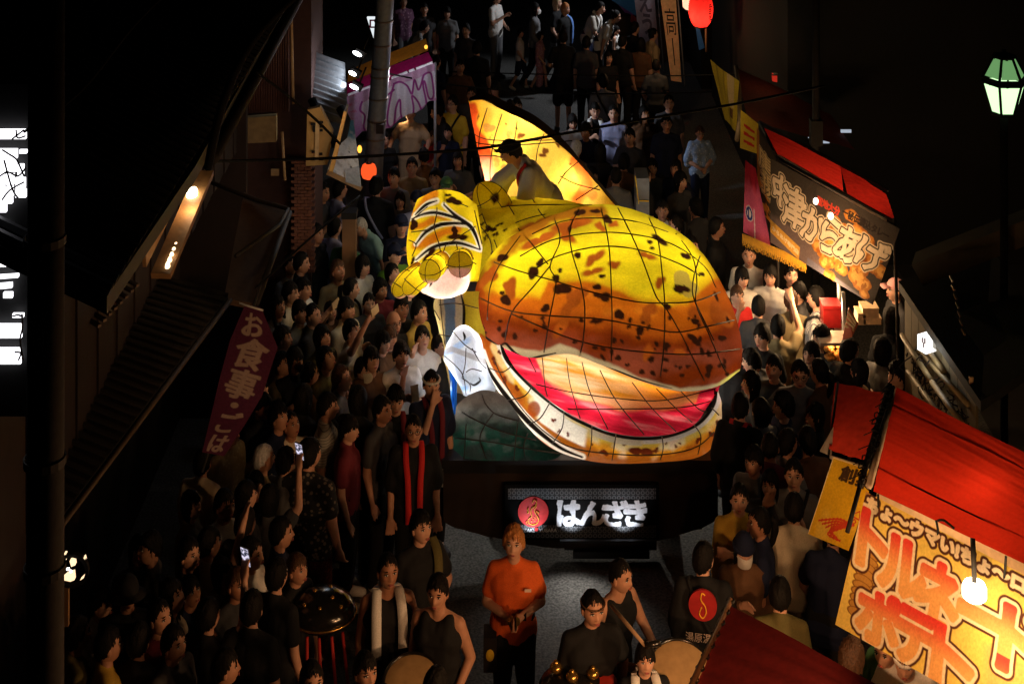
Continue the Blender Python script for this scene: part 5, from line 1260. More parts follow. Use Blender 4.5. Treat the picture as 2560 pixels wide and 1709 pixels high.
# --- fried chicken stall
ks = empty('market_stall', PZ(2080, 900, 0), 'fried chicken stall with red awning and big black printed banner', 'stall')
REDC = mat('red_awning_cloth', (.60, .030, .022), .8, var=.1, trans=.45, bump=.1, scale=30)
sheet('red_awning', quad(P(1902, 310, 16.6), P(2102, 408, 15.7), P(2110, 478, 15.0), P(1940, 388, 15.85)), REDC, ks, 50, 40, wave=.02, folds=.010)
sheet('dark_red_awning', quad(P(2098, 400, 15.7), P(2216, 478, 15.0), P(2238, 550, 14.4), P(2120, 484, 14.95)), mat('deep_red_cloth', (.42, .02, .015), .8, trans=.35), ks, 40, 30, wave=.02, seed=4, folds=.010)
mb = MB(); mb.beam(P(1945, 392, 15.82), P(2215, 548, 14.5), .02, .055); mb.build('white_valance', mat('white_plastic', (.6, .55, .48), .6, trans=.3), ks)
for (a_, b_) in ((P(1898, 305, 16.65), P(1944, 395, 15.8)), (P(1944, 395, 15.8), P(2240, 556, 14.38)), (P(1900, 305, 16.6), P(2220, 475, 15.0)), (P(2236, 545, 14.4), Vector((P(2255, 640, 14.2).x, 14.2, 0))), (P(1944, 395, 15.8), Vector((P(1945, 395, 15.8).x, 15.8, 0)))):
    mb = MB(); mb.tube([a_, b_], .017, 7); mb.build('frame_pipe', BLACK, ks, True)
kb = quad(P(1926, 396, 15.75), P(2250, 572, 14.28), P(2182, 762, 14.1), P(1926, 606, 15.7))
def chick(s, t, seed=61):
    out = np.full(s.shape, -1.0); r_ = np.random.RandomState(seed)
    for (cx, cy, n, sp) in ((.62, .62, 22, .13), (.72, .38, 16, .10), (.83, .80, 12, .07), (.86, .5, 14, .10), (.50, .72, 8, .07), (.58, .86, 6, .05)):
        for _ in range(n):
            x, y, r = cx + r_.randn() * sp * .6, cy + r_.randn() * sp * .8, .035 + .035 * r_.rand()
            d = 1 - np.hypot((s - x) * 1.0, (t - y) * .75) / r; out = np.maximum(out, d)
    return out
def paint_kb(s, t):
    nz = fnoise(np.stack([s * 2, t], -1), 18, 62, 4).reshape(s.shape); fold = fnoise(np.stack([s * 2.2, t * .4], -1), 4, 66).reshape(s.shape)
    C = np.ones(s.shape + (3,)) * np.array((.045, .034, .028))
    C = mixc(C, (.15, .10, .09), .7 * sstep(.62, .7, t) * (1 - sstep(.5, .52, s)))
    k = chick(s, t) + .30 * nz
    C = mixc(C, (.42, .15, .02), sstep(-.06, .10, k)); n2 = fnoise(np.stack([s * 2, t], -1), 46, 68, 3).reshape(s.shape); C = mixc(C, (.64, .32, .07), sstep(.2, .7, k + .35 * n2)); C = mixc(C, (.24, .07, .01), .8 * sstep(.15, .5, n2) * sstep(-.06, .1, k)); C = mixc(C, (.20, .05, .008), .7 * sstep(.1, .5, -nz) * sstep(-.06, .1, k))
    C = mixc(C, (.12, .11, .14), .9 * sstep(.90, .93, t - (s - .4) * .12) * (s > .38) * (1 - sstep(.0, .1, k)))
    rb_ = np.abs(t - .80 - s * .42) < .075
    C = mixc(C, (.52, .26, .04), (rb_ & (s < .30)).astype(float)); return C
CREAM = mat('cream_print', (.62, .48, .33), .8); INK = BLACK
def paint_kb2(s, t):
    C = paint_kb(s, t); sz = (1.72, .87)
    for w_, r_, sh in (('中', (.03, .16, .14, .50), 0), ('津', (.115, .31, .20, .66), 0), ('か', (.30, .48, .32, .70), .12), ('ら', (.47, .62, .29, .72), .12), ('あ', (.60, .78, .30, .71), .12), ('げ', (.77, .985, .27, .66), .12)):
        d = letter_field(s + .006 * np.sin(t * 31), t, w_, r_, sz, sh)
        for th, c_ in ((.040, (.62, .48, .33)), (.028, (.02, .014, .01)), (.013, (.66, .52, .37))): C = mixc(C, c_, 1 - sstep(th - .004, th + .004, d))
    C = mixc(C, (.50, .04, .02), 1 - sstep(.001, .007, letter_field(s, t, '聖地大分', (.40, .58, .135, .235), sz)))
    C = mixc(C, (.02, .012, .01), 1 - sstep(.002, .008, letter_field(s, t, '一秘伝漬込タレ一', (.60, .95, .105, .205), sz)))
    C = mixc(C, (.66, .52, .30), 1 - sstep(.0, .006, letter_field(s, t - .42 * s, 'からあげ専門店', (.02, .29, .775, .83), sz)))
    return C
KB = sheet('banner', kb, paper('printed_banner', .25), ks, 320, 180, paint_kb2)
sv = quad(P(1888, 318, 16.4), P(1944, 400, 15.7), P(1948, 590, 15.6), P(1890, 520, 16.2))
def paint_sv(s, t):
    nz = fnoise(np.stack([s, t * 2], -1), 12, 71, 3).reshape(s.shape); C = np.ones(s.shape + (3,)) * np.array((.035, .025, .018)); C = mixc(C, (.42, .18, .03), sstep(-.1, .15, nz) * sstep(.45, .6, t + .2 * s)); return mixc(C, (.30, .12, .02), (s < .12).astype(float))
def paint_sv2(s, t):
    C = paint_sv(s, t)
    for w_, r_ in (('唐', (.10, .72, .16, .42)), ('揚', (.2, .85, .41, .70))):
        d = letter_field(s, t, w_, r_, (.42, .85))
        for th, c_ in ((.022, (.60, .45, .25)), (.014, (.02, .014, .01)), (.005, (.58, .42, .2))): C = mixc(C, c_, 1 - sstep(th - .004, th + .004, d))
    return C
SV = sheet('side_banner', sv, paper('printed_banner', .25), ks, 110, 200, paint_sv2, wave=.02)
pk = quad(P(1862, 400, 16.3), P(1886, 420, 16.1), P(1925, 618, 15.75), P(1856, 580, 16.1))
def paint_pk(s, t):
    nz = fnoise(np.stack([s, t], -1), 9, 81).reshape(s.shape); C = np.ones(s.shape + (3,)) * np.array((.60, .10, .20)); C = mixc(C, (.30, .01, .03), 1 - sstep(.2, .45, t + .1 * nz)); C = mixc(C, (.7, .6, .6), (np.abs(s - .52 + t * .2 - .1) < .02) * (t > .6)); d = np.hypot(s - .25, (t - .70) * 1.6); C = mixc(C, (.65, .6, .6), (d < .17).astype(float)); return mixc(C, (.02, .03, .20), ((d < .15) & (d > .09) | (np.abs(s - .22) < .03) & (d < .15)).astype(float))
sheet('pink_banner', pk, paper('printed_banner', .25), ks, 60, 80, paint_pk, wave=.01)
V, Fc = [], []
a_, b_ = P(1855, 583, 16.0), P(2015, 650, 15.2)
N = 120
for i in range(N):
    t0, t1 = i / N, (i + .75) / N; L = .11 + .03 * math.sin(i * 2.3)
    p0, p1 = a_.lerp(b_, t0), a_.lerp(b_, t1); k = len(V); V += [p0, p1, p1 + Vector((.004, -.01, -L)), p0 + Vector((.002, -.01, -L))]; Fc.append((k, k + 1, k + 2, k + 3))
link('fringe', meshdata('fringe', rel(V, ks), Fc, False), ks, mat('gold_fringe', (.55, .27, .02), .7, trans=.3)); bpy.data.objects['fringe']['kind'] = 'stuff'
# counter and goods
a_ = PZ(2075, 800, .85)
mb = MB(); mb.box((P(2150, 820, 14.6).x, 14.9, .42), (1.5, .7, .84)); mb.build('counter', DARKWOOD, ks)
for (u, v0, v1, y) in ((2108, 730, 880, 14.35), (2096, 690, 800, 14.9)): mb = MB(); mb.tube([P(u, v0, y), P(u + 4, v1, y)], .02, 8); mb.build('counter_post', mat('pale_metal', ()), ks, True)
lamp('bulb_light', P(2056, 505, 14.95) + Vector((-.08, -.22, .0)), 5, WARM, .03, ks)
lamp('bulb_light', P(2082, 545, 14.75) + Vector((-.08, -.22, .0)), 4, WARM, .03, ks)
lamp('inner_bulb', P(2052, 655, 15.5), 30, WARM, .05, ks)
lamp('front_bulb', P(2040, 730, 14.6), 50, WARM, .05, ks)
lamp('inner_bulb', P(2160, 700, 14.6) + Vector((.2, .3, .25)), 14, WARM, .05, ks)
mb = MB(); mb.ell(P(2040, 503, 15.15), (.03, .03, .035), 10, 8); mb.ell(P(2078, 540, 14.95), (.035, .035, .035), 10, 8); mb.build('bulb', glow('warm_bulb', (1, .8, .55), 7), ks, True)
gc = empty('glass_case', P(2085, 930, 14.0), 'glass warming case full of orange fried chicken at the stall front', 'case')
mb = MB(); mb.box(P(2082, 845, 14.15), (.30, .26, .03)); mb.build('lid', mat('steel_lid', (.55, .45, .38), .35, .5), gc)
mb = MB(); r_ = np.random.RandomState(5)
for _ in range(40): mb.ell(P(2082 + r_.randn() * 18, 895 + r_.randn() * 20, 14.1 + r_.rand() * .1), (.035, .035, .03), 7, 5)
tag(mb.build('fried_chicken', mat('fried_chicken', (.55, .24, .05), .55, bump=.6, scale=50), gc, True), kind='stuff')
mb = MB(); mb.box(P(2082, 895, 14.12), (.32, .24, .34)); o = mb.build('glass', None, gc)
gm = bpy.data.materials.new('case_glass'); gm.use_nodes = True; n_, l_ = gm.node_tree.nodes, gm.node_tree.links
t_ = n_.new('ShaderNodeBsdfTransparent'); g_ = n_.new('ShaderNodeBsdfGlossy'); g_.inputs['Roughness'].default_value = .05; ms = n_.new('ShaderNodeMixShader'); ms.inputs[0].default_value = .1
l_.new(t_.outputs[0], ms.inputs[1]); l_.new(g_.outputs[0], ms.inputs[2]); l_.new(ms.outputs[0], n_['Material Output'].inputs['Surface']); o.data.materials.append(gm)
lamp('case_lamp', P(2082, 862, 14.12), 1.6, (1, .6, .25), .02, gc)
rc = empty('cash_box', P(2072, 805, 14.75), 'shiny red box beside the pale post on the stall counter', 'box')
mb = MB(); mb.box(P(2076, 785, 14.75), (.18, .18, .20)); mb.build('body', mat('red_lacquer', (.22, .01, .01), .25), rc); mb = MB(); mb.box(P(2076, 758, 14.75), (.19, .19, .03)); mb.build('lid', mat('red_lacquer', ()), rc)
me_ = empty('menu_board', P(2130, 850, 13.9), 'slanted menu board of pale stripes with a red border', 'board')
mb = MB(); mb.poly([P(2122, 768, 14.0), P(2146, 810, 13.9), P(2130, 842, 13.8), P(2106, 850, 13.9)], .02, (.2, 1, 0)); mb.build('panel', mat('menu_red', (.45, .10, .05), .7), me_)
mb = MB()
for k in range(6): mb.beam(P(2120 - k * 2.4, 778 + k * 12, 13.94), P(2140 - k * 2.0, 808 + k * 6, 13.84), .012, .022)
mb.build('pale_stripe', mat('pale_strip', ()), me_)
for i, (u, v, w_, h_) in enumerate(((2172, 775, 40, 22), (2176, 795, 44, 14), (2150, 790, 20, 26))):
    f = empty('foam_box', P(u, v, 14.5), ('upper white foam box beside the menu board', 'lower white foam box beside the menu board', 'tan foam box left of the white pair')[i], 'box', 'food boxes on the stall counter')
    mb = MB(); mb.box(P(u, v, 14.5), (w_ * .004, .16, h_ * .004)); mb.build('tray', mat('foam', (.66, .5, .3), .7), f); mb = MB(); mb.box(P(u, v - h_ * .55, 14.5), (w_ * .0042, .165, .012)); mb.build('lid', mat('foam', ()), f)

# --- potato stall
qs = empty('market_stall', P(2400, 1500, 10.2).xy.to_3d(), 'spiral potato stall with glowing yellow banner and red roof at lower right', 'stall')
r0, r1, r2, r3 = P(2240, 962, 10.75), P(2640, 1165, 9.6), P(2640, 1440, 8.75), P(2182, 1222, 9.9)
REDR = mat('bright_red_roof', (.52, .026, .011), .75, var=.08, trans=.62, bump=.1, scale=40)
sheet('red_roof', quad(r0, r1, r2, r3), REDR, qs, 90, 90, wave=.014, seed=8, folds=.010)
mb = MB()
for t in (.17, .78): a_ = r0.lerp(r3, t); b_ = r1.lerp(r2, t); mb.tube([a_ + Vector((0, 0, -.03)), b_ + Vector((0, 0, -.03))], .006, 6)
mb.build('roof_batten', BLACK, qs, True)
sheet('side_roof', quad(P(2090, 962, 11.4), P(2224, 990, 10.9), P(2168, 1158, 10.3), P(2076, 1130, 10.6)), mat('dim_red_roof', (.50, .035, .018), .8, trans=.5), qs, 40, 50, wave=.015, seed=9, folds=.008)
for (a_, b_, rr) in ((P(2224, 962, 10.8), P(2150, 1212, 10.0), .022), (P(2234, 966, 10.78), P(2166, 1216, 9.97), .012), (P(2150, 1212, 10.0), P(2118, 1330, 9.8), .016), (P(2095, 955, 11.3), P(2072, 1135, 10.6), .01)):
    mb = MB(); mb.tube([a_, b_], rr, 7); mb.build('frame_pipe', BLACK, qs, True)
mb = MB(); a_, b_ = P(2224, 962, 10.76), P(2150, 1212, 9.96)
for k in range(14):
    c_ = a_.lerp(b_, (k + .5) / 14); mb.tube([c_ + Vector((.03 * math.cos(t) + .02 * math.sin(k), .03 * math.sin(t), .012 * math.sin(2 * t + k))) for t in np.linspace(0, 6.2, 9)], .005, 4); mb.tube([c_, c_ + Vector((-.06 + .05 * math.sin(k * 3), -.02, -.03))], .004, 4)
tag(mb.build('rope_tie', BLACK, qs, True), kind='stuff')
mb = MB(); mb.tube([P(2238, 985, 10.76), P(2215, 1060, 10.45), P(2192, 1140, 10.2), P(2172, 1215, 9.95)], .025, 6); mb.build('pale_cloth_roll', mat('cream_print', ()), qs, True)
mb = MB(); mb.poly([P(2076, 1138, 10.6), P(2170, 1168, 10.25), P(2168, 1178, 10.25), P(2074, 1146, 10.6)], .01, (0, 1, 0)); mb.poly([P(2084, 1068, 10.7), P(2078, 1140, 10.6), P(2050, 1128, 10.7)], .01, (0, 1, 0)); mb.build('white_edge', mat('white_plastic', ()), qs)
yb = quad(P(2082, 1140, 10.5), P(2188, 1175, 10.2), P(2120, 1375, 9.9), P(2018, 1332, 10.2))
def paint_yb(s, t):
    nz = fnoise(np.stack([s, t], -1), 6, 91).reshape(s.shape); C = np.ones(s.shape + (3,)) * np.array((.66, .36, .015)); C = mixc(C, (.72, .48, .08), .6 * sstep(0, .8, nz)); C = mixc(C, (.8, .62, .35), ((s < .02) | (t < .02)).astype(float))
    L = []
    for k in range(7): L.append([(.92, .70), (.80 - k * .03, .70 + k * .02), (.55 - .02 * k, .70 + k * .035), (.15 + k * .10, .80 + k * .022)])
    for q_ in L:
        d, tt_ = polydist(s, t, smooth_line(q_, 6)); C = mixc(C, (.55, .05, .02), 1 - sstep(.010, .018, d + .004 * np.sin(tt_ * 60)))
    for q_ in ([(.80, .60), (.95, .52), (.99, .62), (.80, .60)], [(.86, .66), (.90, .63), (.94, .66), (.90, .69), (.86, .66)]): d, _ = polydist(s, t, q_); C = mixc(C, (.5, .05, .02), 1 - sstep(.006, .012, d))
    return C
YB_ = sheet('yellow_banner', yb, paper('back_lit_cloth', .55), qs, 150, 200, lambda s, t: mixc(paint_yb(s, t), (.06, .03, .015), 1 - sstep(.004, .009, letter_field(s, t, '創業', (.28, 1.02, .06, .25), (.38, .62)))), wave=.008)
pb0, pb1, pb2, pb3 = P(2165, 1228, 9.82), P(2640, 1478, 8.55), P(2600, 1850, 8.15), P(2088, 1560, 9.62)
pb = quad(pb0, pb1, pb2, pb3)
def paint_pb(s, t):
    nz = fnoise(np.stack([s * 2, t], -1), 5, 95).reshape(s.shape); C = np.ones(s.shape + (3,)) * np.array((.74, .50, .10)); C = mixc(C, (.55, .28, .10), .7 * sstep(.62, .70, s - t * .1) * sstep(.55, .6, t))
    C = mixc(C, (.45, .22, .06), (s < .035).astype(float) * (t < .35)); 
    for k in range(13):
        cy = .27 + k * .048; wx = .062 - .0012 * k; x, y = (s - .092) / wx, (t - cy) / .034
        r = np.hypot(x, y); C = mixc(C, (.42, .20, .04), (r < 1).astype(float)); C = mixc(C, (.20, .08, .015), (1 - sstep(.03, .14, np.abs(r - 1))) * ((y < .3) | (np.abs(x) > .5)))
    d, _ = polydist(s, t, [(.09, .88), (.093, .96)]); C = mixc(C, (.2, .08, .015), 1 - sstep(.006, .010, d)); return C
def paint_pb2(s, t):
    C = paint_pb(s, t); sz = (1.62, .95)
    big_ = [('ト', (.025, .17, .13, .50), -.2), ('ル', (.16, .39, .20, .56), -.12), ('ネ', (.36, .57, .23, .62), 0), ('ー', (.58, .78, .40, .455), 0), ('ド', (.79, 1.0, .26, .68), 0), ('ポ', (.10, .31, .62, .97), -.15), ('テ', (.30, .50, .63, .97), -.1), ('ト', (.50, .68, .62, .99), -.1)]
    dm = np.full(s.shape, 9.0)
    for w_, r_, sh in big_:
        d = letter_field(s, t, w_, r_, sz, sh, .12); dm = np.minimum(dm, d)
    dt = letter_field(s, t, 'ちょ〜ウマい!ちょ〜ロ', (.02, .86, .025, .125), sz)
    C = mixc(C, (.075, .022, .012), 1 - sstep(.028, .034, dt)); C = mixc(C, (.075, .022, .012), 1 - sstep(.064, .070, dm))
    C = mixc(C, (.76, .58, .36), 1 - sstep(.046, .052, dm)); C = mixc(C, (.76, .58, .36), 1 - sstep(.008, .013, dt))
    row = np.where(t > .60 + 0 * s, (t - .60) / .38, (t - .13 - .10 * s) / .40)
    g = np.array((.64, .045, .03)) * (1 - sstep(.05, .75, row))[..., None] + np.array((.74, .34, .10)) * sstep(.05, .75, row)[..., None]
    k = (1 - sstep(.024, .029, dm))[..., None]; return C * (1 - k) + g * k
PB = sheet('potato_banner', pb, paper('back_lit_cloth', .55), qs, 340, 220, paint_pb2)
# back cloth of the stall, seen through the gap under the roof
sheet('back_cloth', quad(P(2190, 1232, 10.5), P(2640, 1440, 9.5), P(2640, 1640, 9.4), P(2190, 1440, 10.4)), mat('cream_back_cloth', (.70, .50, .30), .8, trans=.3), qs, 16, 10, wave=.01)
pb_l = empty('bulb_lamp', P(2436, 1475, 8.75), 'glaring white bulb on a pole before the potato banner', 'lamp')
mb = MB(); c_ = P(2436, 1476, 8.72); mb.lathe(c_, [(.02, .048), (.062, .044), (.072, .02), (.072, -.03), (.058, -.044), (.01, -.047)], 20); mb.build('glass', glow('white_hot_bulb', (1, .86, .62), 14), pb_l, True)
mb = MB(); mb.tube([P(2432, 1345, 8.8), P(2436, 1455, 8.72)], .016, 8); mb.build('hanger', BLACK, pb_l, True)
lamp('bulb_light', c_ + Vector((-.10, -.34, -.06)), 48, WARM, .06, pb_l)
for (u, v, y, e) in ((2330, 1400, 9.7, 6), (2520, 1480, 9.2, 6), (2480, 1290, 9.65, 3.5), (2250, 1330, 10.0, 4), (2120, 1230, 10.6, 2.5)): lamp('inner_bulb', P(u, v, y), e, WARM, .05, qs)
for pts in ([(2195, 1235), (2196, 1280), (2190, 1310)], [(2340, 1300), (2345, 1330), (2340, 1380), (2335, 1395)], [(2345, 1300), (2360, 1300), (2385, 1320)], [(2515, 1390), (2512, 1430), (2508, 1470)]):
    mb = MB(); mb.tube([P(u, v, 9.72 - (u - 2190) * .0028) for u, v in smooth_line(pts, 4)], .008, 5); mb.build('tie_cord', BLACK, qs, True)
mb = MB(); mb.box((P(2400, 1600, 9.6).x, 9.8, .45), (1.6, .6, .9)); mb.build('counter', DARKWOOD, qs)

lamp('bulb_light', Vector((2.95, 7.7, 2.45)), 155, (1, .56, .26), .06, qs, math.radians(75), Vector((-1.6, 11.8, .6)))   # added unseen spot past the right edge, brightens the crowd

# --- dark red awning at the bottom edge
ds = empty('market_stall', (P(1950, 1650, 8.4).x, 8.2, 0), 'dark red tent roof with bamboo edge at the bottom edge', 'stall')
ap = P(1826, 1506, 8.75)
mb = MB()
g = [ap, P(2230, 1722, 7.9), P(2330, 1980, 7.3), P(1620, 1980, 7.5)]
sheet('tent_cloth', quad(g[0], g[1], g[2], g[3]), mat('wine_cloth', (.16, .010, .009), .85, bump=.15, scale=30), ds, 60, 60, wave=.012, folds=.008)
mb = MB(); mb.tube([ap + Vector((0, 0, .02)), P(1722, 1735, 8.1) + Vector((0, 0, .02)), P(1612, 1985, 7.48) + Vector((0, 0, .02))], .018, 7); mb.build('bamboo_pole', mat('bamboo_brown', (.16, .07, .03), .5, bump=.4), ds, True)
for k in range(9): mb = MB(); c_ = ap.lerp(P(1722, 1735, 8.1), k / 8) + Vector((0, -.01, .02)); mb.lathe(c_, [(.024, -.008), (.028, 0), (.024, .008)], 8); mb.build('pole_joint', BLACK, ds)
for q_ in (g[2], g[3]): mb = MB(); mb.tube([q_, Vector((q_.x, q_.y, 0))], .02, 7); mb.build('post', BLACK, ds, True)

# ================================================================== RIGHT EDGE
rh = empty('timber_house', (P(2400, 1000, 12.5).x, 12.8, 0), 'dark right hand house with a plank wall under a black roof', 'house')
BRD = mat('tan_planks', (.10, .078, .04), .8, bump=.4, scale=6)
a0, a1 = P(2262, 748, 13.4), P(2440, 1010, 11.2)
for i in range(9):
    t0, t1 = i / 9, (i + .96) / 9
    p0, p1 = a0.lerp(a1, t0), a0.lerp(a1, t1)
    mb = MB(); dz = Vector((0, 0, -1.15)); mb.poly([p0, p1, p1 + dz, p0 + dz], .03, (1, .6, 0)); mb.build('plank', BRD, rh)
mb = MB(); mb.poly([P(2246, 724, 13.3), P(2452, 1030, 10.9), P(2640, 900, 11.2), P(2480, 640, 13.9)], .08, (0, 0, 1)); mb.build('roof', mat('black_roof', (.010, .010, .010), .8), rh)
mb = MB(); mb.box((6.4, 11.6, 2.3), (2.4, 6, 4.6)); mb.build('wall', mat('black_wall', (.006, .006, .005), .9), rh)
mb = MB(); mb.beam(P(2298, 672, 13.2), P(2760, 490, 12.6), .3, .20); mb.build('eave_beam', mat('olive_beam', (.055, .045, .028), .8, bump=.2), rh)
mb = MB()
for k in range(7): mb.beam(P(2375 + k * 5, 690 + k * 22, 12.6 - .12 * k), P(2382 + k * 5, 704 + k * 22, 12.5 - .12 * k), .015, .02)
mb.build('eave_stud', mat('worn_metal', ()), rh)
bf = empty('bamboo_fence', P(2330, 1000, 12.2), 'crossed bamboo fence tied with black cords below the paper lamp', 'fence')
BAM = mat('dry_bamboo', (.17, .125, .06), .55, bump=.2)
for (u0, v0, y0, u1, v1, y1) in ((2255, 838, 13.1, 2330, 955, 12.1), (2330, 955, 12.1, 2420, 1080, 11.2), (2300, 880, 12.7, 2420, 1010, 11.5), (2270, 930, 12.7, 2400, 1100, 11.4), (2310, 860, 12.7, 2360, 930, 12.1)):
    mb = MB(); mb.tube([P(u0, v0, y0 - .15), P(u1, v1, y1 - .15)], .024, 9); mb.build('pole', BAM, bf, True)
mb = MB(); r_ = np.random.RandomState(9)
for k in range(60):
    t = r_.rand(); c_ = P(2265 + 150 * t + r_.randn() * 8, 880 + 180 * t + r_.randn() * 26, 12.75 - 1.4 * t); q_ = [c_]
    for _ in range(4): q_.append(q_[-1] + Vector((r_.randn() * .03, -.005, r_.randn() * .03 - .012)))
    mb.tube(q_, .006, 4)
tag(mb.build('cord_tie', BLACK, bf, True), kind='stuff')
an = empty('paper_lamp', P(2318, 860, 12.35), 'small square white lit paper lamp on the plank wall', 'lamp')
mb = MB(); mb.box(P(2318, 856, 12.35), (.13, .10, .13), Matrix.Rotation(.5, 3, 'Z')); mb.build('paper_box', glow('paper_lamp_white', (1, .97, .92), 1.7), an)
mb = MB()
for q_ in ((2306, 850), (2312, 852), (2309, 862)): mb.box(P(q_[0], q_[1], 12.24), (.012, .01, .04))
mb.build('ink_stroke', mat('grey_ink', ()), an)
mb = MB(); mb.box(P(2340, 842, 12.35), (.10, .10, .15), Matrix.Rotation(.5, 3, 'Z')); mb.build('bracket', mat('grey_bracket', (.25, .25, .24), .6), an)
lamp('paper_light', P(2312, 880, 12.1), 2.0, (1, .93, .78), .05, an)
mb = MB(); mb.box(P(2428, 960, 11.2), (.03, .02, .12)); o = mb.build('wood_tag', PIPE); tag(o, 'small tan wooden tag on the right house corner', 'tag')

# green street lantern
gl = empty('street_lamp', (P(2510, 220, 12.6).x, 12.6, 0), 'six sided green glass street lantern on a black post at upper right', 'lamp')
cx, cy = P(2510, 220, 12.6).x, 12.6
zb, z1, z2, zt = P(0, 283, 12.6).z, P(0, 203, 12.6).z, P(0, 193, 12.6).z, P(0, 141, 12.6).z
hx = lambda r, z, k: Vector((cx + r * math.cos(math.radians(60 * k)), cy + r * math.sin(math.radians(60 * k)), z))
GRN, GR2 = glow('green_glass_lit', (.62, 1.0, .50), 1.55), glow('green_glass_top', (.22, .50, .18), .62)
IRON = mat('black_iron', (.005, .005, .005), .9, spec=.05)
for k in range(6):
    a, b, c, d = hx(.188, z1, k), hx(.188, z1, k + 1), hx(.105, zb, k + 1), hx(.105, zb, k); cen = (a + b + c + d) / 4
    mb = MB(); mb.poly([cen + (p_ - cen) * .86 for p_ in (a, b, c, d)]); mb.build('glass_pane', GRN, gl)
    a, b, c, d = hx(.092, zt, k), hx(.092, zt, k + 1), hx(.188, z2, k + 1), hx(.188, z2, k); cen = (a + b + c + d) / 4
    mb = MB(); mb.poly([cen + (p_ - cen) * .80 for p_ in (a, b, c, d)]); mb.build('roof_pane', GR2, gl)
mb = MB()
for k in range(6):
    mb.tube([hx(.190, z1, k), hx(.107, zb, k)], .012, 6); mb.tube([hx(.190, z2, k), hx(.094, zt, k)], .012, 6)
    for (r_, z) in ((.192, z1), (.192, z2), (.107, zb), (.095, zt)): mb.tube([hx(r_, z, k), hx(r_, z, k + 1)], .013, 6)
    mb.poly([hx(.192, z1, k), hx(.192, z1, k + 1), hx(.192, z2, k + 1), hx(.192, z2, k)])
mb.build('iron_frame', IRON, gl)
mb = MB(); mb.poly([hx(.1, zt, k) for k in range(6)]); mb.tube([(cx, cy, zt), (cx, cy, zt + .06)], .02, 8); mb.build('top_cap', IRON, gl)
mb = MB(); mb.tube([(cx, cy, 0), (cx, cy, zb)], .035, 10); mb.build('post', IRON, gl, True)

# ================================================================== CABLES
def cable(pts, r, label, n=8):
    mb = MB(); mb.tube([P(*q_) for q_ in smooth_line(pts, n)], r, 6); tag(mb.build('overhead_cable', CABLE, None, True), label, 'cable', 'overhead cables across the street')
cable([(-40, 405, 12.5), (400, 405, 12.8), (760, 398, 13), (1000, 386, 13.2), (1190, 372, 13.3), (1290, 356, 13.4), (1400, 336, 13.5), (1600, 300, 13.8), (1840, 260, 14), (2060, 215, 14.5)], .013, 'thick sagging cable passing behind the rider and across the tail fin')
cable([(1170, 345, 14.0), (1205, 360, 14.0), (1300, 362, 14.0), (1430, 352, 14.1)], .005, 'thin cable crossing the tail fin just above the thick one')
cable([(975, 185, 20), (1095, 208, 21), (1200, 220, 21.5), (1330, 232, 22), (1500, 235, 22), (1720, 232, 21), (1850, 225, 20)], .012, 'thin cable across the open road below the walkers')
cable([(1130, 180, 24), (1400, 187, 24), (1650, 190, 24), (1870, 186, 23)], .010, 'thin cable just under the feet of the walkers')
cable([(770, -40, 9), (640, 90, 9), (560, 250, 9.2), (520, 420, 9.4)], .03, 'bundle of dark cables falling along the left eave')
cable([(440, -40, 8), (330, 70, 8), (200, 230, 8), (60, 330, 8)], .009, 'dark cable slanting over the upper left roof')
cable([(1340, -30, 26), (1340, 20, 26)], .004, 'short cable stub at the top edge') if False else None
cable([(640, 180, 12), (720, 240, 12.5), (790, 300, 13), (850, 360, 13.5)], .012, 'cable looping down past the corrugated wall')
cable([(640, 720, 12), (770, 600, 13), (900, 490, 14.2)], .010, 'stay wire slanting up behind the wooden post')


# ================================================================== PEOPLE
def capsule(p0, r0, p1, r1, n=10, rings=3):
    p0, p1 = np.array(p0, float), np.array(p1, float)
    d = p1 - p0; L = np.linalg.norm(d); d = d / L if L > 1e-6 else np.array((0, 0, 1.))
    a = np.cross(d, (0, 0, 1.) if abs(d[2]) < .9 else (0, 1., 0)); a /= np.linalg.norm(a); b = np.cross(d, a)
    th = np.arange(n) * 2 * np.pi / n
    ring = np.cos(th)[:, None] * a + np.sin(th)[:, None] * b
    vs = []
    for k in range(rings, -1, -1):
        t = k / (rings + .35) * np.pi / 2; vs.append(p0 - d * r0 * np.sin(t) + ring * r0 * np.cos(t))
    for k in range(0, rings + 1):
        t = k / (rings + .35) * np.pi / 2; vs.append(p1 + d * r1 * np.sin(t) + ring * r1 * np.cos(t))
    m = len(vs); vs = np.concatenate(vs)
    fs = [(j * n + i, j * n + (i + 1) % n, (j + 1) * n + (i + 1) % n, (j + 1) * n + i) for j in range(m - 1) for i in range(n)]
    fs += [tuple(range(n))[::-1], tuple((m - 1) * n + i for i in range(n))]
    return vs, fs

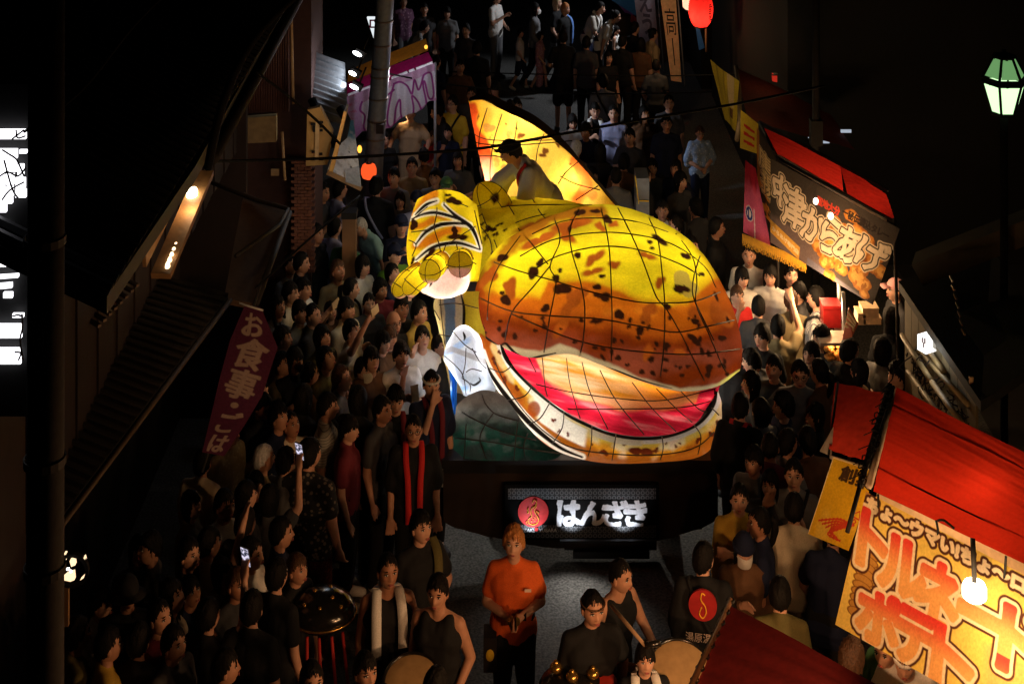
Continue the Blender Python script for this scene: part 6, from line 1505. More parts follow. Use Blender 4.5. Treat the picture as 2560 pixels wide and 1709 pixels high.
def fuse(name, caps, voxel, smooth=4, wr=0.0, seed=1, flat=None):
    """grow one continuous surface round a set of tapered limbs"""
    V, Fc, k = [], [], 0
    for c in caps:
        v, f = capsule(*c[:4]); 
        if len(c) > 4: v = c[4](v)
        V.append(v); Fc += [tuple(i + k for i in g) for g in f]; k += len(v)
    V = np.concatenate(V)
    me = meshdata('limbs', V, Fc); o = bpy.data.objects.new('limbs', me); COL.objects.link(o)
    r = o.modifiers.new('r', 'REMESH'); r.mode = 'VOXEL'; r.voxel_size = voxel; r.use_smooth_shade = True
    if smooth:
        q = o.modifiers.new('s', 'SMOOTH'); q.factor = .5; q.iterations = smooth
    bpy.context.view_layer.update()
    m2 = bpy.data.meshes.new_from_object(o.evaluated_get(bpy.context.evaluated_depsgraph_get()))
    bpy.data.objects.remove(o); bpy.data.meshes.remove(me)
    m2.name = name
    if wr:
        n = len(m2.vertices); co = np.empty(n * 3, np.float32); m2.vertices.foreach_get('co', co); co = co.reshape(-1, 3)
        no = np.empty(n * 3, np.float32); m2.vertices.foreach_get('normal', no); no = no.reshape(-1, 3)
        q = co * np.array((1, 1, .38)); w_ = fnoise(q, 26, seed, 2)
        q2 = co * np.array((.6, .6, 1.2)); w_ = w_ + .6 * fnoise(q2, 18, seed + 1, 2)
        co = co + no * (w_ * wr)[:, None]
        m2.vertices.foreach_set('co', co.astype(np.float32).ravel()); m2.update()
    m2.polygons.foreach_set('use_smooth', [True] * len(m2.polygons))
    return m2

SKIN = [mat('skin_%s' % k, c, .55, var=.08, scale=30, spec=.35) for k, c in (('light', (.50, .27, .18)), ('warm', (.42, .21, .13)), ('tan', (.33, .15, .085)))]
EYEW, EYED, LIP = mat('eye_white', (.6, .58, .55), .3), mat('eye_dark', (.015, .01, .008), .2), mat('lip_skin', (.36, .10, .085), .5)
HAIRM = {'k': mat('black_hair', (.005, .004, .0035), .65, var=.5, scale=90, spec=.12, bump=.5), 'b': mat('brown_hair', (.05, .022, .010), .6, var=.5, scale=90, spec=.25, bump=.5),
         'o': mat('dyed_hair', (.36, .14, .04), .6, var=.4, scale=90, bump=.5), 'g': mat('grey_hair', (.42, .41, .40), .55, var=.3, scale=60), 'x': mat('bleached_hair', (.50, .33, .20), .5, var=.3, scale=60)}

def ellv(c, r, n=12, m=8):
    mb = MB(); mb.ell(c, r, n, m); return np.array([v[:] for v in mb.v]), mb.f

def head_geo():
    n, m = 48, 40
    vs = []
    for j in range(m + 1):
        ph = -math.pi / 2 + math.pi * j / m
        for i in range(n):
            a = 2 * math.pi * i / n
            vs.append((math.cos(ph) * math.sin(a), -math.cos(ph) * math.cos(a), math.sin(ph)))
    d = np.array(vs)
    x, y, z = d[:, 0] * .078, d[:, 1] * .097, d[:, 2] * .118
    lo = np.clip(-d[:, 2], 0, 1)
    x = x * (1 - .30 * lo ** 1.7); y = y + lo ** 2 * .012
    y = np.where(d[:, 1] < 0, y * (1 - .10 * np.exp(-(z / .05) ** 2)), y)
    fr = (d[:, 1] < -.15)
    g = lambda cx, cz, sx, sz: np.exp(-((x - cx) / sx) ** 2 - ((z - cz) / sz) ** 2)
    nose = np.exp(-(x / (.009 + .010 * np.clip((.02 - z) / .05, 0, 1))) ** 2) * np.clip((.028 - z) / .052, 0, 1) * (1 - sstep(-.026, -.036, z))
    dy = .010 * (g(.033, .012, .017, .012) + g(-.033, .012, .017, .012)) - .024 * nose - .004 * g(.03, .036, .03, .010) - .004 * g(-.03, .036, .03, .010)
    dy += -.007 * g(0, -.055, .024, .011) + .004 * g(0, -.072, .02, .008) - .009 * g(0, -.094, .024, .016) - .006 * (g(.045, -.018, .022, .022) + g(-.045, -.018, .022, .022))
    y = y + np.where(fr, dy, 0)
    V = np.stack([x, y, z], -1)
    Fc = [(j * n + i, j * n + (i + 1) % n, (j + 1) * n + (i + 1) % n, (j + 1) * n + i) for j in range(m) for i in range(n)]
    parts = [(V, Fc, 0)]
    for s_ in (-1, 1):
        parts.append((*ellv((s_ * .077, .006, -.006), (.011, .018, .031)), 0))
        parts.append((*ellv((s_ * .033, -.0765, .011), (.0145, .008, .0062)), 1))
        parts.append((*ellv((s_ * .033, -.0820, .0112), (.0062, .0042, .0060)), 2))
        parts.append((*ellv((s_ * .033, -.0800, .0185), (.017, .006, .0030)), 2))
        parts.append((*ellv((s_ * .034, -.0830, .036), (.019, .006, .0042)), 2))
    parts.append((*ellv((0, -.0920, -.0530), (.021, .006, .0038)), 3)); parts.append((*ellv((0, -.0915, -.0605), (.018, .006, .0046)), 3))
    parts.append((*ellv((0, -.0955, -.0566), (.017, .003, .0012)), 2))
    return parts
HEADP = head_geo()

BASE = dict(head=(0, -.015, 1.585), neck=(0, .015, 1.42), sh=(.163, .015, 1.365), el=(.215, .03, 1.10), wr=(.225, -.05, .86), hip=(.09, 0, .90), kn=(.10, -.02, .49), an=(.105, .03, .085), toe=(.125, -.13, .035))
def mk(lean=0, side=0, **o):
    """joints; keys ending _l / _r override one side; lean tips the upper body forward"""
    J = {}
    for k, p in BASE.items():
        if k in ('head', 'neck'): J[k] = np.array(o.get(k, p), float)
        else:
            for s_, q in (('l', 1), ('r', -1)):
                v = o.get(k + '_' + s_, o.get(k, p)); J[k + '_' + s_] = np.array((v[0] * q, v[1], v[2]), float)
    if lean or side:
        R = np.array(Matrix.Rotation(math.radians(lean), 3, 'X')) @ np.array(Matrix.Rotation(math.radians(side), 3, 'Y')); c = np.array((0, 0, .95))
        for k in J:
            if k[:3] not in ('hip', 'kn_', 'an_', 'toe'): J[k] = (J[k] - c) @ R.T + c
        J['R'] = R
    else: J['R'] = np.eye(3)
    return J
POSES = {
 'stand': mk(),
 'relax': mk(el_l=(.25, .05, 1.12), wr_l=(.17, -.12, .93), toe_r=(.16, -.11, .035)),
 'clasp': mk(el=(.26, .0, 1.12), wr=(.045, -.20, 1.02)),
 'hold': mk(el=(.235, .02, 1.11), wr=(.055, -.22, 1.13)),
 'raise': mk(el_r=(.25, -.14, 1.52), wr_r=(.16, -.26, 1.76), el_l=(.25, .02, 1.1), wr_l=(.18, -.15, .95)),
 'photo': mk(el=(.21, -.14, 1.16), wr=(.05, -.33, 1.38)),
 'phone': mk(el_r=(.24, -.05, 1.13), wr_r=(.07, -.27, 1.28), el_l=(.24, 0, 1.1), wr_l=(.10, -.2, 1.02)),
 'wave': mk(el_l=(.30, -.10, 1.20), wr_l=(.27, -.24, 1.47)),
 'face': mk(el_r=(.20, -.19, 1.17), wr_r=(.055, -.15, 1.46)),
 'hips': mk(el=(.40, .06, 1.15), wr=(.20, -.03, 1.0)),
 'walk': mk(kn_l=(.09, -.16, .50), an_l=(.09, -.18, .10), toe_l=(.09, -.33, .08), kn_r=(.09, .06, .48), an_r=(.09, .28, .12), toe_r=(.09, .15, .035), wr_r=(.22, -.16, .90), wr_l=(.24, .12, .88)),
 'lean': mk(lean=26, el=(.22, -.16, 1.16), wr=(.14, -.36, 1.12)),
 'reach': mk(lean=18, el=(.26, -.12, 1.14), wr=(.24, -.34, 1.02)),
 'bend': mk(lean=32, el=(.24, -.06, 1.10), wr=(.20, -.14, .88)),
 'drum': mk(lean=8, el_r=(.27, -.06, 1.13), wr_r=(.10, -.30, 1.10), el_l=(.30, -.02, 1.12), wr_l=(.30, -.28, .96)),
 'apron': mk(el=(.30, .0, 1.20), wr=(.30, -.24, 1.12)),
 'ride': mk(lean=34, el_r=(.22, -.30, 1.30), wr_r=(.14, -.56, 1.40), el_l=(.26, -.22, 1.16), wr_l=(.20, -.46, 1.16), kn=(.15, -.28, .62), an=(.16, .05, .55), toe=(.17, .18, .55)),
}
_B = {}
def headmat(J, yaw, pitch):
    R = Matrix([list(r) for r in J['R']])
    back = Matrix.Rotation(-0.6 * math.acos(max(-1, min(1, J['R'][2][2]))), 3, 'X')
    M = (R @ back @ Matrix.Rotation(math.radians(yaw), 3, 'Z') @ Matrix.Rotation(math.radians(-pitch), 3, 'X')).to_4x4()
    M.translation = Vector(J['head']); return M

def limb(J, s_, infl=0.0):
    r = lambda x: x + infl
    return [(J['sh_' + s_], r(.056), J['el_' + s_], r(.043)), (J['el_' + s_], r(.043), J['wr_' + s_], r(.029))]

def hand(J, s_, curl=.5):
    w_, e = J['wr_' + s_], J['el_' + s_]; d = w_ - e; d = d / np.linalg.norm(d)
    q = 1 if s_ == 'l' else -1
    up = abs(d[2]) > .6 and d[2] > 0
    a = np.cross(d, (0, 1., 0)) if abs(d[1]) < .8 else np.cross(d, (0, 0, 1.)); a /= np.linalg.norm(a); n = np.cross(d, a)
    if n[1] > 0: n = -n
    out = [(w_, .028, w_ + d * .035 - a * .018, .024), (w_, .028, w_ + d * .035 + a * .018, .024), (w_ + d * .03 - a * .024, .019, w_ + d * .085 - a * .028, .015), (w_ + d * .03 + a * .024, .019, w_ + d * .085 + a * .028, .015), (w_ + d * .03, .020, w_ + d * .09, .016)]
    cu = .25 if up else curl
    for k, (o_, L) in enumerate(((-.036, .062), (-.012, .074), (.012, .070), (.036, .054))):
        b = w_ + d * .088 + a * o_
        m_ = b + (d * (1 - .4 * cu) + n * .5 * cu + a * o_ * 4) * L * .55
        t_ = m_ + (d * (1 - cu) + n * cu * 1.1 + a * o_ * 3) * L * .5
        out += [(b, .0105, m_, .0098), (m_, .0098, t_, .0082)]
    ta = a * (-.03 if (a[0] * q > 0) else .03)
    b = w_ + d * .03 + ta
    out += [(b, .016, b + d * .035 + ta * .9 + n * .015, .0125), (b + d * .035 + ta * .9 + n * .015, .0125, b + d * .065 + ta * 1.1 + n * .03, .010)]
    return out

def legs(J, infl=0, to=1.0):
    o = []
    for s_ in 'lr':
        h, k, a = J['hip_' + s_], J['kn_' + s_], J['an_' + s_]
        o.append((h, .085 + infl, k, .058 + infl))
        if to > .6:
            e = k + (a - k) * min(1, (to - .5) * 2); o.append((k, .058 + infl, e, .040 + infl * 1.1))
    return o

def torso(J, infl=0, low=True):
    R = J['R']; c = np.array((0, 0, .95))
    f = lambda p: (np.array(p, float) - c) @ R.T + c
    i = infl
    o = [(f((-.085, .0, 1.27)), .108 + i, f((.085, .0, 1.27)), .108 + i), (f((-.075, .0, 1.10)), .098 + i, f((.075, .0, 1.10)), .098 + i), (f((-.125, .015, 1.355)), .052 + i, f((.125, .015, 1.355)), .052 + i),
         (f((-.05, .005, 1.29)), .11 + i, f((-.05, .0, 1.0)), .105 + i), (f((.05, .005, 1.29)), .11 + i, f((.05, .0, 1.0)), .105 + i)]
    if low: o.append(((-.075, .01, .95), .108 + i, (.075, .01, .95), .108 + i))
    return o

def body_mesh(pose, yaw, pitch, voxel):
    key = ('body', pose, yaw, pitch, voxel)
    if key in _B: return _B[key]
    J = POSES[pose]; M = headmat(J, yaw, pitch)
    caps = torso(J) + legs(J)
    hb = np.array(M @ Vector((0, .022, -.065)))
    caps += [(J['neck'] - np.array((0, 0, .03)), .060, hb, .052), (J['neck'] + (J['sh_l'] - J['neck']) * .3, .055, J['sh_l'], .052), (J['neck'] + (J['sh_r'] - J['neck']) * .3, .055, J['sh_r'], .052)]
    for s_ in 'lr':
        caps += limb(J, s_) + hand(J, s_) + [(J['an_' + s_], .040, J['toe_' + s_], .030)]
    me = fuse('body', caps, voxel, 3)
    # the head, with its face, joins the neck in the same mesh
    n0 = len(me.vertices); co = np.empty(n0 * 3, np.float32); me.vertices.foreach_get('co', co)
    V = [co.reshape(-1, 3)]; Fc = [tuple(p.vertices) for p in me.polygons]; mi = [0] * len(Fc); k = n0
    A = np.array(M)
    for v, f, s_ in HEADP:
        V.append(v @ A[:3, :3].T + A[:3, 3]); Fc += [tuple(i + k for i in g) for g in f]; mi += [s_] * len(f); k += len(v)
    bpy.data.meshes.remove(me)
    me = meshdata('body', np.concatenate(V), Fc)
    for m_ in (SKIN[0], EYEW, EYED, LIP): me.materials.append(m_)
    me.polygons.foreach_set('material_index', mi); me.update()
    _B[key] = me; return me

def garment(kind, pose, voxel=.016):
    key = (kind, pose)
    if key in _B: return _B[key]
    J = POSES[pose]; R = J['R']; c = np.array((0, 0, .95)); f = lambda p: (np.array(p, float) - c) @ R.T + c
    part = lambda a, b, t: J[a] + (J[b] - J[a]) * t
    if kind in ('tee', 'long', 'happi', 'yukata'):
        caps = torso(J, .020) + [((-.085, .01, .90), .118, (.085, .01, .90), .118)]
        caps += [(J['neck'] - np.array((0, 0, .02)), .068, J['neck'] + np.array((0, .004, .012)), .066)]
        for s_ in 'lr':
            caps.append((part('neck', 'sh_' + s_, .3), .058, J['sh_' + s_], .060))
            if kind == 'tee': caps.append((J['sh_' + s_], .064, part('sh_' + s_, 'el_' + s_, .62), .072))
            elif kind == 'long': caps += [(J['sh_' + s_], .072, J['el_' + s_], .060), (J['el_' + s_], .060, part('el_' + s_, 'wr_' + s_, .85), .045)]
            else:
                e = part('sh_' + s_, 'el_' + s_, .92)
                caps += [(J['sh_' + s_], .080, e, .088), (part('sh_' + s_, 'el_' + s_, .6), .07, e + np.array((0, .02, -.09)), .06)]
        if kind == 'yukata':
            for z, rr in ((.80, .125), (.62, .12), (.45, .115), (.30, .11), (.22, .105)): caps.append(((-.075, .01, z), rr, (.075, .01, z), rr))
        me = fuse(kind, caps, voxel * .85, 4, .011, 3)
    elif kind == 'tank':
        caps = torso(J, .014) + [((-.085, .01, .90), .112, (.085, .01, .90), .112)]
        caps = [q for q in caps if not (abs(q[0][2] - 1.365) < .02 and abs(q[1]) < .08)]
        for s_ in 'lr': caps.append((part('neck', 'sh_' + s_, .45) + np.array((0, 0, -.015)), .062, f(((.09 if s_ == 'l' else -.09), -.02, 1.25)), .09))
        for q in (-1, 1): caps += [(f((q * .088, -.075, 1.30)), .052, f((q * .092, -.01, 1.385)), .056), (f((q * .092, .02, 1.385)), .056, f((q * .085, .08, 1.30)), .05)]
        me = fuse(kind, caps, voxel * .8, 4, .005, 4)
    elif kind in ('trousers', 'shorts'):
        caps = legs(J, .022, 1.0 if kind == 'trousers' else .62) + [((-.075, .01, .95), .120, (.075, .01, .95), .120), ((-.075, .01, 1.0), .112, (.075, .01, 1.0), .112)]
        if kind == 'shorts':
            caps = [q for q in caps if q[1] != .08] + [(J['hip_' + s_], .112, part('hip_' + s_, 'kn_' + s_, .95), .098) for s_ in 'lr']
        me = fuse(kind, caps, voxel, 4, .006, 5)
    elif kind == 'skirt':
        caps = [((-.07, .01, z), rr, (.07, .01, z), rr) for z, rr in ((1.0, .11), (.85, .13), (.68, .15), (.5, .165), (.38, .175))]
        me = fuse(kind, caps, voxel, 4, .010, 6)
    elif kind == 'shoes':
        caps = [(J['an_' + s_] + np.array((0, .01, -.02)), .052, J['toe_' + s_], .044) for s_ in 'lr']
        me = fuse(kind, caps, voxel, 3)
    _B[key] = me; return me

def hair_mesh(style):
    key = ('hair', style)
    if key in _B: return _B[key]
    n, m = 68, 40; sd_ = sum(map(ord, style)); r_ = np.random.RandomState(sd_); style = style.rstrip('0123456789'); ph = r_.rand() * 6
    d = []
    for j in range(m + 1):
        ph_ = -math.pi / 2 + math.pi * j / m
        for i in range(n):
            a = 2 * math.pi * i / n; d.append((math.cos(ph_) * math.sin(a), -math.cos(ph_) * math.cos(a), math.sin(ph_)))
    d = np.array(d); az = np.abs(np.arctan2(d[:, 0], -d[:, 1]))            # 0 = front
    aa = np.arctan2(d[:, 0], -d[:, 1])
    jag = .12 * np.sin(aa * 17 + 2 + ph) * np.sin(aa * 7 + ph) + .09 * np.sin(aa * 37 + ph) + .10 * np.sin(aa * 2 + ph)
    puff = {'short': 1.10, 'crop': 1.045, 'bob': 1.13, 'long': 1.12, 'tail': 1.08, 'bun': 1.08, 'curly': 1.2, 'fringe': 1.13}.get(style, 1.1)
    hl = {'short': .54, 'crop': .60, 'bob': .36, 'long': .50, 'tail': .56, 'bun': .58, 'curly': .48, 'fringe': .32}.get(style, .4)
    sd = {'short': .0, 'crop': .12, 'bob': -.72, 'long': -.8, 'tail': -.05, 'bun': -.05, 'curly': -.1, 'fringe': -.12}.get(style, 0)
    bk = {'short': -.55, 'crop': -.42, 'bob': -.80, 'long': -.92, 'tail': -.45, 'bun': -.45, 'curly': -.6, 'fringe': -.62}.get(style, -.5)
    lim = np.interp(az, [0, .75, 1.15, 1.5, 1.9, 3.2], [hl, hl - .06, hl * .5 + sd * .5, sd, (sd + bk) / 2, bk]) + jag * np.interp(az, [0, 1, 3], [1, .7, .5])
    st = 1 + .042 * fnoise(d * np.array((1, 1, .35)), 12, sd_, 3) + .035 * fnoise(d, 3.5, sd_ + 9, 1) + .012 * r_.randn(len(d))
    if style == 'curly': st = st + .035 * np.sin(aa * 19) * np.sin(d[:, 2] * 16) + .03 * r_.randn(len(d))
    rr = puff * st * np.where(d[:, 2] > .5, 1 + .03 * (d[:, 2] - .5), 1)
    keep = d[:, 2] > lim
    rr = np.where(keep, rr, .97)
    V = np.stack([d[:, 0] * .080 * rr, d[:, 1] * .099 * rr + .004, d[:, 2] * .120 * rr], -1)
    if style in ('long', 'bob'):
        lo = np.clip(-d[:, 2] - .25, 0, 1) * keep; V[:, 2] -= lo * (.20 if style == 'long' else .05); V[:, 0] *= 1 + lo * .25
    kf = keep.reshape(m + 1, n)
    Fc = []
    for j in range(m):
        for i in range(n):
            ii = (i + 1) % n
            if kf[j, i] or kf[j, ii] or kf[j + 1, i] or kf[j + 1, ii]: Fc.append((j * n + i, j * n + ii, (j + 1) * n + ii, (j + 1) * n + i))
    V = list(map(tuple, V))
    mb = MB(); mb.v = [Vector(v) for v in V]; mb.f = Fc
    if style == 'bun': mb.ell((0, .085, .085), (.045, .045, .04), 14, 9)
    if style == 'tail':
        mb.tube([(0, .10, .05), (0, .14, .03), (0, .155, -.05), (0, .14, -.14), (0, .125, -.20)], [.02, .032, .034, .026, .006], 9)
    me = meshdata('hair', mb.v, mb.f); _B[key] = me; return me

def acc_mesh(kind):
    key = ('acc', kind)
    if key in _B: return _B[key]
    mb = MB()
    if kind == 'cap':
        mb.ell((0, .004, .035), (.090, .108, .100), 24, 10, zmin=0.0, zmax=.999)
        mb.box((0, -.135, .045), (.13, .09, .008), Matrix.Rotation(math.radians(12), 3, 'X'))
    elif kind == 'cloche': mb.ell((0, .004, .02), (.094, .112, .115), 24, 10, zmin=.0, zmax=.999); mb.lathe((0, 0, .02), [(.10, 0), (.15, -.03), (.15, -.034), (.10, -.006)], 24)
    elif kind == 'beanie':
        mb.ell((0, .006, .020), (.094, .112, .125), 28, 12, zmin=.0, zmax=.999); mb.lathe((0, .006, .02), [(.094, -.002), (.105, .0), (.106, .028), (.095, .036)], 28)
    elif kind == 'mask':
        vs, fs = [], []
        for j in range(8):
            for i in range(15):
                a = math.radians(-62 + 124 * i / 14); z = -.012 - .088 * j / 7
                rx, ry = .078 - .10 * max(0, -z - .045), .105 + .016 * math.sin(math.pi * j / 7)
                vs.append((rx * math.sin(a), -ry * math.cos(a), z - .01 * abs(math.sin(a)) * (j / 3.5 - 1)))
        fs = [(j * 15 + i, j * 15 + i + 1, (j + 1) * 15 + i + 1, (j + 1) * 15 + i) for j in range(7) for i in range(14)]
        mb.add(vs, fs)
        for q in (-1, 1): mb.tube([(q * .069, -.05, -.03), (q * .082, .01, -.005)], .002, 4)
    elif kind == 'glasses':
        for q in (-1, 1):
            mb.tube([(q * .034 + .021 * math.cos(t), -.099 + .006 * abs(math.cos(t)), .010 + .016 * math.sin(t)) for t in np.linspace(0, 6.283, 15)], .0022, 4)
            mb.tube([(q * .055, -.092, .012), (q * .083, 0, .012)], .0022, 4)
        mb.tube([(-.013, -.1, .012), (.013, -.1, .012)], .0022, 4)
    elif kind == 'headband':
        mb.tube([(.086 * math.sin(t), -.106 * math.cos(t), .052 + .012 * math.cos(t) * -1) for t in np.linspace(0, 6.283, 30)], .0125, 6)
    elif kind == 'cord':
        mb.tube([(.084 * math.sin(t), -.1025 * math.cos(t), .048) for t in np.linspace(0, 6.283, 30)], .0055, 5)
    elif kind == 'knot':
        mb.tube([(.084 * math.sin(t), -.104 * math.cos(t), .050) for t in np.linspace(0, 6.283, 30)], .014, 6)
        mb.ell((0, -.118, .052), (.02, .018, .016), 10, 7); mb.tube([(0, -.12, .055), (-.035, -.15, .075)], [.01, .004], 5); mb.tube([(0, -.12, .055), (.035, -.15, .07)], [.01, .004], 5)
    elif kind == 'clip': mb.box((.045, .07, .09), (.05, .012, .02)); mb.box((.02, .085, .08), (.012, .012, .03))
    me = meshdata('part', mb.v, mb.f, kind not in ('clip',)); _B[key] = me; return me

def strip_mesh(kind):
    """things worn on the trunk: towel, collar bands, bag strap, stripe"""
    key = ('strip', kind)
    if key in _B: return _B[key]
    mb = MB()
    def band(pts, wd, th=.012):
        pts = smooth_line(pts, 5); n = len(pts); vs, fs = [], []
        for (x, y, z) in pts:
            dx = wd / 2
            vs += [(x - dx, y, z), (x + dx, y, z), (x + dx, y - th, z), (x - dx, y - th, z)]
        for i in range(n - 1):
            for k in range(4): fs.append((i * 4 + k, i * 4 + (k + 1) % 4, i * 4 + 4 + (k + 1) % 4, i * 4 + 4 + k))
        fs += [(0, 1, 2, 3), tuple(range(n * 4 - 1, n * 4 - 5, -1))]
        mb.add(vs, fs)
    if kind == 'towel':
        for q in (-1, 1): band([(q * .055, .07, 1.45), (q * .085, .0, 1.455), (q * .10, -.10, 1.38), (q * .105, -.135, 1.25), (q * .105, -.135, 1.08 + .03 * q)], .075, .02)
        mb.tube([(-.06, .07, 1.45), (0, .085, 1.46), (.06, .07, 1.45)], .026, 8)
    elif kind == 'bands':
        for q in (-1, 1): band([(q * .06, .065, 1.455), (q * .075, .0, 1.465), (q * .075, -.10, 1.36), (q * .06, -.142, 1.2), (q * .055, -.142, 1.0), (q * .055, -.140, .84)], .055, .01)
    elif kind == 'strap':
        mb.tube(smooth_line([(.13, .03, 1.45), (.09, -.10, 1.38), (0, -.143, 1.22), (-.11, -.135, 1.02), (-.15, -.06, .95)], 5), .016, 6)
        mb.tube(smooth_line([(.13, .03, 1.45), (.07, .13, 1.35), (-.05, .145, 1.15), (-.15, .06, .95)], 5), .016, 6)
    elif kind == 'sash':
        band([(.13, .04, 1.455), (.12, -.08, 1.40), (.10, -.142, 1.28), (.09, -.146, 1.1), (.09, -.14, .92)], .075, .008)
    elif kind == 'braces':
        for q in (-1, 1):
            band([(q * .08, .0, 1.455), (q * .085, -.1, 1.38), (q * .08, -.143, 1.2), (q * .075, -.14, 1.0)], .028, .008)
            band([(q * .08, .01, 1.455), (q * .085, .12, 1.36), (q * .07, .155, 1.2), (q * .06, .15, 1.0)], .028, .008)
    me = meshdata('part', mb.v, mb.f); _B[key] = me; return me

CLOTH = {}
def cloth(c):
    if c in CLOTH: return CLOTH[c]
    T = dict(white=(.62, .60, .57), cream=(.55, .47, .34), black=(.012, .012, .013), navy=(.012, .016, .040), grey=(.14, .14, .145), dgrey=(.05, .05, .055), olive=(.10, .085, .03), yellow=(.55, .36, .03), orange=(.62, .105, .02), red=(.50, .025, .025), pink=(.55, .28, .28), blue=(.10, .20, .48),
             mint=(.30, .50, .48), lav=(.26, .27, .42), brown=(.10, .05, .025), beige=(.42, .30, .18), lime=(.07, .17, .02), green=(.06, .16, .07), teal=(.05, .25, .30), khaki=(.22, .17, .09), denim=(.04, .07, .15), maroon=(.14, .02, .03), purple=(.16, .06, .2), gold=(.35, .24, .05), mustard=(.42, .27, .04))
    P2 = dict(floral=((.16, .14, .12), (.02, .02, .022), 26), stripe=((.45, .44, .42), (.12, .12, .14), 0), check=((.42, .39, .34), (.16, .15, .14), -1), wave=((.20, .045, .02), (.09, .02, .010), 34), yuk=((.45, .52, .62), (.22, .30, .45), 22), yukp=((.55, .36, .36), (.35, .16, .2), 24), yukc=((.50, .42, .28), (.40, .31, .18), 26), pinkfl=((.40, .22, .30), (.18, .08, .14), 18))
    if c in T: m = mat('cloth_' + c, T[c], .85, var=.12, scale=120, bump=.15, spec=.15)
    else:
        a, b, sc = P2[c]
        m = bpy.data.materials.new('cloth_' + c); m.use_nodes = True; n, l = m.node_tree.nodes, m.node_tree.links
        p = n['Principled BSDF']; p.inputs['Roughness'].default_value = .85; p.inputs['Specular IOR Level'].default_value = .15
        tc = n.new('ShaderNodeTexCoord')
        if sc > 0:
            v = n.new('ShaderNodeTexVoronoi'); v.inputs['Scale'].default_value = sc; fac = v.outputs['Distance']; lo, hi = .28, .36
        else:
            v = n.new('ShaderNodeTexWave'); v.inputs['Scale'].default_value = 14; v.bands_direction = 'X' if sc == 0 else 'Z'; fac = v.outputs['Fac']; lo, hi = (.55, .65) if sc == 0 else (.1, .16)
        l.new(tc.outputs['Object'], v.inputs['Vector'])
        r = n.new('ShaderNodeValToRGB'); r.color_ramp.elements[0].position = lo; r.color_ramp.elements[1].position = hi
        x, y = (a, b) if sc != -1 else (b, a)
        r.color_ramp.elements[0].color = (*x, 1); r.color_ramp.elements[1].color = (*y, 1)
        l.new(fac, r.inputs['Fac']); l.new(r.outputs[0], p.inputs['Base Color'])
    CLOTH[c] = m; return m

GRP = {'L': 'spectators watching along the left side', 'R': 'spectators and shoppers along the right side', 'T': 'people strolling at the top of the street', 'M': 'people in the street behind the float', 'D': 'festival drummers and helpers in front of the float'}
PHM = mat('phone_case', (.02, .02, .022), .35)
def person(u, v, face, pose, hair, top, bottom, label, grp, h=1.70, yaw=0, pitch=0, acc=(), skin=0, at=None, fine=False, build=.90, phone=None, worn=None):
    """stands a person so that the crown of the head is seen at (u, v); h = height in metres"""
    J = POSES[pose]; k = h / 1.70
    yaw, pitch = 5 * round(yaw / 5), 6 * round((pitch + 8) / 6)
    hm = headmat(J, yaw, pitch)
    hp = hm @ Vector((0, 0, .122)); a = math.radians(face)
    if at is None:
        top_z = hp.z * k; Y = F * (CAMZ - top_z) / (v - HOR)
        q = P(u, v, Y); off = Matrix.Rotation(a, 3, 'Z') @ Vector((hp.x, hp.y, 0)) * k
        loc = Vector((q.x - off.x, q.y - off.y, 0.004))
    else: loc = Vector(at)
    r = empty('person', loc, label, 'person', GRP[grp], a); r.scale = (k * build, k * build, k)
    b = link('body', body_mesh(pose, yaw, pitch, .0115 if fine else .0125 if pose in ('raise', 'wave', 'photo', 'face') else .018), r)
    if skin: b.material_slots[0].link = 'OBJECT'; b.material_slots[0].material = SKIN[skin]
    st, hc = hair.split('.') if '.' in hair else (hair, 'k')
    if st != 'bald':
        o = link('hair', hair_mesh(st + str(len(label) % 4)), r, HAIRM[hc]); o.matrix_local = hm
    kind, colr = top.split('.'); link({'tee': 'shirt', 'long': 'jacket', 'tank': 'tank_top'}.get(kind, kind), garment(kind, pose), r, cloth(colr))
    if kind != 'yukata':
        kind, colr = bottom.split('.'); link(kind, garment(kind, pose), r, cloth(colr))
    link('shoes', garment('shoes', pose), r, cloth('dgrey' if len(label) % 3 else 'white'))
    for x in acc:
        x, colr = x.split('.')
        if x in ('towel', 'bands', 'strap', 'sash', 'braces'):
            o = link({'bands': 'collar', 'sash': 'sash'}.get(x, x), strip_mesh(x), r, cloth(colr))
            if not np.allclose(J['R'], np.eye(3)):
                c_ = Vector((0, 0, .95)); R4 = Matrix([list(q) for q in J['R']]).to_4x4()
                o.matrix_local = Matrix.Translation(c_) @ R4 @ Matrix.Translation(-c_)
        else:
            o = link({'headband': 'headband', 'knot': 'headband', 'cloche': 'sun_hat', 'clip': 'hair_clip'}.get(x, x), acc_mesh(x), r, cloth(colr)); o.matrix_local = hm
    if phone:
        s_ = 'r'; w_, e = Vector(J['wr_r']), Vector(J['el_r']); d = (w_ - e).normalized()
        c_ = Matrix.Translation(loc) @ Matrix.Rotation(a, 4, 'Z') @ Matrix.Diagonal((k * build, k * build, k, 1)) @ (w_ + d * .11 + Vector((.02, -.035, .03)))
        lab, lit, wide = phone
        R = Matrix.Rotation(a, 3, 'Z') @ Matrix.Rotation(math.radians(-12), 3, 'X')
        ph = empty('phone', c_, lab, 'phone', 'phones held up by spectators')
        sx, sz = (.155, .075) if wide else (.075, .155)
        mb = MB(); mb.box(c_, (sx, .009, sz), R); mb.build('case', cloth('beige') if lit == 2 else PHM, ph)
        mb = MB(); mb.box(c_ + R @ Vector((0, .0052, 0)), (sx * .92, .002, sz * .92), R); mb.build('screen', SCREEN if lit == 1 else PHM, ph)
    return r

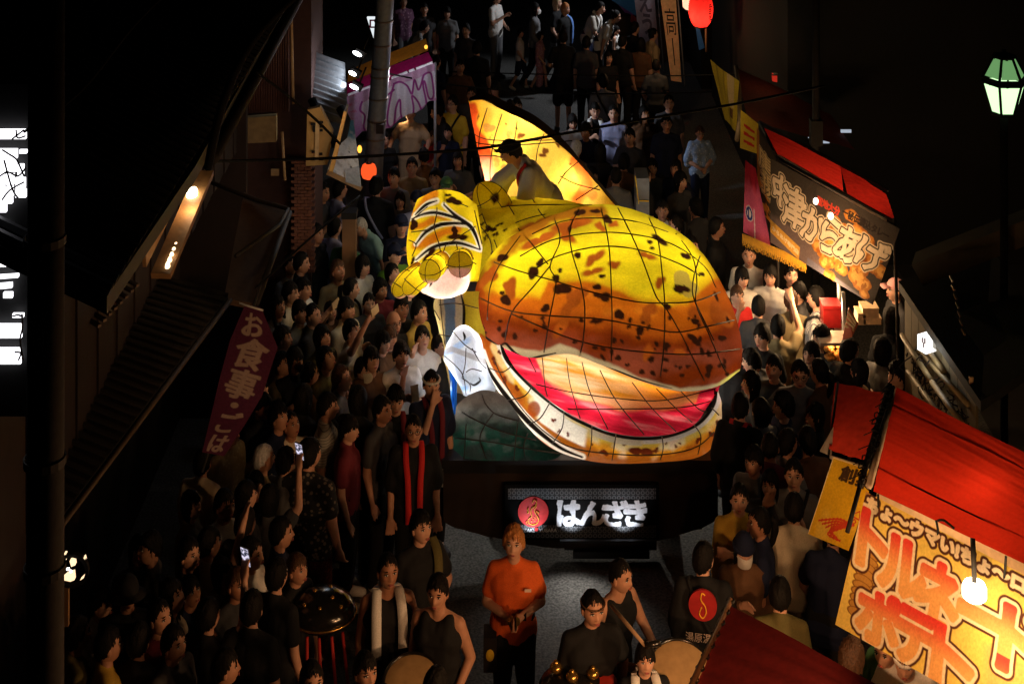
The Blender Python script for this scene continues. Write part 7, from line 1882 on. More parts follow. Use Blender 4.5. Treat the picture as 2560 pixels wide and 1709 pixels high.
def screen_mat():
    m = bpy.data.materials.new('phone_screen'); m.use_nodes = True; n, l = m.node_tree.nodes, m.node_tree.links
    e = n.new('ShaderNodeEmission'); v = n.new('ShaderNodeTexNoise'); v.inputs['Scale'].default_value = 45
    tc = n.new('ShaderNodeTexCoord'); l.new(tc.outputs['Object'], v.inputs['Vector'])
    r = n.new('ShaderNodeValToRGB'); r.color_ramp.elements[0].position = .42; r.color_ramp.elements[0].color = (.02, .025, .05, 1); r.color_ramp.elements[1].position = .62; r.color_ramp.elements[1].color = (.8, .75, .95, 1)
    l.new(v.outputs['Fac'], r.inputs['Fac']); l.new(r.outputs[0], e.inputs['Color']); e.inputs['Strength'].default_value = 1.0
    l.new(e.outputs[0], n['Material Output'].inputs['Surface']); return m
SCREEN = screen_mat()

# ------------------------------------------------------------------ who stands where
p = person
# helpers and drummers in front of the float
ORW = p(1285, 1318, 0, 'hold', 'curly.o', 'tee.orange', 'trousers.black', 'person in a bright orange t-shirt holding small brass hand cymbals before the float', 'D', yaw=-6, pitch=2, fine=True, build=.93, h=1.64)
p(1050, 1277, 30, 'clasp', 'short', 'tee.black', 'trousers.black', 'person in black t-shirt with an olive shoulder sash standing behind the towel wearer', 'D', acc=('sash.olive',), fine=True, h=1.74, yaw=10)
p(968, 1385, 12, 'relax', 'crop', 'tank.black', 'trousers.black', 'grinning person in black tank top with a white towel round the neck', 'D', acc=('towel.white',), fine=True, skin=2, h=1.74, yaw=8)
p(1094, 1440, -14, 'relax', 'short', 'tank.black', 'trousers.black', 'young muscular person in sleeveless black top looking down beside the towel wearer', 'D', fine=True, skin=1, build=.92, pitch=-10, h=1.70)
p(912, 1632, 34, 'stand', 'short', 'tee.black', 'trousers.black', 'smiling person at the bottom edge left of the small drum', 'D', fine=True, skin=1)
p(1482, 1480, 14, 'relax', 'crop', 'tee.black', 'trousers.black', 'stocky person in black t-shirt with a thin cord tied round the brow', 'D', acc=('cord.brown',), fine=True, skin=1, build=1.0, h=1.68, yaw=6, pitch=-8)
p(1556, 1403, 40, 'drum', 'crop', 'tank.black', 'trousers.black', 'lean older drummer in black tank top with a long wooden drum stick', 'D', fine=True, skin=1, h=1.70, yaw=16, pitch=-6)
p(1612, 1608, 6, 'stand', 'fringe', 'tee.black', 'trousers.black', 'boy with heavy dark fringe and a small towel at the bottom edge', 'D', acc=('towel.white',), h=1.5, fine=True)
p(778, 1655, 25, 'stand', 'short', 'tee.beige', 'trousers.black', 'person with one lit cheek at the bottom edge below the black gourd drum', 'D', skin=1)
p(1088, 1672, 150, 'stand', 'short', 'tee.black', 'trousers.black', 'dark head seen from behind above the skin of the small drum', 'D')
p(1757, 1358, 170, 'stand', 'short', 'happi.black', 'trousers.black', 'person seen from behind in a black festival coat with a red round emblem', 'D', fine=True, yaw=-30, acc=('strap.black',))
p(1862, 1342, 4, 'phone', 'long', 'long.brown', 'trousers.beige', 'person in a dark beanie and white face mask looking down at a phone', 'R', acc=('beanie.navy', 'mask.white'), fine=True, h=1.6, pitch=-22)
p(1950, 1447, 172, 'stand', 'short', 'tee.olive', 'trousers.black', 'person seen from behind in an olive shirt above the dark red awning', 'R', fine=True)
p(2128, 1604, 150, 'stand', 'curly.b', 'tee.green', 'trousers.black', 'curly brown head seen from behind under the potato stall banner', 'R')
p(2205, 1592, -40, 'bend', 'crop', 'tee.green', 'trousers.black', 'stooping person in dark green top under the lower edge of the potato banner', 'R')
p(2262, 1622, -20, 'bend', 'short.b', 'tee.white', 'trousers.black', 'bent stall worker in white under the potato stall banner', 'R', acc=('headband.white',))
# right side
p(1848, 1212, 8, 'stand', 'short', 'long.mustard', 'trousers.black', 'person in a mustard yellow jacket with dark hair right of the truck', 'R', yaw=-14, h=1.62, acc=('strap.black',))
p(1925, 1177, -8, 'face', 'long', 'tee.dgrey', 'trousers.black', 'laughing person with long hair and one hand raised to the cheek', 'R', yaw=-12, h=1.6)
p(1985, 1150, -12, 'stand', 'short', 'tee.grey', 'trousers.black', 'person with a camera strap across a grey shirt beside the laughing one', 'R', acc=('strap.black',))
p(1985, 1236, 165, 'phone', 'short', 'tee.cream', 'trousers.khaki', 'person seen from behind in cream t-shirt beside the yellow squid banner', 'R', fine=True, h=1.68)
p(2088, 1290, 150, 'reach', 'crop', 'tee.navy', 'trousers.black', 'person in navy t-shirt reaching down with a plastic bag behind the yellow banner', 'R')
p(2000, 905, -10, 'hips', 'short', 'tee.grey', 'trousers.black', 'person in glasses and grey t-shirt standing with hands on hips', 'R', acc=('glasses.black',), pitch=-14, h=1.72, fine=True, build=.98)
p(1850, 985, 150, 'stand', 'short', 'happi.black', 'trousers.black', 'person seen from behind in a black coat with a red collar right of the jaw', 'R', acc=('bands.red',), h=1.72)
p(1967, 1075, 120, 'phone', 'short', 'tee.grey', 'trousers.black', 'person in pale grey shirt with head in the dark beside the truck', 'R')
p(1925, 1085, 160, 'stand', 'crop', 'tee.maroon', 'trousers.black', 'bare headed person in a maroon patterned top right of the truck bed', 'R', skin=2)
p(1866, 872, -110, 'bend', 'short', 'tee.grey', 'trousers.black', 'bent person in a creased grey shirt right of the snout', 'R')
p(1905, 812, -20, 'stand', 'fringe', 'tee.black', 'trousers.black', 'young person with dark fringe and pale face in shade right of the snout', 'R', yaw=-20, pitch=-8)
p(1935, 890, -30, 'stand', 'short', 'tee.dgrey', 'trousers.black', 'person in dark grey half hidden behind the one with hands on hips', 'R')
p(2030, 855, -40, 'stand', 'long', 'tee.black', 'trousers.black', 'long haired person in black by the orange lit glass box', 'R')
p(2055, 815, -60, 'stand', 'bob', 'tee.dgrey', 'trousers.black', 'dark bob haired person looking towards the lantern near the glass box', 'R')
p(2122, 848, 120, 'phone', 'short', 'tee.black', 'trousers.black', 'broad person in black seen from behind below the fried chicken stall', 'R', build=1.0)
p(2230, 772, 170, 'stand', 'long', 'tee.black', 'trousers.black', 'person with long black hair seen from behind at the stall counter', 'R')
p(2205, 848, 120, 'stand', 'bob', 'tee.grey', 'trousers.black', 'bob haired person in grey standing by the bamboo fence', 'R')
p(2245, 908, -70, 'photo', 'curly', 'tee.black', 'trousers.black', 'dark curly haired person holding up a phone by the red awning tip', 'R', phone=('phone in a pale case held up beside the red awning tip', 2, 0))
p(2240, 698, -80, 'stand', 'crop', 'tee.dgrey', 'trousers.black', 'stall keeper in a pale pink cap behind the fried chicken counter', 'R', acc=('cap.pink',))
p(1872, 612, -10, 'stand', 'crop', 'tee.white', 'trousers.black', 'tall person in a white t-shirt with a striped chest pocket', 'R', h=1.69, fine=True, skin=1)
p(1855, 670, 6, 'stand', 'bob', 'tee.white', 'skirt.navy', 'girl with a straight black bob in white in front of the tall person', 'R', h=1.63, yaw=8, pitch=-6)
p(1925, 664, -16, 'stand', 'long', 'tee.white', 'trousers.denim', 'person with shoulder length black hair in bright white t-shirt looking down', 'R', h=1.66, pitch=-12, fine=True)
p(1977, 662, 2, 'stand', 'tail', 'tee.black', 'trousers.black', 'smiling girl with fringe under the corner of the fried chicken banner', 'R', h=1.62)
p(1842, 715, 20, 'face', 'short.b', 'tee.red', 'trousers.denim', 'brown haired person in red with a hand raised to the face', 'R', h=1.55)
p(1815, 745, 20, 'stand', 'fringe', 'tee.white', 'shorts.navy', 'child half hidden by the lantern beside the one in red', 'R', h=1.35)
p(1896, 742, 170, 'stand', 'short', 'tee.dgrey', 'trousers.black', 'round black head seen from behind in front of the bright white t-shirt', 'R', h=1.6)
p(1977, 726, 175, 'stand', 'tail.b', 'tee.khaki', 'trousers.black', 'person with a brown ponytail seen from behind', 'R', h=1.62)
p(1998, 706, -100, 'stand', 'short', 'tee.dgrey', 'trousers.black', 'boy in profile beside the brown ponytail', 'R', h=1.58)
p(2042, 718, -115, 'stand', 'short', 'tee.stripe', 'trousers.black', 'person in a pale striped shirt with a dark bag strap at the stall front', 'R', acc=('strap.black',), fine=True)
p(1945, 790, 170, 'raise', 'short', 'tee.khaki', 'trousers.black', 'person in khaki raising both hands to film the lantern', 'R', h=1.66)
p(1760, 648, 150, 'stand', 'short', 'tee.black', 'trousers.black', 'dark head just behind the right edge of the salamander head', 'R')
p(1790, 545, 75, 'stand', 'short', 'tee.black', 'trousers.black', 'person in black shirt looking right with an orange lit face', 'R', skin=2, yaw=10)
p(1655, 502, 0, 'stand', 'short', 'tee.white', 'trousers.black', 'person in a white t-shirt in shade above the salamander head', 'M', skin=1)
p(1725, 590, 60, 'stand', 'short', 'tee.dgrey', 'trousers.black', 'dark figure in shade between the salamander head and the tall person', 'R')
# middle, behind the float
p(1750, 316, 10, 'clasp', 'short.b', 'happi.yuk', 'trousers.navy', 'child in glasses and pale blue patterned festival robe with hands clasped', 'M', h=1.42, acc=('glasses.black',), pitch=-8)
p(1666, 288, 6, 'stand', 'short', 'tee.navy', 'trousers.black', 'person in a navy polo shirt with a yellow collar edge', 'M', acc=('glasses.black',), h=1.72, skin=1)
p(1672, 238, 4, 'stand', 'short', 'tee.dgrey', 'trousers.black', 'person in dark top directly behind the navy polo shirt', 'M', h=1.74)
p(1508, 186, 178, 'stand', 'short', 'tee.grey', 'trousers.black', 'person seen from behind in pale grey with a cross body strap', 'M', acc=('strap.black',), h=1.72)
p(1488, 258, 6, 'phone', 'short', 'tee.black', 'trousers.black', 'person with a white towel over the shoulders looking down', 'M', acc=('towel.white',), pitch=-14)
p(1534, 264, -6, 'stand', 'short', 'tee.lav', 'trousers.black', 'person in a lavender blue shirt beside the white towel', 'M')
p(1432, 288, 10, 'phone', 'bob', 'tee.white', 'trousers.black', 'bob haired person in white bent over a phone', 'M', pitch=-20, h=1.6)
p(1292, 246, 10, 'stand', 'short', 'tee.black', 'trousers.black', 'dark figure left of two right behind the tail tip', 'M')
p(1275, 252, -10, 'stand', 'bob', 'tee.black', 'trousers.black', 'dark bob haired figure close behind the tail fin edge', 'M')
p(1575, 322, -20, 'phone', 'short', 'tee.dgrey', 'trousers.black', 'dark figure with lit hands holding a phone left of the navy polo', 'M')
p(1440, 352, 150, 'stand', 'short.g', 'tee.dgrey', 'trousers.black', 'grey haired person seen from behind in the dark right of the tail', 'M')
p(1500, 360, 160, 'stand', 'long', 'tee.black', 'trousers.black', 'long dark haired person seen from behind right of the tail fin', 'M')
p(1560, 385, 170, 'stand', 'short', 'tee.brown', 'trousers.black', 'person in dark brown seen from behind near the grey box', 'M')
p(1610, 420, 120, 'stand', 'short', 'tee.black', 'trousers.black', 'dark figure right of the grey cabinet behind the lantern', 'M')
p(1700, 430, 40, 'stand', 'bob', 'tee.dgrey', 'trousers.black', 'dark bob haired figure behind the one in white above the lantern', 'M')
p(1132, 240, -20, 'stand', 'short', 'tee.yellow', 'trousers.khaki', 'person in glasses and a bright yellow t-shirt left of the tail fin', 'M', acc=('glasses.black', 'strap.black'), h=1.76, yaw=-16)
p(1180, 218, -10, 'stand', 'short', 'tee.dgrey', 'trousers.black', 'person with an orange lit face just above the tail tip', 'M', skin=2)
p(1026, 262, -8, 'apron', 'short', 'tee.beige', 'trousers.beige', 'person in a beige apron under the pink scalloped stall curtain', 'M', h=1.74)
p(1088, 262, -70, 'reach', 'short', 'tee.black', 'trousers.black', 'person in black in profile at the right end of the pink curtain', 'M', skin=2)
p(1120, 316, -10, 'stand', 'short', 'tee.navy', 'shorts.black', 'boy with dark hair in front of the yellow t-shirt', 'M', h=1.4)
p(1082, 328, 10, 'stand', 'fringe.b', 'tee.red', 'shorts.navy', 'small child in red between the apron and the boy', 'M', h=1.2)
p(1030, 395, 4, 'stand', 'short', 'tee.khaki', 'trousers.black', 'dim person in a khaki vest in front of the beige apron', 'M', skin=1)
p(1088, 422, -8, 'stand', 'short', 'tee.grey', 'trousers.black', 'person in a pale grey vest with a green sash', 'M', acc=('sash.green',))
p(1116, 444, 0, 'stand', 'crop', 'tee.dgrey', 'trousers.black', 'person in a green cap just above the raised foot', 'M', acc=('cap.green',))
p(1000, 480, 4, 'stand', 'bob', 'tee.dgrey', 'trousers.black', 'pale faced girl with dark bob left of the raised foot', 'M', h=1.5)
p(1042, 478, 10, 'stand', 'crop', 'tee.lav', 'trousers.navy', 'officer in a navy cap and pale shirt beside the girl', 'L', acc=('cap.navy',), h=1.74)
p(1003, 538, 14, 'photo', 'crop', 'tee.navy', 'trousers.navy', 'person in a navy cap holding a camera up to the eyes', 'L', acc=('cap.navy',), h=1.72, skin=1)
p(985, 610, 40, 'stand', 'short', 'tee.lime', 'trousers.navy', 'person in a lime green safety vest below the raised camera', 'L', acc=('cap.navy',))
p(893, 548, -50, 'bend', 'crop.g', 'tee.mint', 'trousers.grey', 'stooping white haired person in a mint shirt behind the wooden post', 'L', h=1.6)
p(940, 442, 165, 'stand', 'short', 'tee.black', 'trousers.black', 'large person in black seen from behind with a pale bag strap', 'L', acc=('strap.lav',), h=1.78, build=1.0)
p(806, 458, 60, 'photo', 'short', 'tee.dgrey', 'trousers.black', 'person in profile by the brick pillar holding hands up', 'L', skin=1)
p(848, 452, 120, 'stand', 'short', 'tee.lav', 'trousers.grey', 'person in a pale lavender shirt under the white signboard', 'L', h=1.72)
p(835, 545, 140, 'stand', 'short', 'tee.lav', 'trousers.black', 'person in a pale grey shirt seen from behind left of the wooden post', 'L')
p(868, 565, 150, 'stand', 'short', 'tee.green', 'trousers.black', 'person in a dull green top with white collar between two backs', 'L')
p(790, 560, 60, 'stand', 'short', 'tee.black', 'trousers.black', 'dark figure in profile against the brick pillar', 'L', skin=1)
# left side crowd
p(752, 632, 80, 'stand', 'short', 'tee.black', 'trousers.black', 'person with an orange lit profile at the back of the left crowd', 'L', skin=1)
p(756, 696, 70, 'photo', 'short', 'tee.white', 'trousers.black', 'bearded person in white holding a phone out flat to the right', 'L', skin=1, phone=('pale phone held out over the heads by a bearded person', 2, 1))
p(724, 706, 80, 'stand', 'short', 'tee.cream', 'trousers.black', 'person in cream in profile behind the bearded one', 'L', skin=1)
p(745, 752, 60, 'stand', 'fringe', 'tee.grey', 'trousers.black', 'person in glasses and a grey t-shirt gazing right', 'L', acc=('glasses.black',), yaw=-10, pitch=8)
p(876, 697, 90, 'stand', 'tail', 'tee.khaki', 'trousers.black', 'person with a ponytail in sharp profile at the back of the crowd', 'L', h=1.6, acc=('strap.black',))
p(922, 735, 20, 'stand', 'short', 'tee.dgrey', 'trousers.black', 'boy with a broad warm lit face behind the raised phone', 'L', h=1.5)
p(822, 756, 40, 'stand', 'bob', 'tee.brown', 'trousers.black', 'child looking up with open mouth in the left crowd', 'L', h=1.4, pitch=14)
p(872, 800, 70, 'raise', 'short', 'tee.cream', 'trousers.black', 'person in a cream polo shirt stretching one arm high with a phone', 'L', skin=1, pitch=12, fine=True, phone=('pale phone raised high above the left crowd', 2, 1))
p(704, 816, 85, 'stand', 'short', 'tee.brown', 'trousers.black', 'person in brown in profile right of the purple banner', 'L', skin=1)
p(800, 815, 50, 'stand', 'bob', 'tee.olive', 'trousers.black', 'bob haired person with lit cheeks left of the raised arm', 'L', pitch=10)
p(804, 868, 70, 'stand', 'short', 'tee.olive', 'trousers.black', 'person in a dull olive green top with face turned up', 'L', pitch=16, skin=1)
p(925, 868, 30, 'wave', 'bob', 'tee.brown', 'trousers.black', 'person waving one open hand towards the lantern', 'L', pitch=8)
p(983, 778, 35, 'stand', 'bald', 'tee.black', 'trousers.black', 'bald person in glasses and black in the left crowd', 'L', acc=('glasses.black',), skin=1)
p(973, 816, 40, 'stand', 'bob.b', 'tee.dgrey', 'trousers.black', 'brown bob haired person smiling beside the bald one', 'L', h=1.6)
p(955, 828, 45, 'wave', 'bob', 'tee.brown', 'trousers.black', 'person with raised open hand in front of the brown bob', 'L', h=1.62)
p(1003, 742, 30, 'stand', 'short', 'tee.black', 'trousers.black', 'person in black with white printed numerals left of the leg panel', 'L', skin=1)
p(1046, 752, 60, 'stand', 'short', 'tee.gold', 'trousers.black', 'person in an ochre jacket close to the cream leg panel', 'L', skin=2)
p(1053, 816, 20, 'stand', 'fringe', 'tee.white', 'trousers.black', 'person in a white v-neck top gazing up with parted lips', 'L', pitch=16, h=1.62, fine=True)
p(1002, 855, 26, 'phone', 'fringe', 'tee.white', 'trousers.black', 'person in a white printed t-shirt holding a white phone upright', 'L', fine=True, phone=('white phone held upright at chest height before a printed t-shirt', 2, 0))
p(1096, 838, 60, 'stand', 'short', 'tee.black', 'trousers.black', 'boy in dark clothes between the white top and the wave lantern', 'L', h=1.5, skin=2)
p(1078, 928, 30, 'face', 'short', 'happi.navy', 'trousers.black', 'helper in a white headband and dark coat raising a cup to the mouth', 'L', acc=('headband.white', 'bands.maroon'), fine=True, yaw=-14)
p(905, 896, 60, 'stand', 'short', 'tee.dgrey', 'trousers.black', 'dark haired person with a lowered mask behind the profile in check', 'L', acc=('mask.cream',), h=1.6)
p(772, 908, 110, 'stand', 'bun', 'tee.brown', 'trousers.black', 'person with hair in a bun and a shiny clip', 'L', acc=('clip.white',), h=1.6)
p(757, 965, 140, 'stand', 'bob', 'tee.black', 'trousers.black', 'round black bob seen from behind below the hair clip', 'L')
p(817, 984, 92, 'stand', 'short', 'tee.check', 'trousers.black', 'person in a white checked shirt in profile looking at the lantern', 'L', fine=True, acc=('strap.black',), h=1.72)
p(893, 968, 150, 'stand', 'bob', 'tee.black', 'trousers.black', 'black haired head seen from behind right of the checked shirt', 'L')
p(989, 970, 10, 'stand', 'curly', 'happi.black', 'trousers.black', 'helper with tousled hair in a dark coat with maroon collar', 'L', acc=('bands.maroon',), fine=True, pitch=-8)
p(954, 992, 60, 'stand', 'short', 'tee.dgrey', 'trousers.black', 'dim face left of the tousled haired helper', 'L', skin=1)
p(1034, 1040, 6, 'stand', 'crop', 'happi.black', 'trousers.black', 'helper in glasses and a black coat with bright red collar beside the truck', 'L', acc=('bands.red', 'glasses.black'), fine=True, skin=1)
p(648, 950, 60, 'stand', 'short', 'tee.black', 'trousers.black', 'dark haired figure just right of the purple banner foot', 'L')
p(664, 988, 50, 'phone', 'short', 'tee.black', 'trousers.black', 'dark figure looking down with a lit chin near the purple banner', 'L', pitch=-24, skin=1)
p(657, 1112, 120, 'stand', 'crop.g', 'tee.khaki', 'trousers.black', 'close cropped grey head seen from behind beside the pale robe', 'L', skin=1, phone=('dark phone glowing beside the cropped grey head', 1, 0))
p(572, 1050, 62, 'stand', 'short', 'yukata.yukc', 'trousers.black', 'person with an earring in a pale cream festival robe below the purple banner', 'L', fine=True, h=1.64, yaw=12)
p(505, 1125, 160, 'stand', 'short', 'tee.cream', 'trousers.black', 'person in a pale top and dark overall left of the cream robe', 'L', h=1.6)
p(770, 1100, 160, 'stand', 'short', 'tee.floral', 'trousers.wave', 'large person seen from behind in black top with floral sleeves and patterned red trousers', 'L', fine=True, h=1.80, build=1.05, yaw=-20)
p(712, 1120, 140, 'stand', 'short', 'tee.grey', 'trousers.black', 'person in grey between the cropped head and the floral sleeves', 'L')
p(612, 1205, 120, 'stand', 'short', 'tee.dgrey', 'trousers.black', 'black head seen from behind below the cream robe', 'L')
p(672, 1215, 150, 'raise', 'bob', 'tee.dgrey', 'trousers.black', 'person holding a hand and phone up below the cropped grey head', 'L', h=1.6, phone=('phone with two bright bars on screen held up low in the crowd', 1, 0))
p(612, 1272, 150, 'stand', 'short', 'tee.dgrey', 'trousers.black', 'dark head with one lit ear seen from behind, lower left crowd', 'L', skin=1)
p(700, 1295, 95, 'stand', 'short', 'tee.navy', 'trousers.black', 'person in navy looking right in front of the patterned trousers', 'L', skin=1)
p(626, 1345, 72, 'stand', 'short', 'tee.white', 'trousers.black', 'person in a white t-shirt with a small chest emblem in profile', 'L', fine=True, skin=1, h=1.72)
p(628, 1480, 165, 'stand', 'short', 'tee.black', 'trousers.black', 'round dark head seen from behind in front of the white t-shirt', 'L', h=1.74)
p(520, 1320, 120, 'raise', 'short', 'tee.cream', 'trousers.black', 'person in pale sleeves lifting both arms in the lower left crowd', 'L')
p(470, 1345, 60, 'stand', 'short', 'tee.black', 'trousers.black', 'dark figure left of the lifted pale sleeves', 'L')
p(345, 1340, 30, 'stand', 'long', 'tee.black', 'trousers.black', 'long haired person with lit cheek near the warm round window', 'L', h=1.6)
p(378, 1330, -60, 'stand', 'short', 'tee.dgrey', 'trousers.black', 'person in profile facing the long haired one', 'L', skin=1)
p(318, 1440, 20, 'stand', 'crop', 'tee.black', 'trousers.black', 'person with a dark hat pulled over the eyes, lower left', 'L', acc=('cloche.black',), skin=1)
p(520, 1500, 150, 'raise', 'short', 'tee.black', 'trousers.black', 'person raising a bright phone in the lower left crowd', 'L', h=1.66, phone=('bright phone screen filming the lantern from the lower left', 1, 0))
p(345, 1560, 160, 'phone', 'short', 'tee.black', 'trousers.black', 'dark person holding a small lit screen, lower left', 'L', phone=('small lit phone screen low in the left crowd', 1, 1))
p(190, 1545, 120, 'stand', 'short', 'tee.olive', 'trousers.black', 'person in dark olive nearest the left pole', 'L', skin=1)
p(268, 1570, 110, 'stand', 'short', 'tee.mustard', 'trousers.black', 'person in a yellowish t-shirt seen from behind at the bottom left', 'L', skin=1)
p(432, 1565, 60, 'stand', 'short', 'tee.dgrey', 'trousers.black', 'person in profile with a pale collar at the bottom left', 'L', skin=1)
p(560, 1625, 100, 'stand', 'short', 'tee.dgrey', 'trousers.black', 'dark head turned right at the bottom edge below the bright phone', 'L', skin=1)
p(690, 1400, 150, 'stand', 'short', 'tee.black', 'trousers.black', 'dark shoulders seen from behind left of the gourd drum', 'L')
# top of the street
p(1240, -20, 60, 'phone', 'short', 'tee.white', 'trousers.grey', 'person in a loose white shirt walking with a phone at the top', 'T', h=1.70, yaw=10)
p(1337, 8, 85, 'walk', 'long', 'long.grey', 'trousers.black', 'person in white face mask and long dark clothes walking right', 'T', acc=('mask.white',), h=1.62)
p(1300, 74, 80, 'walk', 'short', 'tee.white', 'shorts.navy', 'child in a white shirt walking ahead of the masked person', 'T', h=1.15)
p(1350, 80, 75, 'walk', 'bob', 'yukata.yukp', 'trousers.black', 'child in a pink festival robe walking beside the masked person', 'T', h=1.12)
p(1392, -6, 70, 'walk', 'long.x', 'tee.black', 'trousers.grey', 'blond haired person in a black t-shirt at the top edge', 'T', h=1.66)
p(1412, 8, 60, 'walk', 'short.o', 'tee.black', 'trousers.black', 'fair haired person with a blue bag close beside the blond one', 'T', h=1.66, acc=('sash.blue',))
p(1506, 6, 70, 'lean', 'short', 'tee.check', 'trousers.navy', 'person in dark checked shirt with a white towel at the lit stall', 'T', acc=('towel.white',), h=1.70)
p(1546, 28, 75, 'bend', 'bun', 'tee.white', 'trousers.black', 'person in white with black braces leaning to the lit stall', 'T', acc=('braces.black',), h=1.66)
p(1541, 66, 70, 'stand', 'fringe', 'tank.white', 'shorts.white', 'small child in white at the lit stall', 'T', h=1.12)
p(1408, 76, 178, 'clasp', 'short', 'tee.black', 'shorts.black', 'dark person in shorts seen from behind standing alone on the road', 'T', h=1.76)
p(1466, 92, 170, 'stand', 'short', 'tee.dgrey', 'trousers.black', 'dark figure right of the one in shorts', 'T', h=1.68)
p(1556, 88, 150, 'stand', 'short', 'tee.black', 'trousers.black', 'person in black with a lit shoulder below the small child', 'T', h=1.7)
p(1586, 56, 120, 'stand', 'short', 'tee.black', 'trousers.black', 'dark figure turned to the lit stall under the pale banner', 'T', h=1.7)
p(1602, 96, 160, 'stand', 'long', 'tee.brown', 'trousers.black', 'person in brown seen from behind below the pale banner', 'T', h=1.62)
p(1632, 72, 110, 'stand', 'bun', 'tee.beige', 'skirt.black', 'person in a beige top and black skirt by the pale banner', 'T', h=1.6)
p(1068, 52, 110, 'bend', 'short', 'tee.stripe', 'trousers.black', 'stooping person in a dim striped shirt at the upper left', 'T')
p(1192, 104, 175, 'stand', 'short', 'tee.black', 'trousers.black', 'tall black silhouette left of the open road', 'T', h=1.78)
p(1008, -10, 20, 'stand', 'short', 'tee.pinkfl', 'trousers.grey', 'person in dim pink flowered clothes above the orange awning', 'T', h=1.66)
p(1060, 8, 10, 'stand', 'short', 'tee.dgrey', 'trousers.black', 'dim figure right of the pink flowered clothes', 'T')
p(1118, 18, 0, 'stand', 'bob', 'tee.grey', 'trousers.black', 'dim bob haired figure at the top left of the street', 'T', h=1.6)
p(1165, 60, -20, 'stand', 'short', 'tee.dgrey', 'trousers.black', 'dark figure beside the tall silhouette', 'T')
# the rider on the salamander's back
RID = p(0, 0, -78, 'ride', 'short', 'happi.white', 'trousers.white', 'person in a white coat with a knotted headband crouching on the salamander back', 'M', at=P(1372, 515, 15.95) + Vector((0, 0, -.98)), fine=True, skin=1, yaw=0, pitch=-6, acc=('knot.black', 'sash.red'), h=1.86, build=1.08)

# more heads between them, in deep shade
HW = {'short': 'short black hair', 'bob': 'a black bob', 'short.b': 'short brown hair', 'long': 'long black hair', 'crop': 'cropped black hair', 'fringe': 'a heavy black fringe', 'tail': 'a black ponytail', 'curly': 'tousled black hair'}
CW_ = {'dgrey': 'dark grey', 'navy': 'navy blue', 'cream': 'cream coloured'}
fill_l = [(640, 1180), (548, 1395), (590, 1420), (420, 1450), (395, 1500), (470, 1440), (250, 1470), (700, 880), (735, 870), (846, 915), (850, 950), (722, 1030), (870, 1040), (690, 1010), (560, 1225), (470, 1230), (740, 1385), (690, 740), (780, 760), (860, 745), (950, 700), (975, 660), (905, 640), (840, 650), (1020, 690), (720, 640)]
for i, (u, v) in enumerate(fill_l):
    c, hr = ('black', 'grey', 'dgrey', 'cream', 'maroon', 'navy', 'white', 'khaki')[i % 8], ('short', 'bob', 'short.b', 'long', 'crop', 'fringe', 'curly')[i % 7]
    p(u, v, 10 + (i * 53) % 80, ('stand', 'relax', 'clasp', 'phone')[i % 4], hr, 'tee.' + c, 'trousers.black', 'onlooker with %s and a %s top in the left crowd' % (HW[hr], CW_.get(c, c)), 'L', h=1.56 + .04 * (i % 5), skin=i % 3, yaw=(-15, 0, 15)[i % 3], pitch=(0, 10)[i % 2])
fill_r = [(1835, 840), (1880, 930), (1905, 1000), (1960, 985), (2050, 900), (2100, 780), (2150, 900), (1885, 1120), (1900, 1270), (2020, 1070), (2040, 1010), (1740, 500), (1690, 540)]
for i, (u, v) in enumerate(fill_r):
    c, hr = ('black', 'dgrey', 'grey', 'navy', 'brown')[i % 5], ('short', 'long', 'bob', 'curly', 'tail')[(i + i // 5) % 5]
    p(u, v, -30 - (i * 61) % 140, ('stand', 'relax', 'phone')[i % 3], hr, 'tee.' + c, 'trousers.black', 'onlooker with %s and a %s top right of the float' % (HW[hr], CW_.get(c, c)), 'R', h=1.56 + .04 * (i % 5), skin=i % 3, yaw=(-15, 0, 15)[i % 3])
fill_m = [(1230, 330), (1390, 330), (1465, 310), (1610, 265), (1540, 420), (1480, 420), (1630, 400), (1690, 400), (1060, 370), (985, 420), (960, 330), (1145, 380), (1090, 140), (1150, 150), (1240, 205), (1520, 130), (1640, 150)]
for i, (u, v) in enumerate(fill_m):
    c, hr = ('black', 'dgrey', 'navy', 'brown', 'grey')[i % 5], ('short', 'bob', 'curly', 'long', 'crop')[(i + i // 5) % 5]
    p(u, v, (i * 47) % 80 - 40 + (180 if i % 4 == 0 else 0), ('stand', 'relax', 'phone')[i % 3], hr, 'tee.' + c, 'trousers.black', 'shadowy figure with %s and a %s top behind the float' % (HW[hr], CW_.get(c, c)), 'M', h=1.56 + .04 * (i % 5), skin=i % 3)

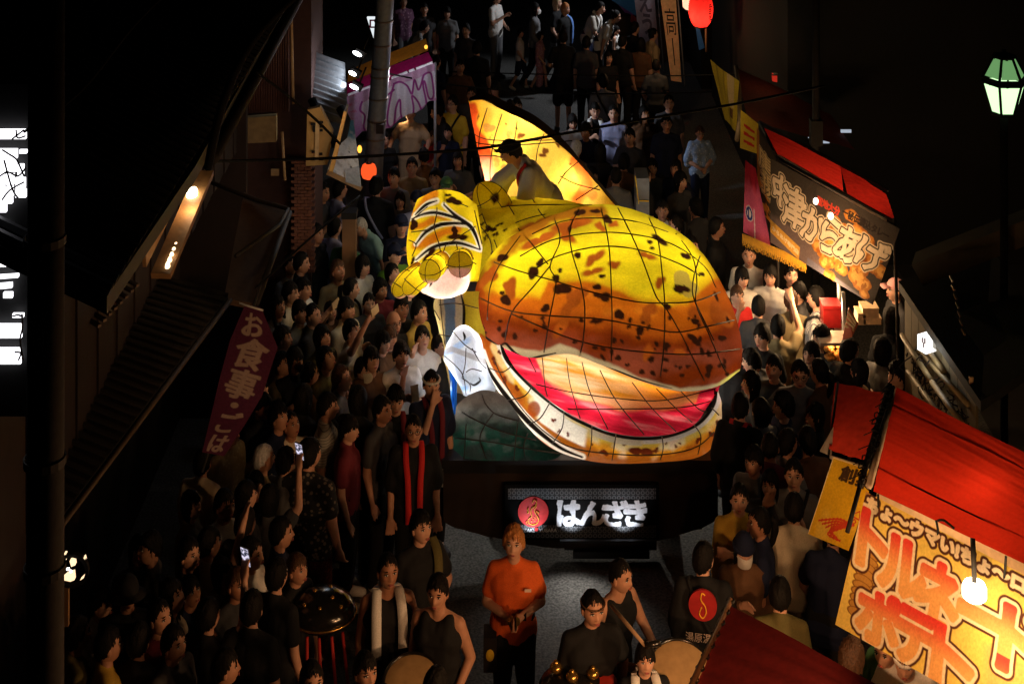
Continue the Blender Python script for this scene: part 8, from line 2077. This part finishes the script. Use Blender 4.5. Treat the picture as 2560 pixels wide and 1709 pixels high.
# ================================================================== DRUMS AND SMALL THINGS
PALE = mat('pale_print', (.62, .46, .38), .8)
BRASS = mat('brass', (.55, .32, .08), .25, .9)
LACQ = mat('black_lacquer', (.010, .009, .008), .18, spec=.6)
SKN = mat('drum_skin', (.34, .21, .09), .7)
def drum(label, c, R, D, ax, studs=18, skin=SKN, body=LACQ, group='festival drums in front of the float'):
    r = empty('drum', c, label, 'drum', group); rot = Vector((0, 0, 1)).rotation_difference(Vector(ax)).to_matrix()
    tr = lambda m_: [rot @ v_ + Vector(c) for v_ in m_.v]
    mb = MB(); mb.lathe((0, 0, 0), [(R * .9, -D / 2), (R, -D * .3), (R * 1.04, 0), (R, D * .3), (R * .93, D / 2)], 32); mb.v = tr(mb); mb.build('barrel', body, r, True)
    mb = MB(); mb.lathe((0, 0, 0), [(.001, D * .51), (R * .5, D * .512), (R * .86, D * .505), (R * .93, D * .49)], 32); mb.v = tr(mb); mb.build('skin', skin, r, True)
    mb = MB(); mb.tube([(R * .96 * math.cos(t), R * .96 * math.sin(t), D * .49) for t in np.linspace(0, 6.2832, 33)], .014, 6); mb.v = tr(mb); mb.build('rim', LACQ, r, True)
    for k in range(studs):
        t = 6.2832 * k / studs; mb = MB(); mb.ell((R * 1.0 * math.cos(t), R * 1.0 * math.sin(t), D * .38), (.014, .014, .012), 6, 4); mb.v = tr(mb); mb.build('stud', BRASS, r, True)
    return r
drum('small drum with pale skin and studded black rim at the bottom edge', PZ(1032, 1752, .98), .21, .4, (0, -.35, 1))
drum('big tan skinned drum behind the boy at the bottom edge', PZ(1690, 1735, 1.0), .25, .5, (.1, -.5, .9))
gd = empty('gourd_drum', PZ(806, 1520, 1.25), 'glossy black flat drum with gold bosses and gold rim, lower left', 'drum', 'festival drums in front of the float')
c_ = PZ(806, 1522, 1.25); mb = MB(); mb.ell(c_, (.245, .22, .13), 30, 18); mb.build('body', LACQ, gd, True)
mb = MB(); mb.tube([c_ + Vector((.25 * math.cos(t), .225 * math.sin(t), -.02)) for t in np.linspace(0, 6.2832, 40)], .008, 6); mb.build('gold_rim', BRASS, gd, True)
for (x, y) in ((-.12, -.1), (0, -.14), (.08, -.05), (.15, -.1), (.05, .08), (-.06, .02)):
    z = .13 * math.sqrt(max(0, 1 - (x / .245) ** 2 - (y / .22) ** 2)); mb = MB(); mb.ell(c_ + Vector((x, y, z)), (.016, .016, .012), 8, 6); mb.build('boss', BRASS, gd, True)
mb = MB()
for k in range(9): t = 2.2 + k * .42; mb.tube([c_ + Vector((.22 * math.cos(t), .2 * math.sin(t), -.08)), c_ + Vector((.26 * math.cos(t + .1), .24 * math.sin(t + .1), -.5)), c_ + Vector((.16 * math.cos(t), .14 * math.sin(t), -1.2))], .012, 6)
mb.build('red_cord', mat('red_cord', (.35, .02, .015), .7), gd, True)
bz = empty('metal_drum', PZ(1440, 1720, 1.1), 'black drum top with three large brass knobs at the bottom edge', 'drum', 'festival drums in front of the float')
c_ = PZ(1440, 1725, 1.05); mb = MB(); mb.ell(c_, (.27, .25, .14), 28, 16); mb.build('body', LACQ, bz, True)
for (u, v) in ((1390, 1668), (1462, 1655), (1482, 1682), (1430, 1690)): mb = MB(); q_ = PZ(u, v, 1.2); mb.ell(q_, (.045, .045, .035), 14, 10); mb.ell(q_ + Vector((0, 0, .035)), (.02, .02, .02), 10, 6); mb.build('knob', BRASS, bz, True)
mb = MB(); q_ = PZ(1500, 1700, 1.12); mb.lathe(q_, [(.12, 0), (.10, .03), (.02, .04)], 18); mb.build('red_pad', mat('red_pad', (.4, .03, .02), .5), bz, True)
# cymbals in the hands of the orange shirt, the drummer's stick, bags
M_ = ORW.matrix_basis
def on(o, v): return o.matrix_basis @ Vector(v)
cy_ = empty('hand_cymbals', on(ORW, (0, -.31, 1.15)), 'pair of small brass cymbals held in both hands', 'cymbals')
for dx in (-.03, .03):
    mb = MB(); mb.lathe((0, 0, 0), [(.004, .03), (.02, .028), (.03, .012), (.062, 0)], 18); mb.v = [Matrix.Rotation(math.radians(90 if dx > 0 else -90), 3, 'Y') @ v_ + on(ORW, (dx * .6, -.31, 1.155)) for v_ in mb.v]; mb.build('cymbal', BRASS, cy_, True)
mb = MB(); mb.box(on(ORW, (.075, -.185, 1.125)), (.055, .06, .045)); mb.build('wrist_watch', BLACK, ORW)
mb = MB(); mb.box(on(ORW, (.12, -.155, 1.30)), (.05, .006, .022)); mb.build('chest_print', PALE, ORW)
hb = empty('hip_bag', on(ORW, (-.22, -.06, .80)), 'black hip bag with a yellow patch on the orange shirt wearer', 'bag')
mb = MB(); mb.box(on(ORW, (-.20, -.08, .80)), (.10, .16, .26)); mb.build('pouch', BLACK, hb); mb = MB(); mb.ell(on(ORW, (-.20, -.165, .80)), (.035, .01, .05), 10, 8); mb.build('patch', mat('yellow_tape', ()), hb, True)
DR = bpy.data.objects
stk = MB(); a_ = P(1528, 1512, 10.25); b_ = P(1612, 1612, 9.9); stk.tube([a_, a_.lerp(b_, .5), b_], (.012, .014, .012), 8); tag(stk.build('drum_stick', mat('pale_wood', (.36, .22, .12), .6), None, True), 'long wooden drum stick in the lean drummer hand', 'stick')
stk = MB(); stk.tube([P(1612, 1612, 9.9), P(1652, 1606, 9.9)], .022, 8); tag(stk.build('mallet_head', LACQ, None, True), 'black mallet head at the end of the drum stick', 'mallet')
pbg = MB(); c_ = PZ(2072, 1535, .75); pbg.ell(c_, (.10, .08, .16), 12, 9); tag(pbg.build('plastic_bag', mat('thin_plastic', (.55, .58, .62), .3, trans=.5, bump=.8), None, True), 'crumpled pale plastic bag hanging behind the yellow banner', 'bag')
# emblem on the back of the black festival coat
hp_ = [o for o in DR if o.get('label', '').startswith('person seen from behind in a black festival coat')][0]
em_ = lambda x, z, d=.0: hp_.matrix_basis @ Vector((x, .155 + d, z))
mb = MB(); mb.poly([em_(.115 * math.cos(t), 1.34 + .115 * math.sin(t), .012) for t in np.linspace(0, 6.2832, 30)[:-1]], .02, hp_.matrix_basis.to_3x3() @ Vector((0, -1, 0))); mb.build('round_emblem', mat('dull_vermilion', (.34, .014, .014), .7), hp_)
mb = MB(); mb.tube([em_(-x * .9, 1.34 + z, .016) for x, z in smooth_line([(.02, .08), (-.01, .09), (-.015, .04), (.02, .0), (.03, -.05), (0, -.09), (-.03, -.06), (-.01, -.01)], 5)], .005, 5); mb.build('gold_salamander', GOLD, hp_, True)
hq = lambda s, t: (em_(.14 - .28 * s, 1.14 - .07 * t, .012), hp_.matrix_basis.to_3x3() @ Vector((0, 1, 0)))
write('湯原温泉', hq, (0, 1, 0, 1), PALE, hp_, lift=.006, name='lettering')

# two added unseen warm lamps that brighten the drummers and the crowd
lamp('added_warm_lamp', (1.15, 8.15, 2.05), 95, (1, .50, .22), .08, ds)
lamp('added_warm_lamp', (1.7, 7.0, 3.5), 60, (1, .52, .24), .08, ds, math.radians(80), (-.6, 10.6, .8))
